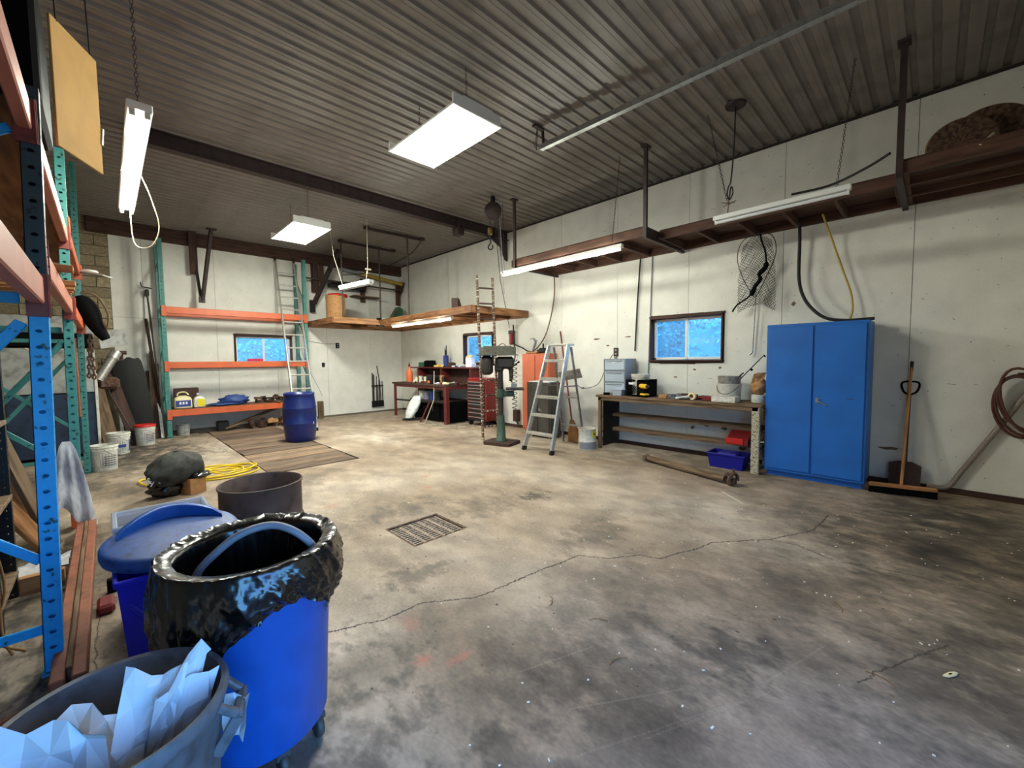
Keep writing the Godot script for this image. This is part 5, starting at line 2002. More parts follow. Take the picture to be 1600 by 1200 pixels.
# ------------------------------------------------------------------ corner shelf and what is above it
func build_corner_shelf() -> void:
	var o := thing("corner_shelf", "L-shaped shelf of orange-brown lumber hung in the back corner on rods", "shelf", V(5.2, 2.4, -9.5))
	var y0 := 2.4
	var y1 := 2.54
	var ym := 2.47
	var lm: Material = M.lumber_orange
	var zf := -9.72
	var xf := 4.95
	var x0 := 3.78
	var z1 := -6.12
	for q in [[V(x0, ym, zf), V(xf, ym, zf)], [V(x0, ym, zf), V(x0, ym, ZB + 0.01)], [V(xf, ym, zf), V(xf, ym, z1)], [V(xf, ym, z1), V(XR - 0.01, ym, z1)], [V(x0, ym, ZB + 0.03), V(XR - 0.02, ym, ZB + 0.03)], [V(XR - 0.03, ym, ZB + 0.05), V(XR - 0.03, ym, z1)]]:
		var g := W(o)
		g.bar(q[0], q[1], 0.04, y1 - y0, 0.004)
		part("rim_board", g, lm, o)
	var zz := -10.9
	while zz < z1 - 0.2:
		var g := W(o)
		g.bar(V(xf + 0.03 if zz > zf else 4.95, ym - 0.01, zz), V(XR - 0.05, ym - 0.01, zz), 0.038, 0.09, 0.003)
		part("joist", g, lm, o)
		zz += 0.42
	var g2 := W(o)
	g2.box(V((x0 + xf) * 0.5, y1 - 0.005, (zf + ZB) * 0.5), V(xf - x0 - 0.02, 0.018, absf(zf - ZB) - 0.04), 0.002)
	part("deck", g2, M.plywood_brown, o)
	g2 = W(o)
	g2.box(V((xf + XR) * 0.5, y1 - 0.005, (z1 + ZB) * 0.5), V(XR - xf - 0.03, 0.018, z1 - ZB - 0.04), 0.002)
	part("deck", g2, M.plywood_brown, o)
	for q in [V(4.03, 0, -9.75), V(4.97, 0, -9.75), V(4.97, 0, -8.4)]:
		var g := W(o)
		g.tube([V(q.x, y0 - 0.02, q.z), V(q.x, H, q.z)], 0.02, 8)
		part("hanger_rod", g, M.steel_rod, o)
	for q in [[V(4.03, 4.29, -9.75), V(5.35, 4.29, -9.75)], [V(4.05, 4.29, -8.45), V(5.35, 4.29, -8.4)]]:
		var g := W(o)
		g.bar(q[0], q[1], 0.05, 0.05, 0.004)
		g.box(q[0] + V(0, 0.01, 0), V(0.1, 0.06, 0.12), 0.004)
		g.box(q[1] + V(0, 0.01, 0), V(0.1, 0.06, 0.12), 0.004)
		part("ceiling_bar", g, M.steel_dark, o)
	g2 = W(o)
	g2.box(V(4.97, 2.39, -9.78), V(0.16, 0.03, 0.12), 0.003)
	g2.box(V(4.9, 2.55, -9.7), V(0.12, 0.05, 0.06), 0.004)
	part("corner_plate", g2, M.black_metal, o)
	# on the shelf
	o = thing("fibre_drum", "tan fibre drum with red plastic over its top on the corner shelf", "drum", V(4.1, 2.545, -10.35))
	g2 = N()
	g2.lathe([Vector2(0.001, 0.0), Vector2(0.225, 0.0), Vector2(0.228, 0.02), Vector2(0.22, 0.025), Vector2(0.22, 0.52), Vector2(0.226, 0.53), Vector2(0.226, 0.56), Vector2(0.001, 0.56)], 32)
	part("body", g2, M.cardboard, o)
	g2 = N()
	g2.blob(V(0.04, 0.575, 0.02), V(0.25, 0.05, 0.24), 0.25, 2.0, 6, 10, 24)
	part("red_plastic", g2, M.red, o)
	g2 = N()
	g2.prism(PackedVector2Array([Vector2(-0.26, 0), Vector2(0.2, 0), Vector2(0.2, 0.46), Vector2(0.08, 0.52)]), -0.12, 0.12)
	single("green_wedge_box", g2, M.green, "dark green wedge-shaped box in the corner of the shelf", "box", V(6.05, 2.545, -11.0))
	g2 = N()
	g2.bar(V(-0.2, 0.02, 0), V(0.15, 0.42, 0.02), 0.06, 0.03, 0.004)
	single("grey_stick", g2, M.lumber_old, "grey slat leaning on the green wedge box", "slat", V(5.85, 2.545, -10.8))
	g2 = N()
	g2.box(V(0, 0.04, 0), V(0.5, 0.08, 0.3), 0.01)
	single("white_panel_box", g2, M.paper, "flat white box lying on the inner corner of the shelf", "box", V(5.35, 2.545, -10.2))
	o = thing("brown_bracket", "small brown folded card standing on the shelf end near the paint-spattered ladder", "card", V(5.1, 2.545, -6.75), 0.5)
	g2 = N()
	g2.prism(PackedVector2Array([Vector2(-0.14, 0.0), Vector2(0.12, 0.0), Vector2(0.05, 0.03), Vector2(-0.06, 0.17), Vector2(-0.13, 0.19)]), -0.07, 0.07)
	part("flap", g2, M.brown, o)
	g2 = N()
	g2.box(V(0.08, 0.02, 0), V(0.22, 0.04, 0.14), 0.005)
	part("tray", g2, M.black, o)
	# wall brackets with pipes above
	o = thing("pipe_bracket", "dark wooden wall bracket at the header beside the slanting brace", "bracket", V(3.98, 3.3, -11.35))
	g2 = W(o)
	g2.box(V(3.98, 3.68, -11.34), V(0.14, 0.75, 0.18), 0.006)
	part("back_plate", g2, M.dark_wood, o)
	g2 = W(o)
	g2.box(V(4.1, 3.7, -11.2), V(0.1, 0.6, 0.06), 0.005)
	part("arm", g2, M.shelf_wood, o)
	for q in [[5.28, "brown triangular wooden bracket in the middle of the back wall above the corner shelf"], [6.38, "brown triangular wooden bracket tight in the back corner"]]:
		o = thing("pipe_bracket", q[1], "bracket", V(q[0], 3.3, -11.4))
		g2 = N()
		g2.box(V(0, 0.2, 0.0), V(0.12, 0.66, 0.06), 0.005)
		part("back_plate", g2, M.shelf_wood, o)
		g2 = N()
		g2.at(V(0.05, 0, 0), Basis(Vector3.UP, -PI / 2))
		g2.prism(PackedVector2Array([Vector2(0.03, 0.15), Vector2(0.3, 0.52), Vector2(0.03, 0.52)]), -0.02, 0.02)
		part("gusset", g2, M.shelf_wood, o)
	g2 = N()
	g2.tube([V(5.0, 3.93, -11.2), V(6.42, 3.78, -11.2)], 0.055, 12)
	lone("yellow_pipe", g2, M.yellow_pipe, "dull yellow pipe lying on the brackets near the header", "pipe")
	g2 = N()
	g2.tube([V(3.7, 3.62, -11.15), V(6.4, 3.58, -11.15)], 0.022, 8)
	lone("thin_pipe", g2, M.steel_rod, "thin grey pipe lying along the wall brackets", "pipe")
	g2 = N()
	g2.box(V(4.75, 3.5, -11.2), V(0.95, 0.1, 0.12), 0.01)
	g2.box(V(4.6, 3.6, -11.2), V(0.5, 0.08, 0.1), 0.01)
	lone("dark_bundle", g2, M.black_metal, "dark bundle of iron bars on the wall brackets", "metal bars")
	g2 = N()
	g2.box(V(5.3, 3.3, -11.25), V(0.8, 0.03, 0.3), 0.004)
	lone("bracket_board", g2, M.lumber_old, "grey board resting on the middle wall bracket", "board")
	g2 = N()
	g2.tube([V(4.6, 3.95, -11.1), V(5.1, 3.9, -11.1)], 0.045, 10)
	lone("white_pipe", g2, M.hose_grey, "short pale plastic pipe lying in front of the header", "pipe")
	# slanting brown strut
	o = thing("wall_strut", "dark red-brown steel strut slanting from the ceiling to the back wall", "strut", V(4.1, 2.85, -11.0))
	g2 = W(o)
	g2.bar(V(4.33, 4.33, -10.6), V(3.92, 3.0, -11.3), 0.08, 0.1, 0.005)
	part("strut", g2, M.steel_dark, o)
	g2 = W(o)
	g2.box(V(3.9, 2.95, -11.36), V(0.1, 0.3, 0.14), 0.006)
	part("foot_bracket", g2, M.black_metal, o)
	g2 = N()
	g2.tube(spline([V(5.35, 4.29, -8.4), V(5.3, 4.05, -8.8), V(5.1, 3.85, -9.6), V(4.8, 3.75, -10.3), V(4.5, 3.75, -10.9)]), 0.01, 6)
	lone("drooping_cable", g2, M.rubber, "black cable drooping from the ceiling bar to the header", "cable")


# ------------------------------------------------------------------ red bench corner
func bottle(g: G, r: float, h: float) -> void:
	g.lathe([Vector2(0.001, 0.0), Vector2(r * 0.95, 0.0), Vector2(r, h * 0.03), Vector2(r, h * 0.62), Vector2(r * 0.9, h * 0.72), Vector2(r * 0.35, h * 0.86), Vector2(r * 0.3, h), Vector2(0.001, h)], 16)


func build_work_corner() -> void:
	# bench against the right wall, from the corner to the tool chest
	var o := thing("workbench", "steel workbench with red-brown legs and a dark wooden top in the back corner", "workbench", V(6.05, 0, -9.2))
	var g := W(o)
	g.box(V(6.05, 0.905, -9.2), V(0.9, 0.045, 2.5), 0.005)
	part("top", g, M.dark_wood, o)
	for q in [[5.66, -10.38], [5.66, -7.98], [6.42, -10.38], [6.42, -7.98]]:
		g = W(o)
		var w := 0.1 if q[1] > -9 else 0.06
		g.box(V(q[0], 0.44, q[1]), V(w, 0.88, w), 0.006)
		part("leg", g, M.bench_red, o)
	for q in [[V(5.66, 0.85, -10.38), V(5.66, 0.85, -7.98)], [V(6.42, 0.85, -10.38), V(6.42, 0.85, -7.98)], [V(5.66, 0.85, -7.98), V(6.42, 0.85, -7.98)]]:
		g = W(o)
		g.bar(q[0], q[1], 0.04, 0.07, 0.004)
		part("rail", g, M.bench_red, o)
	g = W(o)
	g.bar(V(5.66, 0.45, -10.38), V(5.66, 0.5, -8.1), 0.03, 0.045, 0.003)
	part("stretcher", g, M.black_metal, o)
	g = W(o)
	g.box(V(6.08, 0.5, -8.9), V(0.75, 0.03, 1.6), 0.003)
	part("lower_shelf", g, M.dark_wood, o)
	# hutch shelf on the bench
	o = thing("bench_hutch", "low dark red open shelf standing on the corner workbench", "shelf", V(6.32, 0.93, -9.0))
	g = W(o)
	g.box(V(6.32, 1.315, -9.05), V(0.3, 0.03, 2.9), 0.004)
	part("top_board", g, M.bench_red, o)
	for z in [-10.05, -8.95, -7.75]:
		g = W(o)
		g.box(V(6.32, 1.115, z), V(0.28, 0.37, 0.04), 0.004)
		part("divider", g, M.bench_red, o)
	g = W(o)
	g.box(V(6.46, 1.115, -8.9), V(0.012, 0.37, 2.3), 0.0)
	part("back_board", g, M.brown, o)
	# things on the hutch
	var ty := 1.332
	for q in [[-10.0, 0.16, 0.12, "green", "small green tin on the end of the dark red hutch shelf"], [-9.62, 0.34, 0.17, "black", "black case lying on the dark red hutch shelf"], [-8.65, 0.18, 0.11, "brown", "brown framed box on the dark red hutch shelf"], [-7.85, 0.22, 0.1, "paper", "white paper box on the hutch shelf before the window"]]:
		g = N()
		g.box(V(0, q[2] * 0.5, 0), V(0.16, q[2], q[1]), 0.008)
		g.box(V(0, q[2] + 0.004, 0), V(0.12, 0.01, q[1] * 0.7), 0.003)
		single("small_box", g, M[q[3]], q[4], "box", V(6.3, ty, q[0]))
	o = thing("white_jug", "white folded carton standing before the bench window", "carton", V(6.36, ty, -7.95))
	g = N()
	g.box(V(0, 0.12, 0), V(0.14, 0.24, 0.22), 0.02)
	part("body", g, M.paper, o)
	g = N()
	g.prism(PackedVector2Array([Vector2(-0.07, 0.24), Vector2(0.07, 0.24), Vector2(0, 0.3)]), -0.1, 0.1)
	part("gable", g, M.cream, o)
	o = thing("drill_case", "dark blue upright tool holder with bits on the hutch shelf", "tool holder", V(6.33, ty, -8.92))
	g = N()
	g.box(V(0, 0.15, 0), V(0.1, 0.3, 0.12), 0.012)
	part("body", g, M.label_blue, o)
	for q in [[-0.03, 0.5], [0.0, 0.44], [0.03, 0.56]]:
		g = N()
		g.tube([V(0, 0.3, q[0]), V(0, q[1], q[0])], 0.012, 6)
		part("bit", g, M.black_metal, o)
	for k in 5:
		g = N()
		g.at(V(0, 0.025, 0), Basis(Vector3.UP, k * 1.3))
		g.box(Vector3.ZERO, V(0.05, 0.05, 0.16), 0.012)
		g.box(V(0.02, 0.02, 0.06), V(0.04, 0.05, 0.05), 0.01)
		single("yellow_tool", g, [M.yellow, M.cream, M.yellow_pipe][k % 3], NTH[k] + " yellow hand tool from the black case on the hutch shelf", "tool", V(6.28, ty, -9.32 + k * 0.09), 0.0, "yellow tools on the hutch")
	for k in 4:
		g = N()
		g.at(V(0, 0.02, 0), Basis(Vector3.UP, k * 0.8))
		g.box(Vector3.ZERO, V(0.09, 0.04, 0.14), 0.01)
		single("rag_pile", g, [M.paper, M.label_blue, M.cloth, M.hose_grey][k], ["white packet", "blue packet", "grey cloth wad", "pale grey packet"][k] + " lying on the hutch shelf toward the window", "packet", V(6.28, ty, -8.48 + k * 0.13))
	# bench top clutter
	var by := 0.928
	o = thing("spray_bottle", "orange tall bottle on the corner workbench", "bottle", V(5.9, by, -10.02))
	g = N()
	bottle(g, 0.085, 0.42)
	part("body", g, M.orange_bottle, o)
	g = N()
	g.at(V(0, 0.42, 0))
	g.lathe([Vector2(0.03, 0.0), Vector2(0.03, 0.05), Vector2(0.012, 0.06), Vector2(0.01, 0.12), Vector2(0.001, 0.12)], 10)
	part("nozzle", g, M.red_dark, o)
	var jars := [[5.95, -9.75, 0.045, 0.14, "cream", "cream tin"], [6.0, -9.62, 0.05, 0.17, "pail_white", "white tin"], [6.05, -9.48, 0.045, 0.15, "pail_white", "white plastic jar"], [6.1, -9.35, 0.06, 0.17, "yellow_pipe", "tan tin with a yellow lid"], [6.0, -9.2, 0.05, 0.1, "orange_bottle", "orange tin"], [5.95, -9.0, 0.05, 0.13, "cream", "cream jar"], [6.15, -8.85, 0.06, 0.2, "cardboard", "tan canister"], [6.1, -8.7, 0.05, 0.16, "chest_dark", "black tin"]]
	for q in jars:
		g = N()
		g.lathe([Vector2(0.001, 0), Vector2(q[2], 0), Vector2(q[2], q[3] * 0.85), Vector2(q[2] * 1.06, q[3] * 0.86), Vector2(q[2] * 1.06, q[3]), Vector2(0.001, q[3])], 14)
		single("tin", g, M[q[4]], q[5] + " standing among the tins on the corner workbench", "tin", V(q[0], by, q[1]))
	o = thing("bench_vise", "dark bench vise at the front edge of the corner workbench", "vise", V(5.78, by, -8.62))
	g = N()
	g.box(V(0, 0.05, 0), V(0.2, 0.1, 0.2), 0.02)
	g.box(V(0, 0.15, 0), V(0.16, 0.12, 0.22), 0.03)
	part("body", g, M.black_metal, o)
	g = N()
	g.box(V(-0.14, 0.16, 0), V(0.07, 0.14, 0.2), 0.015)
	part("jaw", g, M.black_metal, o)
	g = N()
	g.tube([V(-0.25, 0.12, 0), V(0.1, 0.12, 0)], 0.018, 8)
	g.tube([V(-0.24, 0.02, 0), V(-0.24, 0.22, 0)], 0.008, 6)
	part("screw", g, M.steel_rod, o)
	var r := RandomNumberGenerator.new()
	r.seed = 15
	for k in 14:
		g = N()
		var l := r.randf_range(0.07, 0.18)
		g.at(V(0, 0.022, 0), Basis.from_euler(V(0, r.randf() * 3.1, r.randf_range(-0.1, 0.1))))
		g.box(Vector3.ZERO, V(l, 0.04, r.randf_range(0.03, 0.07)), 0.01)
		g.tube([V(-l * 0.9, 0.01, 0), V(l * 0.2, 0.02, 0.01)], 0.012, 6)
		single("loose_tool", g, [M.paper, M.cream, M.steel_rod, M.red_dark, M.hose_grey][k % 5], NTH[k % 9] + " loose tool on the corner bench counting from the " + ("vise" if k < 9 else "orange bottle"), "tool", V(5.72 + (k % 3) * 0.14, by, (-8.42 + k * 0.055) if k < 9 else (-9.85 + (k - 9) * 0.14)), 0.0, "loose tools on the corner bench")
	# under the bench
	for q in [[-9.35, "white and blue paint tin on the lower shelf of the corner workbench", "pail_white"], [-9.12, "pale tin beside the paint tin on the lower bench shelf", "hose_grey"], [-8.85, "dark blue tin on the lower bench shelf", "label_blue"], [-8.62, "black tin at the end of the row on the lower bench shelf", "chest_dark"]]:
		g = N()
		g.lathe([Vector2(0.001, 0), Vector2(0.085, 0), Vector2(0.085, 0.2), Vector2(0.09, 0.205), Vector2(0.09, 0.215), Vector2(0.075, 0.21), Vector2(0.001, 0.205)], 18)
		single("paint_tin", g, M[q[2]], q[1], "tin", V(5.86, 0.516, q[0]))
	g = N()
	for k in 6:
		g.box(V(0, 0.02 + k * 0.045, 0), V(0.3, 0.035, 0.26), 0.006)
	single("board_stack", g, M.lumber_old, "stack of short boards on the lower shelf behind the paint tins", "boards", V(6.15, 0.516, -9.6))
	o = thing("black_chest", "large black wooden chest on the floor under the corner workbench", "chest", V(6.1, 0, -9.0))
	g = N()
	g.box(V(0, 0.23, 0), V(0.7, 0.44, 1.1), 0.012)
	part("body", g, M.black, o)
	g = N()
	g.box(V(-0.35, 0.32, 0.3), V(0.015, 0.14, 0.03), 0.004)
	part("handle", g, M.steel_rod, o)
	g = N()
	g.box(V(0, 0.26, 0), V(0.66, 0.5, 0.42), 0.012)
	single("black_cabinet", g, M.black, "black cabinet under the end of the workbench beside the red tool chest", "cabinet", V(6.12, 0, -8.22))
	o = thing("bin_bag", "white crinkled plastic sack slumped against the corner workbench", "sack", V(5.55, 0.05, -9.25))
	g = N()
	var grid := []
	for i in 14:
		var row := PackedVector3Array()
		var t := i / 13.0
		for j in 20:
			var a := TAU * j / 20
			var wv := 0.16 * (0.55 + 0.65 * sin(t * PI * 0.85 + 0.25))
			row.append(V(0.12 - t * 0.3 + cos(a) * wv * 0.7 + rng.randf_range(-0.008, 0.008), 0.56 - t * 0.53, 0.05 * t + sin(a) * wv + rng.randf_range(-0.01, 0.01)))
		grid.append(row)
	g.surf(grid, true)
	part("sack", g, M.bag_white, o)
	g = N()
	g.bar(V(5.3, 0.03, -9.4), V(5.95, 0.03, -9.0), 0.05, 0.05, 0.005)
	lone("steel_angle", g, M.steel_rod, "grey steel bar lying on the floor under the white sack", "steel bar")
	g = N()
	g.tube([V(5.42, 0.0, -8.55), V(5.62, 0.55, -8.45), V(5.68, 1.25, -8.5)], 0.011, 7)
	lone("white_rod", g, M.wire_white, "pale rod leaning on the front of the corner workbench", "rod")
	g = N()
	g.tube([V(5.42, 0.0, -8.75), V(5.6, 0.5, -8.6)], 0.018, 7)
	lone("red_rod", g, M.bench_red, "short red-brown rod leaning against the black chest", "rod")
	# tool chest
	o = along_wall("tool_chest", "red rolling tool chest with a stack of dark shallow drawers", "tool chest", 5.97, -7.27, 0.48)
	g = N()
	g.box(V(0, 0.59, 0), V(0.68, 0.92, 0.46), 0.012)
	part("cabinet", g, M.chest_red, o)
	g = N()
	g.box(V(0, 1.07, 0), V(0.66, 0.05, 0.45), 0.015)
	part("lid", g, M.chest_red, o)
	for k in 11:
		var dy: float = 0.98 - k * 0.074
		var dh := 0.058
		if k > 6:
			dy = 0.98 - 7 * 0.074 - (k - 7) * 0.098
			dh = 0.08
		g = N()
		g.box(V(0, dy, 0.235), V(0.58, dh, 0.02), 0.004)
		var d := part("drawer", g, M.chest_dark, o)
		g = N()
		g.box(V(0, dy + dh * 0.42, 0.248), V(0.56, 0.012, 0.016), 0.002)
		part("pull", g, M.aluminium, d)
	for s in [-1, 1]:
		for q in [-1, 1]:
			g = N()
			g.at(V(s * 0.28, 0.06, q * 0.17), Basis(Vector3.BACK, PI / 2))
			g.lathe([Vector2(0.001, -0.02), Vector2(0.06, -0.02), Vector2(0.06, 0.02), Vector2(0.001, 0.02)], 16)
			part("caster", g, M.rubber, o)
	# airline gear on the wall
	o = thing("air_regulator", "red air-line filter with black hoses mounted on the white wall", "air regulator", V(6.44, 1.75, -6.58))
	g = N()
	g.box(V(0, 0.36, 0), V(0.06, 0.08, 0.16), 0.01)
	part("head", g, M.brown, o)
	g = N()
	g.lathe([Vector2(0.001, 0.08), Vector2(0.05, 0.09), Vector2(0.055, 0.12), Vector2(0.055, 0.32), Vector2(0.001, 0.33)], 14)
	part("bowl", g, M.reddish, o)
	g = N()
	g.tube(spline([V(0, 0.42, 0.06), V(-0.01, 0.5, 0.07), V(0, 0.1, 0.09), V(0, -0.2, 0.1), V(-0.02, -0.4, 0.04), V(-0.01, -0.55, 0.02)]), 0.014, 7)
	part("hose", g, M.rubber, o)
	g = N()
	var coil := []
	for k in 150:
		var t := k / 149.0
		coil.append(V(6.36 + 0.05 * cos(t * TAU * 12), 1.5 - t * 1.08, -6.42 + 0.06 * sin(t * TAU * 12)))
	g.tube(coil, 0.008, 5)
	lone("coiled_hose", g, M.rubber, "black coiled air hose hanging down the white wall behind the drill press", "air hose")
	o = thing("pump_box", "small dark brown switch box low on the wall under the coiled hose", "switch box", V(6.44, 0.1, -6.45))
	g = N()
	g.box(V(0, 0.17, 0), V(0.1, 0.26, 0.14), 0.01)
	part("box", g, M.brown, o)
	g = N()
	g.tube([V(0, 0.05, 0.0), V(-0.03, 0.0, 0.07)], 0.018, 8)
	part("nozzle", g, M.black_metal, o)
	outlet("black wall outlet between the air regulator and the orange cabinet", V(XR, 1.6, -6.1), -PI / 2, M.black, false)
	g = N()
	g.tube(spline([V(6.42, 1.88, -6.55), V(6.4, 1.82, -6.4), V(6.4, 1.75, -6.2), V(6.4, 1.68, -6.05), V(6.38, 1.66, -5.9)]), 0.014, 7)
	lone("black_hose", g, M.rubber, "short black hose running from the regulator to the top of the orange cabinet", "hose")


# ------------------------------------------------------------------ drill press, ladders, orange and grey cabinets
func build_press_and_ladders() -> void:
	var o := thing("drill_press", "floor-standing green and grey drill press on a square cast base", "drill press", V(5.0, 0, -5.4), 0.82)
	var g := N()
	g.prism(PackedVector2Array([Vector2(-0.2, -0.28), Vector2(0.2, -0.28), Vector2(0.22, -0.2), Vector2(0.22, 0.22), Vector2(0.16, 0.28), Vector2(-0.16, 0.28), Vector2(-0.22, 0.22), Vector2(-0.22, -0.2)]), 0.0, 0.05)
	var gb := N()
	gb.at(Vector3.ZERO, Basis(Vector3.UP, -0.55) * Basis(Vector3.RIGHT, -PI / 2))
	gb.prism(PackedVector2Array([Vector2(-0.2, -0.28), Vector2(0.2, -0.28), Vector2(0.22, -0.2), Vector2(0.22, 0.22), Vector2(0.16, 0.28), Vector2(-0.16, 0.28), Vector2(-0.22, 0.22), Vector2(-0.22, -0.2)]), 0.0, 0.055)
	part("base", gb, M.brown, o)
	g = N()
	g.lathe([Vector2(0.11, 0.05), Vector2(0.11, 0.08), Vector2(0.085, 0.1), Vector2(0.062, 0.5), Vector2(0.058, 0.52)], 24)
	part("column_sleeve", g, M.press_green, o)
	g = N()
	g.lathe([Vector2(0.046, 0.5), Vector2(0.046, 1.5)], 20)
	part("column", g, M.press_dark, o)
	g = N()
	g.lathe([Vector2(0.001, 0.84), Vector2(0.075, 0.84), Vector2(0.075, 0.98), Vector2(0.047, 0.98)], 20)
	g.box(V(0, 0.9, 0.14), V(0.1, 0.1, 0.2), 0.02)
	part("table_arm", g, M.press_green, o)
	g = N()
	g.box(V(0.02, 0.985, 0.25), V(0.36, 0.035, 0.32), 0.006)
	part("table", g, M.press_dark, o)
	g = N()
	g.box(V(0.06, 1.04, 0.24), V(0.18, 0.075, 0.1), 0.006)
	g.box(V(0.2, 1.03, 0.24), V(0.1, 0.04, 0.06), 0.006)
	part("drill_vise", g, M.hose_grey, o)
	g = N()
	g.tube([V(0.06, 0.9, 0.2), V(0.14, 0.87, 0.24), V(0.14, 0.8, 0.24)], 0.012, 6)
	part("clamp_lever", g, M.black_metal, o)
	g = N()
	g.box(V(0, 1.45, 0.08), V(0.18, 0.22, 0.32), 0.04)
	g.box(V(0, 1.36, -0.02), V(0.15, 0.14, 0.16), 0.03)
	part("head", g, M.press_dark, o)
	g = N()
	g.box(V(0.092, 1.46, 0.08), V(0.012, 0.13, 0.09), 0.004)
	part("name_plate", g, M.label_blue, o)
	g = N()
	g.at(V(0, 1.41, -0.24))
	g.lathe([Vector2(0.001, -0.17), Vector2(0.06, -0.17), Vector2(0.11, -0.13), Vector2(0.115, -0.1), Vector2(0.115, 0.1), Vector2(0.1, 0.14), Vector2(0.06, 0.17), Vector2(0.001, 0.17)], 22)
	part("motor", g, M.press_dark, o)
	g = N()
	var cover := PackedVector2Array()
	for k in 13:
		var a := -PI / 2 + PI * k / 12
		cover.append(Vector2(cos(a) * 0.15 * 1.0, 0.18 + sin(a) * 0.15) if false else Vector2(sin(a) * 0.17, 0.18 + cos(a) * 0.15))
	for k in 13:
		var a := PI / 2 + PI * k / 12
		cover.append(Vector2(sin(a) * 0.15, -0.2 + cos(a) * 0.13))
	g.at(V(0, 1.58, -0.05), Basis(Vector3.RIGHT, -PI / 2))
	g.prism(cover, 0.0, 0.15)
	g.at(V(0, 1.735, -0.05))
	g.box(V(0, 0.0, 0), V(0.2, 0.025, 0.5), 0.01)
	g.at(V(0, 1.59, -0.05))
	g.box(V(0, 0.0, 0), V(0.36, 0.02, 0.72), 0.008)
	part("belt_cover", g, M.press_grey, o)
	g = N()
	g.at(V(0, 0, 0.2))
	g.lathe([Vector2(0.001, 1.1), Vector2(0.012, 1.1), Vector2(0.014, 1.17), Vector2(0.03, 1.18), Vector2(0.032, 1.25), Vector2(0.025, 1.26), Vector2(0.035, 1.28), Vector2(0.035, 1.34)], 16)
	part("quill_chuck", g, M.steel_rod, o)
	g = N()
	g.at(V(0.1, 1.34, 0.16))
	g.tube([V(-0.02, 0, 0), V(0.07, 0, 0)], 0.028, 10)
	for k in 3:
		var a := 0.6 + k * TAU / 3
		g.tube([V(0.06, 0, 0), V(0.1, sin(a) * 0.2, cos(a) * 0.2)], 0.011, 6)
		g.blob(V(0.1, sin(a) * 0.21, cos(a) * 0.21), V(0.022, 0.022, 0.022), 0.0, 1.0, 1, 6, 8)
	part("feed_handle", g, M.black_metal, o)
	g = N()
	g.tube(spline([V(-0.1, 1.745, 0.1), V(0.0, 1.79, 0.05), V(0.1, 1.775, 0.0), V(0.12, 1.74, -0.05)]), 0.008, 6)
	part("power_cord", g, M.lumber_old, o)
	# narrow spattered ladder
	o = thing("wooden_ladder", "narrow paint-spattered wooden ladder standing at the end of the corner shelf", "ladder", V(5.12, 0, -5.85))
	var la := V(5.0, 0, -5.9)
	var lb := V(5.3, 0, -5.8)
	var dv := V(0.02, 1, -0.06)
	for q in [[la, 3.1], [lb, 3.08]]:
		g = W(o)
		g.bar(q[0], q[0] + dv * q[1], 0.03, 0.045, 0.003, V(0, 0, 1))
		part("rail", g, M.splatter, o)
	for k in 10:
		g = W(o)
		var y := 0.25 + k * 0.29
		g.bar(la + dv * y, lb + dv * y, 0.03, 0.03, 0.003)
		part("rung", g, M.splatter if k < 4 else M.brown, o)
	# orange cabinet
	o = along_wall("metal_cabinet", "orange two-door metal cabinet behind the step ladder", "cabinet", 6.22, -5.69, 0.26)
	cabinet(o, 0.76, 1.62, 0.26, M.cabinet_orange, 0.05)
	o = thing("lamp_head", "old metal work lamp lying on top of the orange cabinet", "work lamp", V(6.36, 1.625, -5.85))
	g = N()
	g.tube(spline([V(0, 0.03, -0.02), V(0, 0.14, 0.02), V(-0.02, 0.24, 0.08), V(-0.02, 0.3, 0.03)]), 0.022, 8)
	g.tube([V(0, 0.26, 0.1), V(0, 0.32, 0.0), V(0, 0.3, -0.08)], 0.009, 6)
	part("arm", g, M.hose_grey, o)
	g = N()
	g.box(V(0, 0.02, 0.0), V(0.16, 0.04, 0.3), 0.01)
	part("foot", g, M.cardboard, o)
	o = thing("grinder", "small black grinder on top of the orange cabinet", "grinder", V(6.36, 1.625, -5.58))
	g = N()
	g.box(V(0, 0.06, 0), V(0.1, 0.1, 0.2), 0.025)
	g.tube([V(0, 0.06, -0.16), V(0, 0.06, 0.16)], 0.02, 8)
	part("body", g, M.black_metal, o)
	g = N()
	g.tube([V(0, 0.1, 0.0), V(0, 0.2, 0.0)], 0.016, 8)
	part("handle", g, M.black, o)
	# grey cabinet
	o = along_wall("metal_cabinet", "low dark grey metal cabinet standing behind the step ladder", "cabinet", 5.86, -5.3, 0.34)
	cabinet(o, 0.6, 1.06, 0.34, M.cabinet_grey, 0.03)
	g = N()
	g.bar(V(0, 0.01, -0.25), V(0.02, 0.012, 0.25), 0.3, 0.02, 0.002)
	single("white_board", g, M.paper, "flat white sheet lying on top of the low grey cabinet", "sheet", V(6.03, 1.065, -5.3))
	# step ladder
	o = thing("step_ladder", "aluminium step ladder standing open in front of the grey cabinet", "step ladder", V(5.4, 0, -4.5))
	var ft := [V(4.92, 0.0, -4.76), V(4.92, 0.0, -4.16)]
	var tp := [V(5.3, 1.72, -4.52), V(5.3, 1.72, -4.12)]
	for i in 2:
		g = W(o)
		g.bar(ft[i], tp[i], 0.03, 0.085, 0.004, V(1, 0, 0))
		part("front_rail", g, M.aluminium, o)
		g = W(o)
		g.bar(ft[i], ft[i] + (tp[i] - ft[i]) * 0.04, 0.036, 0.095, 0.004, V(1, 0, 0))
		part("foot", g, M.rubber, o)
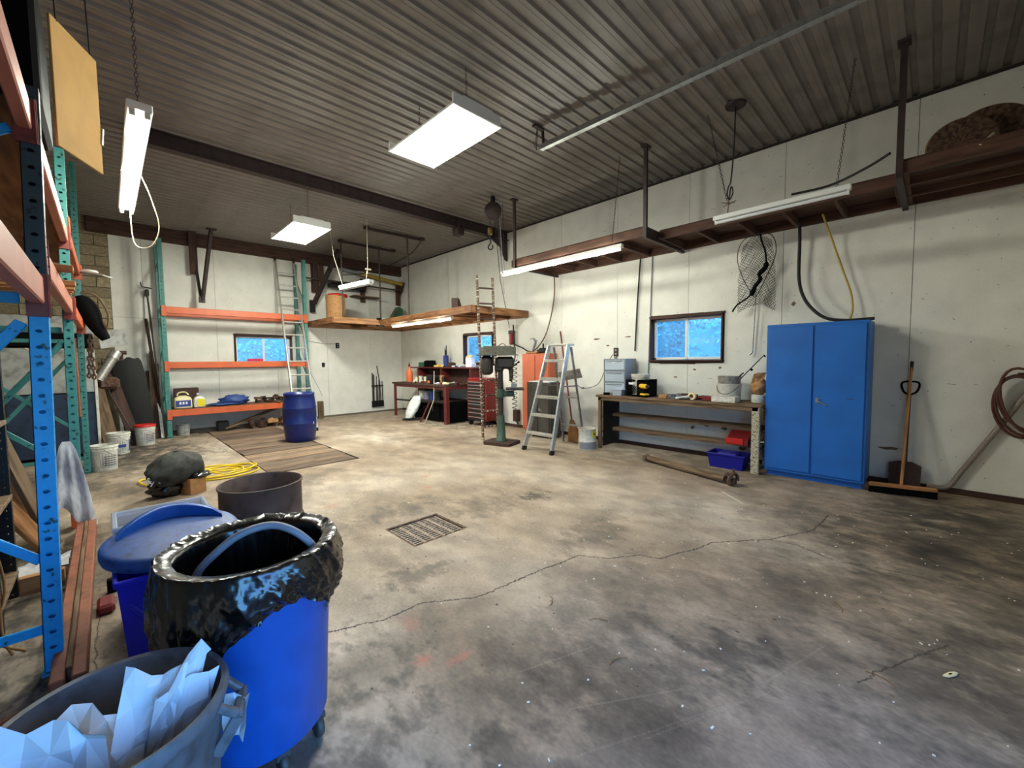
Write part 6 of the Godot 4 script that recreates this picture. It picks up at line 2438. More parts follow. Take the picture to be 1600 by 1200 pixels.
	for k in 6:
		var t := (0.31 + k * 0.295) / 1.72
		if t > 0.95:
			continue
		var p: Vector3 = ft[0].lerp(tp[0], t)
		var q: Vector3 = ft[1].lerp(tp[1], t)
		g = W(o)
		g.bar(p + V(-0.01, 0, 0), q + V(-0.01, 0, 0), 0.085, 0.022, 0.003)
		g.bar(p + V(-0.05, -0.015, 0), q + V(-0.05, -0.015, 0), 0.006, 0.04, 0.001)
		part("step", g, M.aluminium, o)
	for i in 2:
		var s := -1.0 if i == 0 else 1.0
		var p: Vector3 = ft[i].lerp(tp[i], 0.05)
		var q: Vector3 = ft[i].lerp(tp[i], 0.175) + V(0, 0, -s * 0.12)
		g = W(o)
		g.bar(p, q, 0.012, 0.02, 0.002)
		part("step_brace", g, M.aluminium, o)
	g = W(o)
	g.box(V(5.34, 1.735, -4.32), V(0.16, 0.03, 0.46), 0.006)
	part("top_cap", g, M.aluminium, o)
	var rf := [V(5.93, 0.0, -4.72), V(5.93, 0.0, -4.26)]
	var rtp := [V(5.4, 1.7, -4.5), V(5.4, 1.7, -4.14)]
	for i in 2:
		g = W(o)
		g.bar(rf[i], rtp[i], 0.022, 0.04, 0.003, V(1, 0, 0))
		part("rear_rail", g, M.aluminium_dull, o)
	for t in [0.2, 0.5, 0.72]:
		g = W(o)
		g.bar(rf[0].lerp(rtp[0], t), rf[1].lerp(rtp[1], t), 0.02, 0.03, 0.002)
		part("rear_bar", g, M.aluminium_dull, o)
	for i in 2:
		g = W(o)
		g.bar(ft[i].lerp(tp[i], 0.62), rf[i].lerp(rtp[i], 0.62), 0.008, 0.02, 0.001)
		part("spreader", g, M.aluminium_dull, o)
	g = W(o)
	g.bar(V(5.62, 1.2, -4.56), V(5.64, 1.27, -4.12), 0.02, 0.16, 0.003, V(-0.3, 1, 0))
	part("pail_shelf", g, M.aluminium_dull, o)
	# corn broom
	o = thing("corn_broom", "corn broom with a red handle leaning behind the step ladder", "broom", V(5.98, 0, -4.52))
	g = W(o)
	g.tube([V(6.02, 0.38, -4.6), V(6.44, 2.05, -5.2)], 0.016, 8)
	part("handle", g, M.red_dark, o)
	g = W(o)
	grid_broom(g)
	part("bristles", g, M.straw, o)
	# white pail in front
	o = thing("paint_pail", "battered white metal pail with a round yellow sticker beside the step ladder", "pail", V(5.72, 0, -4.05))
	g = N()
	g.lathe([Vector2(0.001, 0.0), Vector2(0.142, 0.0), Vector2(0.146, 0.01), Vector2(0.146, 0.13), Vector2(0.149, 0.135), Vector2(0.146, 0.14), Vector2(0.146, 0.33), Vector2(0.152, 0.335), Vector2(0.152, 0.345), Vector2(0.14, 0.345), Vector2(0.14, 0.3), Vector2(0.001, 0.3)], 30)
	part("body", g, M.pail_white, o)
	g = N()
	g.lathe([Vector2(0.1475, 0.012), Vector2(0.1475, 0.12)], 26, 0.6, 3.6)
	part("scuffed_band", g, M.hose_grey, o)
	g = N()
	g.lathe([Vector2(0.001, 0.301), Vector2(0.138, 0.303)], 20)
	part("contents", g, M.cardboard, o)
	g = N()
	g.lathe([Vector2(0.148, 0.2), Vector2(0.148, 0.31)], 8, 1.25, 1.95)
	part("sticker", g, M.label_yellow, o)
	g = N()
	g.lathe([Vector2(0.149, 0.25), Vector2(0.149, 0.275)], 5, 1.4, 1.8)
	part("sticker_print", g, M.green, o)


func grid_broom(g: G) -> void:
	for k in 34:
		var s := (k % 17) / 16.0 - 0.5
		var q := (k / 17) - 0.5
		var top := V(6.02 + q * 0.02, 0.4, -4.6 + s * 0.05)
		var bot := V(5.97 + q * 0.06 + rng.randf_range(-0.015, 0.015), 0.01, -4.5 + s * 0.26 + rng.randf_range(-0.01, 0.01))
		g.tube([top, top.lerp(bot, 0.5) + V(0, 0, s * 0.03), bot], [0.01, 0.012, 0.008], 5)


func cabinet(o: Node3D, w: float, h: float, d: float, m: Material, kick: float) -> void:
	# two-door sheet-metal cabinet: local front at +z
	var g := N()
	g.box(V(0, h * 0.5 + kick * 0.5, -0.01), V(w, h - kick, d - 0.03), 0.006)
	part("body", g, m, o)
	g = N()
	g.box(V(0, kick * 0.5, -0.03), V(w - 0.04, kick, d - 0.1), 0.003)
	part("plinth", g, m, o)
	for s in [-1, 1]:
		g = N()
		g.box(V(s * (w * 0.25 - 0.006), h * 0.5 + kick * 0.5, d * 0.5 - 0.016), V(w * 0.5 - 0.036, h - kick - 0.07, 0.018), 0.004)
		var dd := part("door", g, m, o)
		if s > 0:
			g = N()
			g.box(V(0.045, h * 0.52, d * 0.5 - 0.002), V(0.03, 0.06, 0.012), 0.003)
			g.bar(V(0.045, h * 0.52, d * 0.5 + 0.01), V(0.13, h * 0.49, d * 0.5 + 0.012), 0.012, 0.016, 0.003)
			part("handle", g, M.galvanized, dd)


# ------------------------------------------------------------------ long bench under the window
func build_right_bench() -> void:
	var o := along_wall("long_bench", "long low wooden workbench with two open shelves under the window", "workbench", 5.87, -2.75, 0.6)
	var g := N()
	for k in 3:
		g = N()
		g.box(V(0, 0.88, 0.2 - k * 0.2), V(2.48, 0.036, 0.196), 0.004)
		part("top_board", g, M.lumber_old, o)
	for s in [-1, 1]:
		for q in [-1, 1]:
			g = N()
			g.box(V(s * 1.17, 0.43, q * 0.26), V(0.09 if s > 0 else 0.06, 0.86, 0.05), 0.004)
			part("leg", g, M.lumber_old if s < 0 else M.splatter_pale, o)
	g = N()
	g.box(V(-1.12, 0.44, 0.0), V(0.018, 0.8, 0.5), 0.002)
	part("end_panel", g, M.black_metal, o)
	for y in [0.56, 0.31]:
		g = N()
		g.box(V(0.02, y, -0.12), V(2.3, 0.032, 0.17), 0.003)
		part("shelf_board", g, M.lumber_old, o)
		g = N()
		g.box(V(0.02, y - 0.015, -0.03), V(2.3, 0.05, 0.018), 0.003)
		part("edge_strip", g, M.lumber_old, o)
		for s in [-1, 1]:
			g = N()
			g.box(V(s * 1.14, y - 0.03, -0.0), V(0.035, 0.035, 0.5), 0.002)
			part("cleat", g, M.lumber_old, o)
	g = N()
	g.box(V(0, 0.835, 0.27), V(2.4, 0.05, 0.03), 0.003)
	part("apron", g, M.lumber_old, o)
	var by := 0.9
	# drawer tower
	o = along_wall("drawer_tower", "grey translucent plastic tower of three drawers on the long bench", "drawer unit", 6.08, -3.76, 0.36, by)
	g = N()
	for s in [-1, 1]:
		g.box(V(s * 0.2, 0.3, 0), V(0.012, 0.6, 0.36), 0.003)
	for k in 4:
		g.box(V(0, 0.008 + k * 0.195, 0), V(0.4, 0.014, 0.36), 0.002)
	g.box(V(0, 0.3, -0.175), V(0.4, 0.6, 0.008), 0.0)
	part("frame", g, M.drawer_grey, o)
	for k in 3:
		g = N()
		g.box(V(0, 0.106 + k * 0.195, 0.01), V(0.376, 0.17, 0.34), 0.006)
		var d := part("drawer", g, M.drawer_clear, o)
		g = N()
		g.box(V(0, 0.175 + k * 0.195, 0.186), V(0.3, 0.02, 0.014), 0.004)
		part("pull", g, M.drawer_grey, d)
	g = N()
	g.bar(V(-0.03, 0.53, 0.19), V(0.03, 0.545, 0.19), 0.003, 0.012, 0.001)
	part("tag", g, M.paper, o)
	# clear tub
	o = thing("plastic_tub", "cloudy plastic tub in front of the drawer tower", "tub", V(6.0, by, -3.62))
	g = N()
	open_box(g, 0.06, 0.075, 0.072, 0.09, 0.09, 0.004)
	g.box(V(0, 0.095, 0), V(0.16, 0.012, 0.2), 0.004)
	part("tub", g, M.drawer_clear, o)
	g = N()
	g.box(V(0, 0.02, 0), V(0.05, 0.04, 0.1), 0.006)
	single("dark_block", g, M.black, "small black block at the front end of the long bench", "block", V(5.96, by, -3.83))
	# milk crate with lattice sides
	o = along_wall("milk_crate", "black lattice milk crate with a white tub inside on the long bench", "crate", 5.98, -3.3, 0.34, by)
	crate(o)
	g = N()
	g.at(V(-0.02, 0.02, 0))
	g.lathe([Vector2(0.001, 0.0), Vector2(0.12, 0.0), Vector2(0.14, 0.28), Vector2(0.146, 0.285), Vector2(0.146, 0.31), Vector2(0.15, 0.312), Vector2(0.15, 0.33), Vector2(0.001, 0.333)], 28)
	single("white_tub", g, M.pail_white, "white lidded plastic tub standing in the black milk crate", "tub", V(6.14, by, -3.3))
	o = thing("cordless_drill", "yellow and black cordless drill in front of the milk crate", "drill", V(5.93, by, -3.13), -0.5)
	g = N()
	g.box(V(0, 0.02, 0), V(0.08, 0.04, 0.1), 0.008)
	g.bar(V(0, 0.04, 0), V(0.01, 0.14, -0.01), 0.035, 0.045, 0.008, V(0, 0, 1))
	part("grip", g, M.black, o)
	g = N()
	g.tube([V(0.0, 0.165, -0.1), V(0.0, 0.17, -0.08), V(0.0, 0.17, 0.03), V(0.0, 0.17, 0.06)], [0.025, 0.036, 0.036, 0.028], 12)
	part("motor_body", g, M.yellow, o)
	g = N()
	g.tube([V(0, 0.17, 0.06), V(0, 0.17, 0.1), V(0, 0.17, 0.13)], [0.022, 0.02, 0.008], 10)
	part("chuck", g, M.black_metal, o)
	g = N()
	g.box(V(0.0, 0.045, 0), V(0.1, 0.03, 0.13), 0.012)
	part("battery", g, M.yellow, o)
	# loose clutter along the bench
	var bits := [[5.98, -2.85, 0.13, 0.05, 0.07, "cardboard", "flat tan box lying right of the milk crate"], [6.1, -2.55, 0.3, 0.07, 0.09, "brown", "dark brown wooden tray at the wall side of the bench"], [6.0, -2.2, 0.16, 0.06, 0.1, "red_dark", "dark red tool box lid before the white pail"], [6.15, -2.3, 0.2, 0.05, 0.08, "black_metal", "black flat tool near the white pail"]]
	for q in bits:
		g = N()
		g.box(V(0, q[3] * 0.5, 0), V(q[4], q[3], q[2]), 0.006)
		g.box(V(0, q[3], 0), V(q[4] * 0.6, 0.016, q[2] * 0.5), 0.005)
		single("bench_box", g, M[q[5]], q[6], "box", V(q[0], by, q[1]))
	o = thing("wire_tangle", "tangle of grey-green wire on the long bench", "wire", V(5.98, by, -2.68))
	g = N()
	var pts := []
	for k in 40:
		pts.append(V(rng.randf_range(-0.07, 0.07), 0.012 + rng.randf_range(0, 0.06), rng.randf_range(-0.11, 0.11)))
	g.tube(spline(pts, 3), 0.005, 5)
	part("strands", g, M.hose_grey, o)
	o = thing("tape_roll", "roll of cream tape standing on the long bench", "tape", V(5.98, by + 0.055, -2.42), 0.2)
	g = N()
	g.at(Vector3.ZERO, Basis(Vector3.FORWARD, PI / 2) * Basis(Vector3.RIGHT, 0.3))
	g.lathe([Vector2(0.03, -0.024), Vector2(0.055, -0.024), Vector2(0.055, 0.024), Vector2(0.03, 0.024), Vector2(0.03, -0.024)], 26)
	part("roll", g, M.cream, o)
	g = N()
	g.at(Vector3.ZERO, Basis(Vector3.FORWARD, PI / 2) * Basis(Vector3.RIGHT, 0.3))
	g.lathe([Vector2(0.024, -0.024), Vector2(0.031, -0.025), Vector2(0.031, 0.025), Vector2(0.024, 0.024), Vector2(0.024, -0.024)], 20)
	part("core", g, M.cardboard, o)
	o = thing("pliers", "white and grey hand plane lying beside the tape roll", "hand tool", V(5.93, by, -2.53), 0.2)
	g = N()
	g.bar(V(-0.02, 0.02, -0.1), V(0.02, 0.05, 0.08), 0.03, 0.03, 0.006)
	part("handle", g, M.paper, o)
	g = N()
	g.box(V(0, 0.015, 0.02), V(0.05, 0.03, 0.14), 0.006)
	part("jaw", g, M.steel_rod, o)
	g = N()
	g.bar(V(0, 0.03, -0.12), V(0.03, 0.06, 0.1), 0.02, 0.02, 0.004)
	g.box(V(0, 0.02, 0.02), V(0.05, 0.04, 0.08), 0.008)
	single("red_clamp", g, M.red, "red clamp lying in front of the white pail", "clamp", V(6.05, by, -2.25))
	# flat white box, pail with pot and wand
	g = N()
	g.box(V(0, 0.035, 0), V(0.2, 0.07, 0.3), 0.004)
	g.box(V(0, 0.072, 0), V(0.2, 0.006, 0.3), 0.002)
	single("white_box", g, M.pail_white, "flat white carton in front of the white pail", "box", V(6.0, by, -1.98))
	o = thing("bench_pail", "white metal pail holding a grey pot on the long bench", "pail", V(6.2, by, -2.0))
	g = N()
	g.lathe([Vector2(0.001, 0.0), Vector2(0.135, 0.0), Vector2(0.14, 0.01), Vector2(0.152, 0.22), Vector2(0.158, 0.225), Vector2(0.158, 0.24), Vector2(0.148, 0.24), Vector2(0.148, 0.21), Vector2(0.001, 0.2)], 30)
	part("body", g, M.white_paint, o)
	g = N()
	g.tube(spline([V(-0.06, 0.21, -0.145), V(-0.13, 0.13, -0.1), V(-0.17, 0.1, 0.0), V(-0.14, 0.14, 0.09), V(-0.06, 0.21, 0.145)]), 0.004, 5)
	part("handle", g, M.steel_rod, o)
	o = thing("steel_pot", "dull grey metal pot sitting in the white pail", "pot", V(6.2, by + 0.2, -2.0))
	g = N()
	g.lathe([Vector2(0.001, 0.01), Vector2(0.135, 0.0), Vector2(0.145, 0.13), Vector2(0.15, 0.132), Vector2(0.15, 0.142), Vector2(0.138, 0.14), Vector2(0.13, 0.02), Vector2(0.001, 0.02)], 30)
	part("pot", g, M.aluminium_dull, o)
	g = N()
	g.tube([V(0.02, 0.1, 0.08), V(0.06, 0.19, 0.16)], 0.009, 6)
	part("grip", g, M.black, o)
	o = thing("spray_wand", "thin black spray wand slanting from the pot up to the wall", "wand", V(6.3, by + 0.3, -1.85))
	g = W(o)
	g.tube([V(6.27, 1.18, -1.9), V(6.4, 1.53, -1.63)], 0.007, 6)
	part("wand", g, M.black_metal, o)
	g = W(o)
	g.tube([V(6.33, 1.34, -1.77), V(6.33, 1.32, -1.75)], 0.016, 8)
	g.tube([V(6.4, 1.53, -1.63), V(6.42, 1.5, -1.62)], 0.009, 6)
	part("clip", g, M.black, o)
	o = thing("paper_sack", "crumpled brown paper bag sitting on a white jar next to the blue cabinet", "paper bag", V(6.2, by + 0.1, -1.63))
	g = N()
	g.blob(V(0, 0.11, 0), V(0.09, 0.11, 0.1), 0.35, 2.2, 22, 14, 18)
	crumple(g, V(-0.05, 0.15, -0.09), V(0.02, 0.13, 0.03), V(0.06, 0.02, 0.13), 6, 6, 0.04, 3)
	part("bag", g, M.cardboard, o)
	g = N()
	g.lathe([Vector2(0.001, 0.0), Vector2(0.085, 0.0), Vector2(0.088, 0.005), Vector2(0.088, 0.095), Vector2(0.08, 0.1), Vector2(0.001, 0.1)], 22)
	single("white_jar", g, M.pail_white, "short white jar under the brown paper bag", "jar", V(6.2, by, -1.63))
	# on the lower shelf and floor
	o = thing("dustpan", "red dustpan with a dark back on the lower bench shelf", "dustpan", V(6.08, 0.328, -1.85))
	g = N()
	g.box(V(-0.1, 0.05, 0), V(0.02, 0.08, 0.22), 0.006)
	part("lip", g, M.red, o)
	g = N()
	g.prism(PackedVector2Array([Vector2(-0.1, 0.0), Vector2(0.16, 0.0), Vector2(0.2, 0.06), Vector2(0.12, 0.17), Vector2(0.0, 0.13), Vector2(-0.1, 0.07)]), -0.1, 0.16)
	part("pan", g, M.red_dark, o)
	o = thing("blue_tote", "dark blue plastic tote on the floor under the long bench", "tote", V(6.05, 0, -1.94))
	g = N()
	open_box(g, 0.13, 0.2, 0.15, 0.23, 0.19, 0.006)
	part("body", g, M.tote_blue, o)
	g = N()
	for s in [-1, 1]:
		g.box(V(s * 0.155, 0.19, 0), V(0.022, 0.022, 0.49), 0.004)
		g.box(V(0, 0.19, s * 0.235), V(0.31, 0.022, 0.022), 0.004)
	part("rim", g, M.tote_blue, o)
	g = N()
	g.box(V(0, 0.17, 0), V(0.2, 0.07, 0.26), 0.02)
	part("folded_cover", g, M.tote_blue, o)
	g = N()
	g.bar(V(0, 0.02, -0.05), V(0.01, 0.03, 0.06), 0.04, 0.02, 0.006)
	single("paper_wad", g, M.paper, "small white paper wad on the lower shelf by the bench leg", "paper", V(6.27, 0.328, -1.62))
	# outlet with cable above the drawer tower
	outlet("brown wall outlet with a plug above the drawer tower", V(XR, 1.62, -3.98), -PI / 2, M.brown, true)
	g = N()
	g.tube(spline([V(6.46, 1.58, -4.02), V(6.42, 1.4, -4.12), V(6.42, 1.05, -4.3), V(6.4, 0.95, -4.6), V(6.4, 1.0, -4.75)]), 0.006, 5)
	lone("outlet_cable", g, M.rubber, "black cable running from the outlet behind the step ladder", "cable")
	g = N()
	g.box(V(0, 0.02, 0), V(0.02, 0.04, 0.05), 0.003)
	single("wall_plug", g, M.hose_grey, "tiny grey plate on the wall just above the drawer tower", "plate", V(6.49, 1.5, -3.99))
	# pipe on the floor
	o = thing("stand_pipe", "long bent grey-brown pipe with a clamped foot lying on the floor before the bench", "pipe", V(5.35, 0, -2.2))
	g = W(o)
	g.tube(spline([V(5.56, 0.06, -2.88), V(5.47, 0.05, -2.55), V(5.35, 0.045, -2.15), V(5.2, 0.06, -1.7)]), 0.043, 12)
	part("pipe", g, M.lumber_old, o)
	g = W(o)
	g.at(V(5.56, 0.06, -2.9) - o.position)
	g.box(Vector3.ZERO, V(0.13, 0.08, 0.05), 0.01)
	part("end_cap", g, M.lumber_old, o)
	g = W(o)
	g.tube(arc(V(5.17, 0.075, -1.6), 0.07, -0.3, PI + 0.3, 12, V(0.9, 0, 0.3).normalized(), Vector3.UP), 0.02, 8)
	g.tube([V(5.17, 0.13, -1.62), V(5.19, 0.2, -1.6)], 0.014, 7)
	g.box(V(5.17, 0.05, -1.62), V(0.1, 0.08, 0.09), 0.015)
	g.box(V(5.16, 0.13, -1.66), V(0.1, 0.025, 0.05), 0.005)
	part("clamp_foot", g, M.rusty, o)


func crate(o: Node3D) -> void:
	# local front +z; lattice of diagonal strips on the front, slatted sides
	var w := 0.36
	var h := 0.27
	var d := 0.33
	var g := N()
	for s in [-1, 1]:
		for q in [-1, 1]:
			g.box(V(s * (w * 0.5 - 0.01), h * 0.5, q * (d * 0.5 - 0.01)), V(0.025, h, 0.025), 0.004)
	for y in [0.012, h - 0.02]:
		for s in [-1, 1]:
			g.box(V(0, y, s * (d * 0.5 - 0.006)), V(w, 0.03, 0.012), 0.003)
			g.box(V(s * (w * 0.5 - 0.006), y, 0), V(0.012, 0.03, d), 0.003)
	g.box(V(0, 0.006, 0), V(w, 0.012, d), 0.0)
	g.box(V(0.09, h * 0.5, d * 0.5 - 0.004), V(0.17, h * 0.96, 0.008), 0.002)
	for s in [-1, 1]:
		g.box(V(s * (w * 0.5 - 0.004), h * 0.5, 0), V(0.008, h * 0.9, d), 0.0)
	part("frame", g, M.black, o)
	for k in 6:
		var x := -0.17 + k * 0.036
		g = N()
		g.bar(V(maxf(x - 0.06, -0.17), 0.04 + maxf(0.0, -0.17 - (x - 0.06)), d * 0.5 - 0.006), V(minf(x + 0.07, 0.0), 0.17 - maxf(0.0, x + 0.07), d * 0.5 - 0.006), 0.008, 0.009, 0.001)
		g.bar(V(maxf(x - 0.06, -0.17), 0.17 - maxf(0.0, -0.17 - (x - 0.06)), d * 0.5 - 0.006), V(minf(x + 0.07, 0.0), 0.04 + maxf(0.0, x + 0.07), d * 0.5 - 0.006), 0.008, 0.009, 0.001)
		part("lattice_strip", g, M.black, o)
	g = N()
	g.box(V(-0.09, 0.205, d * 0.5), V(0.09, 0.035, 0.006), 0.006)
	part("label", g, M.paper, o)
	g = N()
	g.at(V(0.09, 0.17, d * 0.5))
	g.blob(Vector3.ZERO, V(0.05, 0.035, 0.012), 0.1, 2.0, 4, 8, 14)
	part("yellow_mark", g, M.yellow, o)


# ------------------------------------------------------------------ blue cabinet, net, hoses, brooms
func build_right_end() -> void:
	var o := along_wall("metal_cabinet", "tall blue two-door steel cabinet against the white wall", "cabinet", 5.94, -1.0, 0.52)
	cabinet(o, 0.985, 1.9, 0.52, M.cabinet_blue, 0.07)
	var g := N()
	g.box(V(-0.492, 0.95, 0.2), V(0.004, 0.06, 0.03), 0.001)
	g.box(V(0.35, 1.02, 0.253), V(0.07, 0.006, 0.002), 0.0)
	g.box(V(0.09, 1.0, 0.253), V(0.015, 0.004, 0.002), 0.0)
	part("scuff", g, M.print_dark, o)
	# landing net
	o = thing("landing_net", "landing net with a wire hoop hanging on the wall below the shelf", "net", V(6.35, 1.5, -1.74))
	g = W(o)
	g.tube(spline([V(6.38, 2.32, -1.76), V(6.34, 2.55, -1.88), V(6.3, 2.85, -1.96), V(6.28, 3.07, -1.9), V(6.27, 3.14, -1.72), V(6.28, 3.08, -1.54), V(6.3, 2.85, -1.5), V(6.34, 2.55, -1.62), V(6.38, 2.32, -1.74)], 5), 0.006, 6)
	part("hoop", g, M.steel_rod, o)
	g = W(o)
	g.tube([V(6.42, 2.45, -1.755), V(6.45, 1.56, -1.79)], 0.012, 8)
	g.tube([V(6.44, 1.57, -1.79), V(6.44, 1.54, -1.82)], 0.016, 8)
	part("pole", g, M.aluminium, o)
	g = W(o)
	var rows := 26
	var cols := 14
	var grid := []
	for i in rows + 1:
		var row := []
		var t := float(i) / rows
		for j in cols + 1:
			var s := float(j) / cols - 0.5
			var hw := 0.23 * (0.75 + 0.6 * t - 0.35 * t * t)
			row.append(V(6.3 + 0.12 * t * (1.0 - 2.0 * absf(s)) + 0.012 * sin(i * 1.3 + j), 3.08 - t * 0.92 + 0.06 * cos(s * 5.0) + rng.randf_range(-0.006, 0.006), -1.72 + s * 2.0 * hw + rng.randf_range(-0.006, 0.006)))
		grid.append(row)
	for i in rows:
		for j in cols:
			g.tube([grid[i][j], grid[i + 1][j + 1]], 0.003, 3)
			g.tube([grid[i][j + 1], grid[i + 1][j]], 0.003, 3)
	var net := part("netting", g, M.net, o)
	net.set_meta("kind", "stuff")
	# bow
	o = thing("hunting_bow", "black compound bow hanging in front of the landing net", "bow", V(6.28, 2.15, -1.8))
	g = W(o)
	g.tube(spline([V(6.28, 2.76, -1.6), V(6.27, 2.68, -1.61), V(6.26, 2.6, -1.68), V(6.26, 2.54, -1.66), V(6.26, 2.45, -1.72), V(6.26, 2.38, -1.75), V(6.26, 2.33, -1.77)], 3), [0.012, 0.025, 0.034, 0.03, 0.034, 0.034, 0.026, 0.018, 0.024, 0.03, 0.026, 0.026, 0.026, 0.026, 0.03, 0.034, 0.034, 0.028, 0.02], 8)
	part("riser", g, M.black, o)
	g = W(o)
	g.tube(spline([V(6.28, 2.74, -1.6), V(6.29, 2.9, -1.62), V(6.3, 3.05, -1.67), V(6.32, 3.17, -1.69)]), 0.011, 6)
	part("limb", g, M.black, o)
	g = W(o)
	g.tube(spline([V(6.26, 2.34, -1.77), V(6.26, 2.28, -1.85), V(6.28, 2.22, -1.95), V(6.3, 2.14, -2.01)]), 0.011, 6)
	part("limb", g, M.black, o)
	# hose and cords over the cabinet
	g = N()
	g.tube(spline([V(6.3, 3.2, -1.25), V(6.34, 2.95, -1.25), V(6.36, 2.5, -1.25), V(6.34, 2.25, -1.19), V(6.3, 2.07, -1.07), V(6.26, 1.96, -0.93), V(6.25, 1.925, -0.75), V(6.26, 1.925, -0.6), V(6.28, 1.93, -0.5)]), 0.019, 8)
	lone("black_hose", g, M.rubber, "thick black hose hanging in a curve down onto the tall blue cabinet", "hose")
	g = N()
	g.tube(spline([V(6.2, 3.2, -1.0), V(6.35, 2.9, -0.92), V(6.4, 2.55, -0.82), V(6.4, 2.25, -0.73), V(6.38, 2.05, -0.71), V(6.36, 1.93, -0.73)]), 0.011, 7)
	lone("tan_cable", g, M.yellow_pipe, "tan cable hanging from the shelf to the top of the tall blue cabinet", "cable")
	g = N()
	g.tube(spline([V(6.38, 3.2, -5.3), V(6.42, 2.8, -5.33), V(6.43, 2.4, -5.42), V(6.4, 2.0, -5.55), V(6.35, 1.75, -5.72), V(6.3, 1.66, -5.85)]), 0.013, 7)
	lone("grey_cable", g, M.lumber_old, "grey-brown cable hanging from the shelf to the orange cabinet", "cable")
	g = N()
	g.tube([V(6.46, 3.2, -3.5), V(6.47, 2.4, -3.56), V(6.475, 1.63, -3.6)], 0.012, 7)
	lone("hanging_cable", g, M.rubber, "dark cable end hanging straight down above the milk crate", "cable")
	g = N()
	g.tube([V(6.48, 3.2, -3.3), V(6.485, 1.2, -3.36)], 0.009, 7)
	lone("wall_conduit", g, M.hose_grey, "thin conduit running down the wall beside the window frame", "conduit")
	# shovel
	o = thing("shovel", "square shovel with a black D-grip leaning on the wall behind the push broom", "shovel", V(6.4, 0, -0.2))
	g = W(o)
	var blade := PackedVector2Array([Vector2(-0.13, 0.0), Vector2(0.13, 0.0), Vector2(0.135, 0.26), Vector2(0.06, 0.3), Vector2(-0.06, 0.3), Vector2(-0.135, 0.27)])
	g.at(V(-0.03, 0.01, 0), Basis(Vector3.UP, -PI / 2) * Basis(Vector3.RIGHT, -0.15))
	g.prism(blade, -0.005, 0.005)
	part("blade", g, M.brown, o)
	g = W(o)
	g.tube([V(6.4, 0.28, -0.2), V(6.44, 1.07, -0.19)], 0.017, 8)
	part("shaft", g, M.brown, o)
	g = W(o)
	g.tube(spline([V(6.44, 1.06, -0.19), V(6.445, 1.1, -0.24), V(6.45, 1.2, -0.25), V(6.45, 1.2, -0.12), V(6.445, 1.1, -0.13), V(6.44, 1.06, -0.19)], 4), 0.011, 7)
	part("grip", g, M.black, o)
	# push broom
	o = thing("push_broom", "wide push broom with black bristles and a wooden handle leaning on the wall", "broom", V(6.08, 0, -0.2))
	var a := V(6.0, 0.09, -0.47)
	var b := V(6.14, 0.09, 0.06)
	g = W(o)
	g.bar(a, b, 0.07, 0.035, 0.006)
	part("block", g, M.lumber, o)
	g = W(o)
	for k in 46:
		var p := a.lerp(b, (k + 0.5) / 46)
		for s in [-1, 0, 1]:
			var q := p + V(0.022 * s, -0.015, -0.005 * s)
			g.tube([q, q + V(0.012 * s + rng.randf_range(-0.006, 0.006), -0.072, rng.randf_range(-0.006, 0.006))], 0.007, 4)
	part("bristles", g, M.black, o)
	g = W(o)
	g.tube([V(6.07, 0.1, -0.21), V(6.43, 1.43, -0.18)], 0.014, 8)
	part("handle", g, M.lumber, o)
	g = W(o)
	g.tube([V(6.405, 1.33, -0.182), V(6.432, 1.435, -0.18)], 0.0155, 8)
	part("tip", g, M.rubber, o)
	# bent conduit at the right
	g = N()
	g.tube(spline([V(6.43, 0.07, -0.02), V(6.43, 0.06, 0.08), V(6.44, 0.1, 0.16), V(6.45, 0.26, 0.235), V(6.45, 0.75, 0.47), V(6.45, 1.3, 0.73)]), 0.024, 10)
	lone("bent_conduit", g, M.galv_rust, "rust-streaked bent steel conduit rising along the wall from the floor", "conduit")
	o = thing("hose_coil", "brown rubber hose coiled in loops on the wall at the end of the bent conduit", "hose", V(6.4, 0.5, 0.66))
	g = W(o)
	for k in 4:
		var cy := 0.98 + k * 0.02
		var cz := 0.6 + k * 0.012
		var loop := []
		for j in 26:
			var t := TAU * j / 26
			loop.append(V(6.42 - k * 0.02, cy + sin(t) * (0.3 + 0.03 * (k % 2)) + 0.04 * cos(t + k), cz + cos(t) * 0.17 - 0.09 * sin(t) * 0.5))
		g.tube(loop, 0.013, 7, true)
	part("loops", g, M.hose_brown, o)
	g = W(o)
	g.box(V(6.47, 1.3, 0.62), V(0.08, 0.04, 0.08), 0.006)
	part("hook", g, M.steel_dark, o)


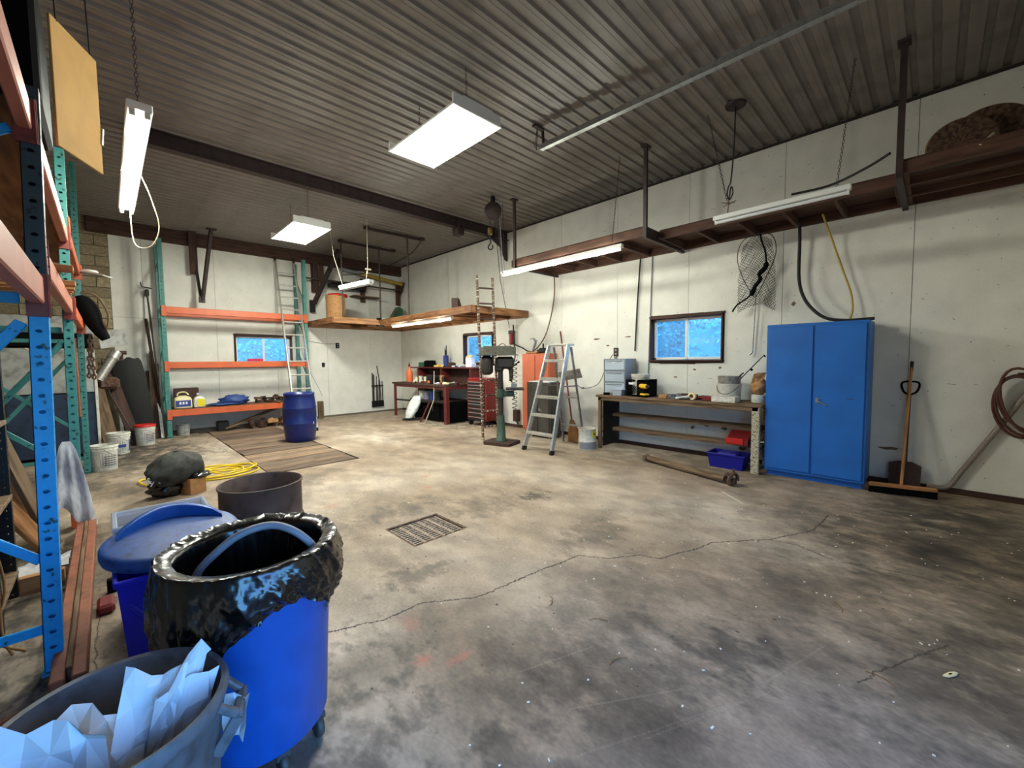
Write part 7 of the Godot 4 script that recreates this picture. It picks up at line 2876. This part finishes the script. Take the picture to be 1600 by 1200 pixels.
# ------------------------------------------------------------------ shelf along the wall and overhead gear
func build_overhead() -> void:
	var o := thing("wall_shelf", "long dark brown lumber shelf hung high along the right wall on steel posts", "shelf", V(5.9, 3.17, -2.3))
	var g := N()
	var secs := [[-5.4, -2.82, 5.32], [-2.78, -0.31, 5.66], [-0.27, 0.84, 5.32]]
	for q in secs:
		for x in [q[2], 6.47]:
			g = W(o)
			g.bar(V(x, 3.225, q[0]), V(x, 3.225, q[1]), 0.038, 0.115, 0.004)
			part("rim_board", g, M.shelf_wood, o)
		var n := int((q[1] - q[0]) / 0.6) + 1 if q[0] < -1.0 else 1
		for k in n + 1:
			var z: float = lerpf(q[0] + 0.02, q[1] - 0.02, float(k) / n)
			g = W(o)
			g.bar(V(q[2], 3.22, z), V(6.46, 3.22, z), 0.038, 0.1, 0.003)
			part("joist", g, M.shelf_wood, o)
		for k in 3:
			var w: float = (6.48 - q[2]) / 3.0
			g = W(o)
			g.box(V(q[2] + w * (k + 0.5), 3.292, (q[0] + q[1]) * 0.5), V(w - 0.008, 0.02, q[1] - q[0]), 0.002)
			part("deck_board", g, M.shelf_wood, o)
	for x in [5.7, 6.1]:
		g = W(o)
		g.bar(V(x, 3.2, -0.27), V(x, 3.2, 0.84), 0.04, 0.08, 0.003)
		part("bearer", g, M.shelf_wood, o)
	for z in [-5.3, -2.8, -0.29]:
		g = W(o)
		g.bar(V(5.29, 3.13, z), V(5.29, H, z), 0.05, 0.04, 0.003, Vector3.RIGHT)
		part("hanger_post", g, M.steel_dark, o)
		g = W(o)
		g.bar(V(5.27, 3.14, z), V(6.49, 3.14, z), 0.05, 0.035, 0.003)
		g.bar(V(5.27, 3.2, z + 0.02), V(5.62, 3.2, z + 0.02), 0.01, 0.13, 0.002)
		part("cross_arm", g, M.steel_dark, o)
		g = W(o)
		g.box(V(5.29, H - 0.01, z), V(0.13, 0.02, 0.09), 0.003)
		part("ceiling_plate", g, M.steel_dark, o)
	# round lids on the shelf
	for q in [[0.1, 5.95, 0.23, "woven brown disc with a worn face on the high shelf"], [0.28, 6.1, 0.28, "larger woven brown disc on the high shelf behind the worn one"]]:
		o = thing("woven_disc", q[3], "disc", V(q[1], 3.305, q[0]), -PI / 2)
		g = N()
		g.at(V(0, q[2], 0), Basis(Vector3.RIGHT, PI / 2 - 0.18))
		g.lathe([Vector2(0.001, -0.01), Vector2(q[2], -0.02), Vector2(q[2] + 0.008, 0.0), Vector2(q[2], 0.02), Vector2(0.001, 0.012)], 36)
		part("face", g, M.rusty, o)
		g = N()
		var rim := []
		var bs := Basis(Vector3.RIGHT, PI / 2 - 0.18)
		for k in 36:
			rim.append(V(0, q[2], 0) + bs * V(cos(TAU * k / 36) * q[2], 0, sin(TAU * k / 36) * q[2]))
		g.tube(rim, 0.016, 6, true)
		part("rim", g, M.lumber_old, o)
	g = N()
	g.tube([V(5.3, 3.25, 0.2), V(5.45, 3.37, 0.28)], 0.008, 6)
	lone("white_stick", g, M.wire_white, "short pale stick lying across the front board of the high shelf", "stick")
	g = N()
	g.tube(spline([V(5.3, 3.38, -0.36), V(5.45, 3.35, -0.55), V(5.6, 3.32, -0.85), V(5.62, 3.33, -1.2)]), 0.013, 7)
	lone("shelf_cable", g, M.rubber, "black cable drooping from the steel post onto the high shelf", "cable")
	# steel beam across the ceiling
	o = thing("steel_beam", "dark steel I-beam crossing the room just under the ceiling", "beam", V(3.4, 4.13, -6.75))
	g = W(o)
	g.box(V(3.4, 4.325, -6.75), V(6.2, 0.014, 0.13), 0.002)
	g.box(V(3.4, 4.14, -6.75), V(6.2, 0.016, 0.13), 0.002)
	g.box(V(3.4, 4.23, -6.75), V(6.2, 0.18, 0.012), 0.001)
	part("section", g, M.steel_dark, o)
	g = W(o)
	g.at(V(6.5, 4.14, -6.76) - o.position)
	g.prism(PackedVector2Array([Vector2(-0.75, 0.0), Vector2(-0.45, -0.05), Vector2(-0.2, -0.18), Vector2(-0.08, -0.42), Vector2(-0.01, -0.45), Vector2(-0.01, 0.0)]), -0.01, 0.03)
	part("haunch", g, M.steel_dark, o)
	g = W(o)
	g.box(V(5.15, 4.06, -6.75), V(0.16, 0.14, 0.2), 0.01)
	for s in [-1, 1]:
		g.tube([V(5.1, 4.17, -6.75 + s * 0.05), V(5.1, 4.17, -6.75 + s * 0.09)], 0.04, 10)
		g.tube([V(5.22, 4.17, -6.75 + s * 0.05), V(5.22, 4.17, -6.75 + s * 0.09)], 0.04, 10)
	part("trolley", g, M.steel_dark, o)
	# chain hoist
	o = thing("chain_hoist", "dark chain hoist with a brass hook block hanging near the steel beam", "hoist", V(4.88, 3.36, -5.45))
	g = W(o)
	g.box(V(4.9, 4.25, -5.43), V(0.07, 0.14, 0.06), 0.01)
	g.tube(arc(V(4.9, 4.29, -5.43), 0.03, 0, TAU * 0.95, 10, Vector3.RIGHT, Vector3.UP), 0.01, 6, true)
	part("shackle", g, M.black_metal, o)
	g = W(o)
	g.at(V(4.9, 4.07, -5.43) - o.position, Basis(Vector3.UP, -0.75) * Basis(Vector3.RIGHT, PI / 2))
	g.lathe([Vector2(0.001, -0.07), Vector2(0.11, -0.07), Vector2(0.145, -0.04), Vector2(0.145, 0.04), Vector2(0.11, 0.07), Vector2(0.001, 0.07)], 26)
	part("drum_housing", g, M.steel_dark, o)
	g = W(o)
	g.box(V(4.85, 3.72, -5.46), V(0.08, 0.13, 0.07), 0.02)
	part("hook_block", g, M.brass_dark, o)
	g = W(o)
	g.tube(spline([V(4.85, 3.66, -5.46), V(4.85, 3.58, -5.46), V(4.86, 3.53, -5.45), V(4.83, 3.47, -5.48), V(4.83, 3.43, -5.48), V(4.86, 3.41, -5.45), V(4.885, 3.44, -5.43), V(4.88, 3.49, -5.435)], 4), 0.013, 7)
	part("hook", g, M.black_metal, o)
	g = W(o)
	chain(g, V(4.86, 3.95, -5.45), V(4.85, 3.78, -5.46), 0.03, 0.004)
	chain(g, V(4.96, 4.05, -5.38), V(5.02, 2.65, -5.3), 0.03, 0.003)
	chain(g, V(4.93, 4.05, -5.4), V(4.99, 3.3, -5.34), 0.03, 0.003)
	part("load_chain", g, M.steel_rod, o)
	g = N()
	g.tube([V(4.9, 3.98, -5.4), V(5.35, 3.0, -5.75), V(6.4, 2.2, -6.6)], 0.006, 5)
	lone("slack_rope", g, M.rubber, "thin dark rope slanting from the chain hoist to the air regulator", "rope")
	g = N()
	g.tube([V(5.0, 4.33, -5.4), V(5.06, 3.0, -5.36)], 0.008, 6)
	lone("hanging_rod", g, M.hose_grey, "thin grey rod hanging from the ceiling beside the chain hoist", "rod")
	# door track
	o = thing("door_track", "galvanized overhead door track running along the ceiling", "door track", V(4.1, 4.12, -1.4))
	g = W(o)
	var p0 := V(4.0, 4.15, -3.55)
	var p1 := V(4.2, 4.2, 0.84)
	g.bar(p0, p1, 0.004, 0.06, 0.001)
	g.bar(p0 + V(0.03, 0.028, 0), p1 + V(0.03, 0.028, 0), 0.06, 0.004, 0.001)
	g.bar(p0 + V(0.03, -0.028, 0), p1 + V(0.03, -0.028, 0), 0.06, 0.004, 0.001)
	g.bar(p0 + V(0.058, -0.018, 0), p1 + V(0.058, -0.018, 0), 0.004, 0.02, 0.001)
	part("channel", g, M.galvanized, o)
	g = W(o)
	g.bar(V(3.98, 4.33, -3.48), V(4.02, 4.14, -3.5), 0.035, 0.006, 0.001)
	g.box(V(3.9, 4.318, -3.48), V(0.16, 0.02, 0.06), 0.002)
	g.tube([V(3.93, 4.31, -3.52), V(3.95, 4.1, -3.56)], 0.005, 5)
	g.tube([V(3.9, 4.31, -3.5), V(3.92, 4.12, -3.56)], 0.004, 5)
	part("hanger", g, M.steel_dark, o)
	# ceiling box with drop cord
	o = thing("drop_cord", "dark drop cord with a looped knot hanging from a round ceiling box", "cord", V(5.2, 3.2, -1.68))
	g = W(o)
	g.at(V(5.17, 4.3, -1.66) - o.position)
	g.lathe([Vector2(0.001, 0.0), Vector2(0.1, 0.002), Vector2(0.11, 0.025), Vector2(0.001, 0.025)], 20)
	part("ceiling_box", g, M.steel_dark, o)
	g = W(o)
	g.tube(spline([V(5.17, 4.3, -1.66), V(5.18, 3.9, -1.67), V(5.19, 3.52, -1.7), V(5.2, 3.45, -1.73), V(5.2, 3.36, -1.74), V(5.2, 3.31, -1.71), V(5.2, 3.38, -1.68), V(5.2, 3.45, -1.7), V(5.2, 3.3, -1.72)], 5), 0.008, 6)
	part("cord", g, M.rubber, o)
	g = W(o)
	chain(g, V(5.15, 4.32, -1.95), V(5.2, 3.3, -1.74), 0.03, 0.003)
	part("chain", g, M.steel_rod, o)
	g = W(o)
	for k in 6:
		var t := k * 1.05
		g.tube([V(5.2, 3.27, -1.72), V(5.2 + 0.05 * cos(t), 3.27 + 0.02 * sin(t * 2.0), -1.72 + 0.08 * sin(t))], 0.005, 5)
	g.tube([V(5.2, 3.3, -1.72), V(5.1, 3.1, -1.7)], 0.006, 5)
	part("knot", g, M.lumber_old, o)


# ------------------------------------------------------------------ outside the windows
func build_outside() -> void:
	var gr := struct("ground")
	var g := G.new()
	g.box(V(2.45, -0.75, -3.0), V(90, 0.2, 90))
	part("yard", g, M.soil, gr)
	var r := RandomNumberGenerator.new()
	r.seed = 3
	for q in [[14.5, -6.5, 14.0, "pale leafy hedge growing outside the window above the long bench", 0], [14.8, -18.5, 10.0, "pale leafy hedge growing outside the window by the drill press", 0], [5.0, -19.5, 14.0, "pale leafy hedge added outside the window behind the orange rack to hide bright sky", 1]]:  # hedge behind the orange rack is added to keep bright sky out of view
		g = N()
		for k in 9000:
			var d: float = r.randf_range(-1, 1) * q[2] * 0.5
			var y := -0.65 + 5.0 * pow(r.randf(), 0.85)
			var dep := r.randf_range(0.0, 0.3) + 0.12 * sin(d * 3.1) * cos(y * 2.7)
			var p: Vector3 = V(q[0] + dep, y, q[1] + d) if q[4] == 0 else V(q[0] + d, y, q[1] - dep)
			g.at(p, Basis.from_euler(V(r.randf() * 6, r.randf() * 6, r.randf() * 6)))
			var s := r.randf_range(0.05, 0.12)
			g.tri(V(-s, 0, 0), V(0, 0, s * 0.5), V(s, 0, 0))
			g.tri(V(-s, 0, 0), V(s, 0, 0), V(0, 0, -s * 0.5))
		g.at(Vector3.ZERO)
		g.box(V(q[0] + 0.5, 1.7, q[1]) if q[4] == 0 else V(q[0], 1.7, q[1] - 0.5), V(0.4, 4.8, q[2]) if q[4] == 0 else V(q[2], 4.8, 0.4), 0.1)
		lone("hedge", g, M.leaf, q[3], "hedge")
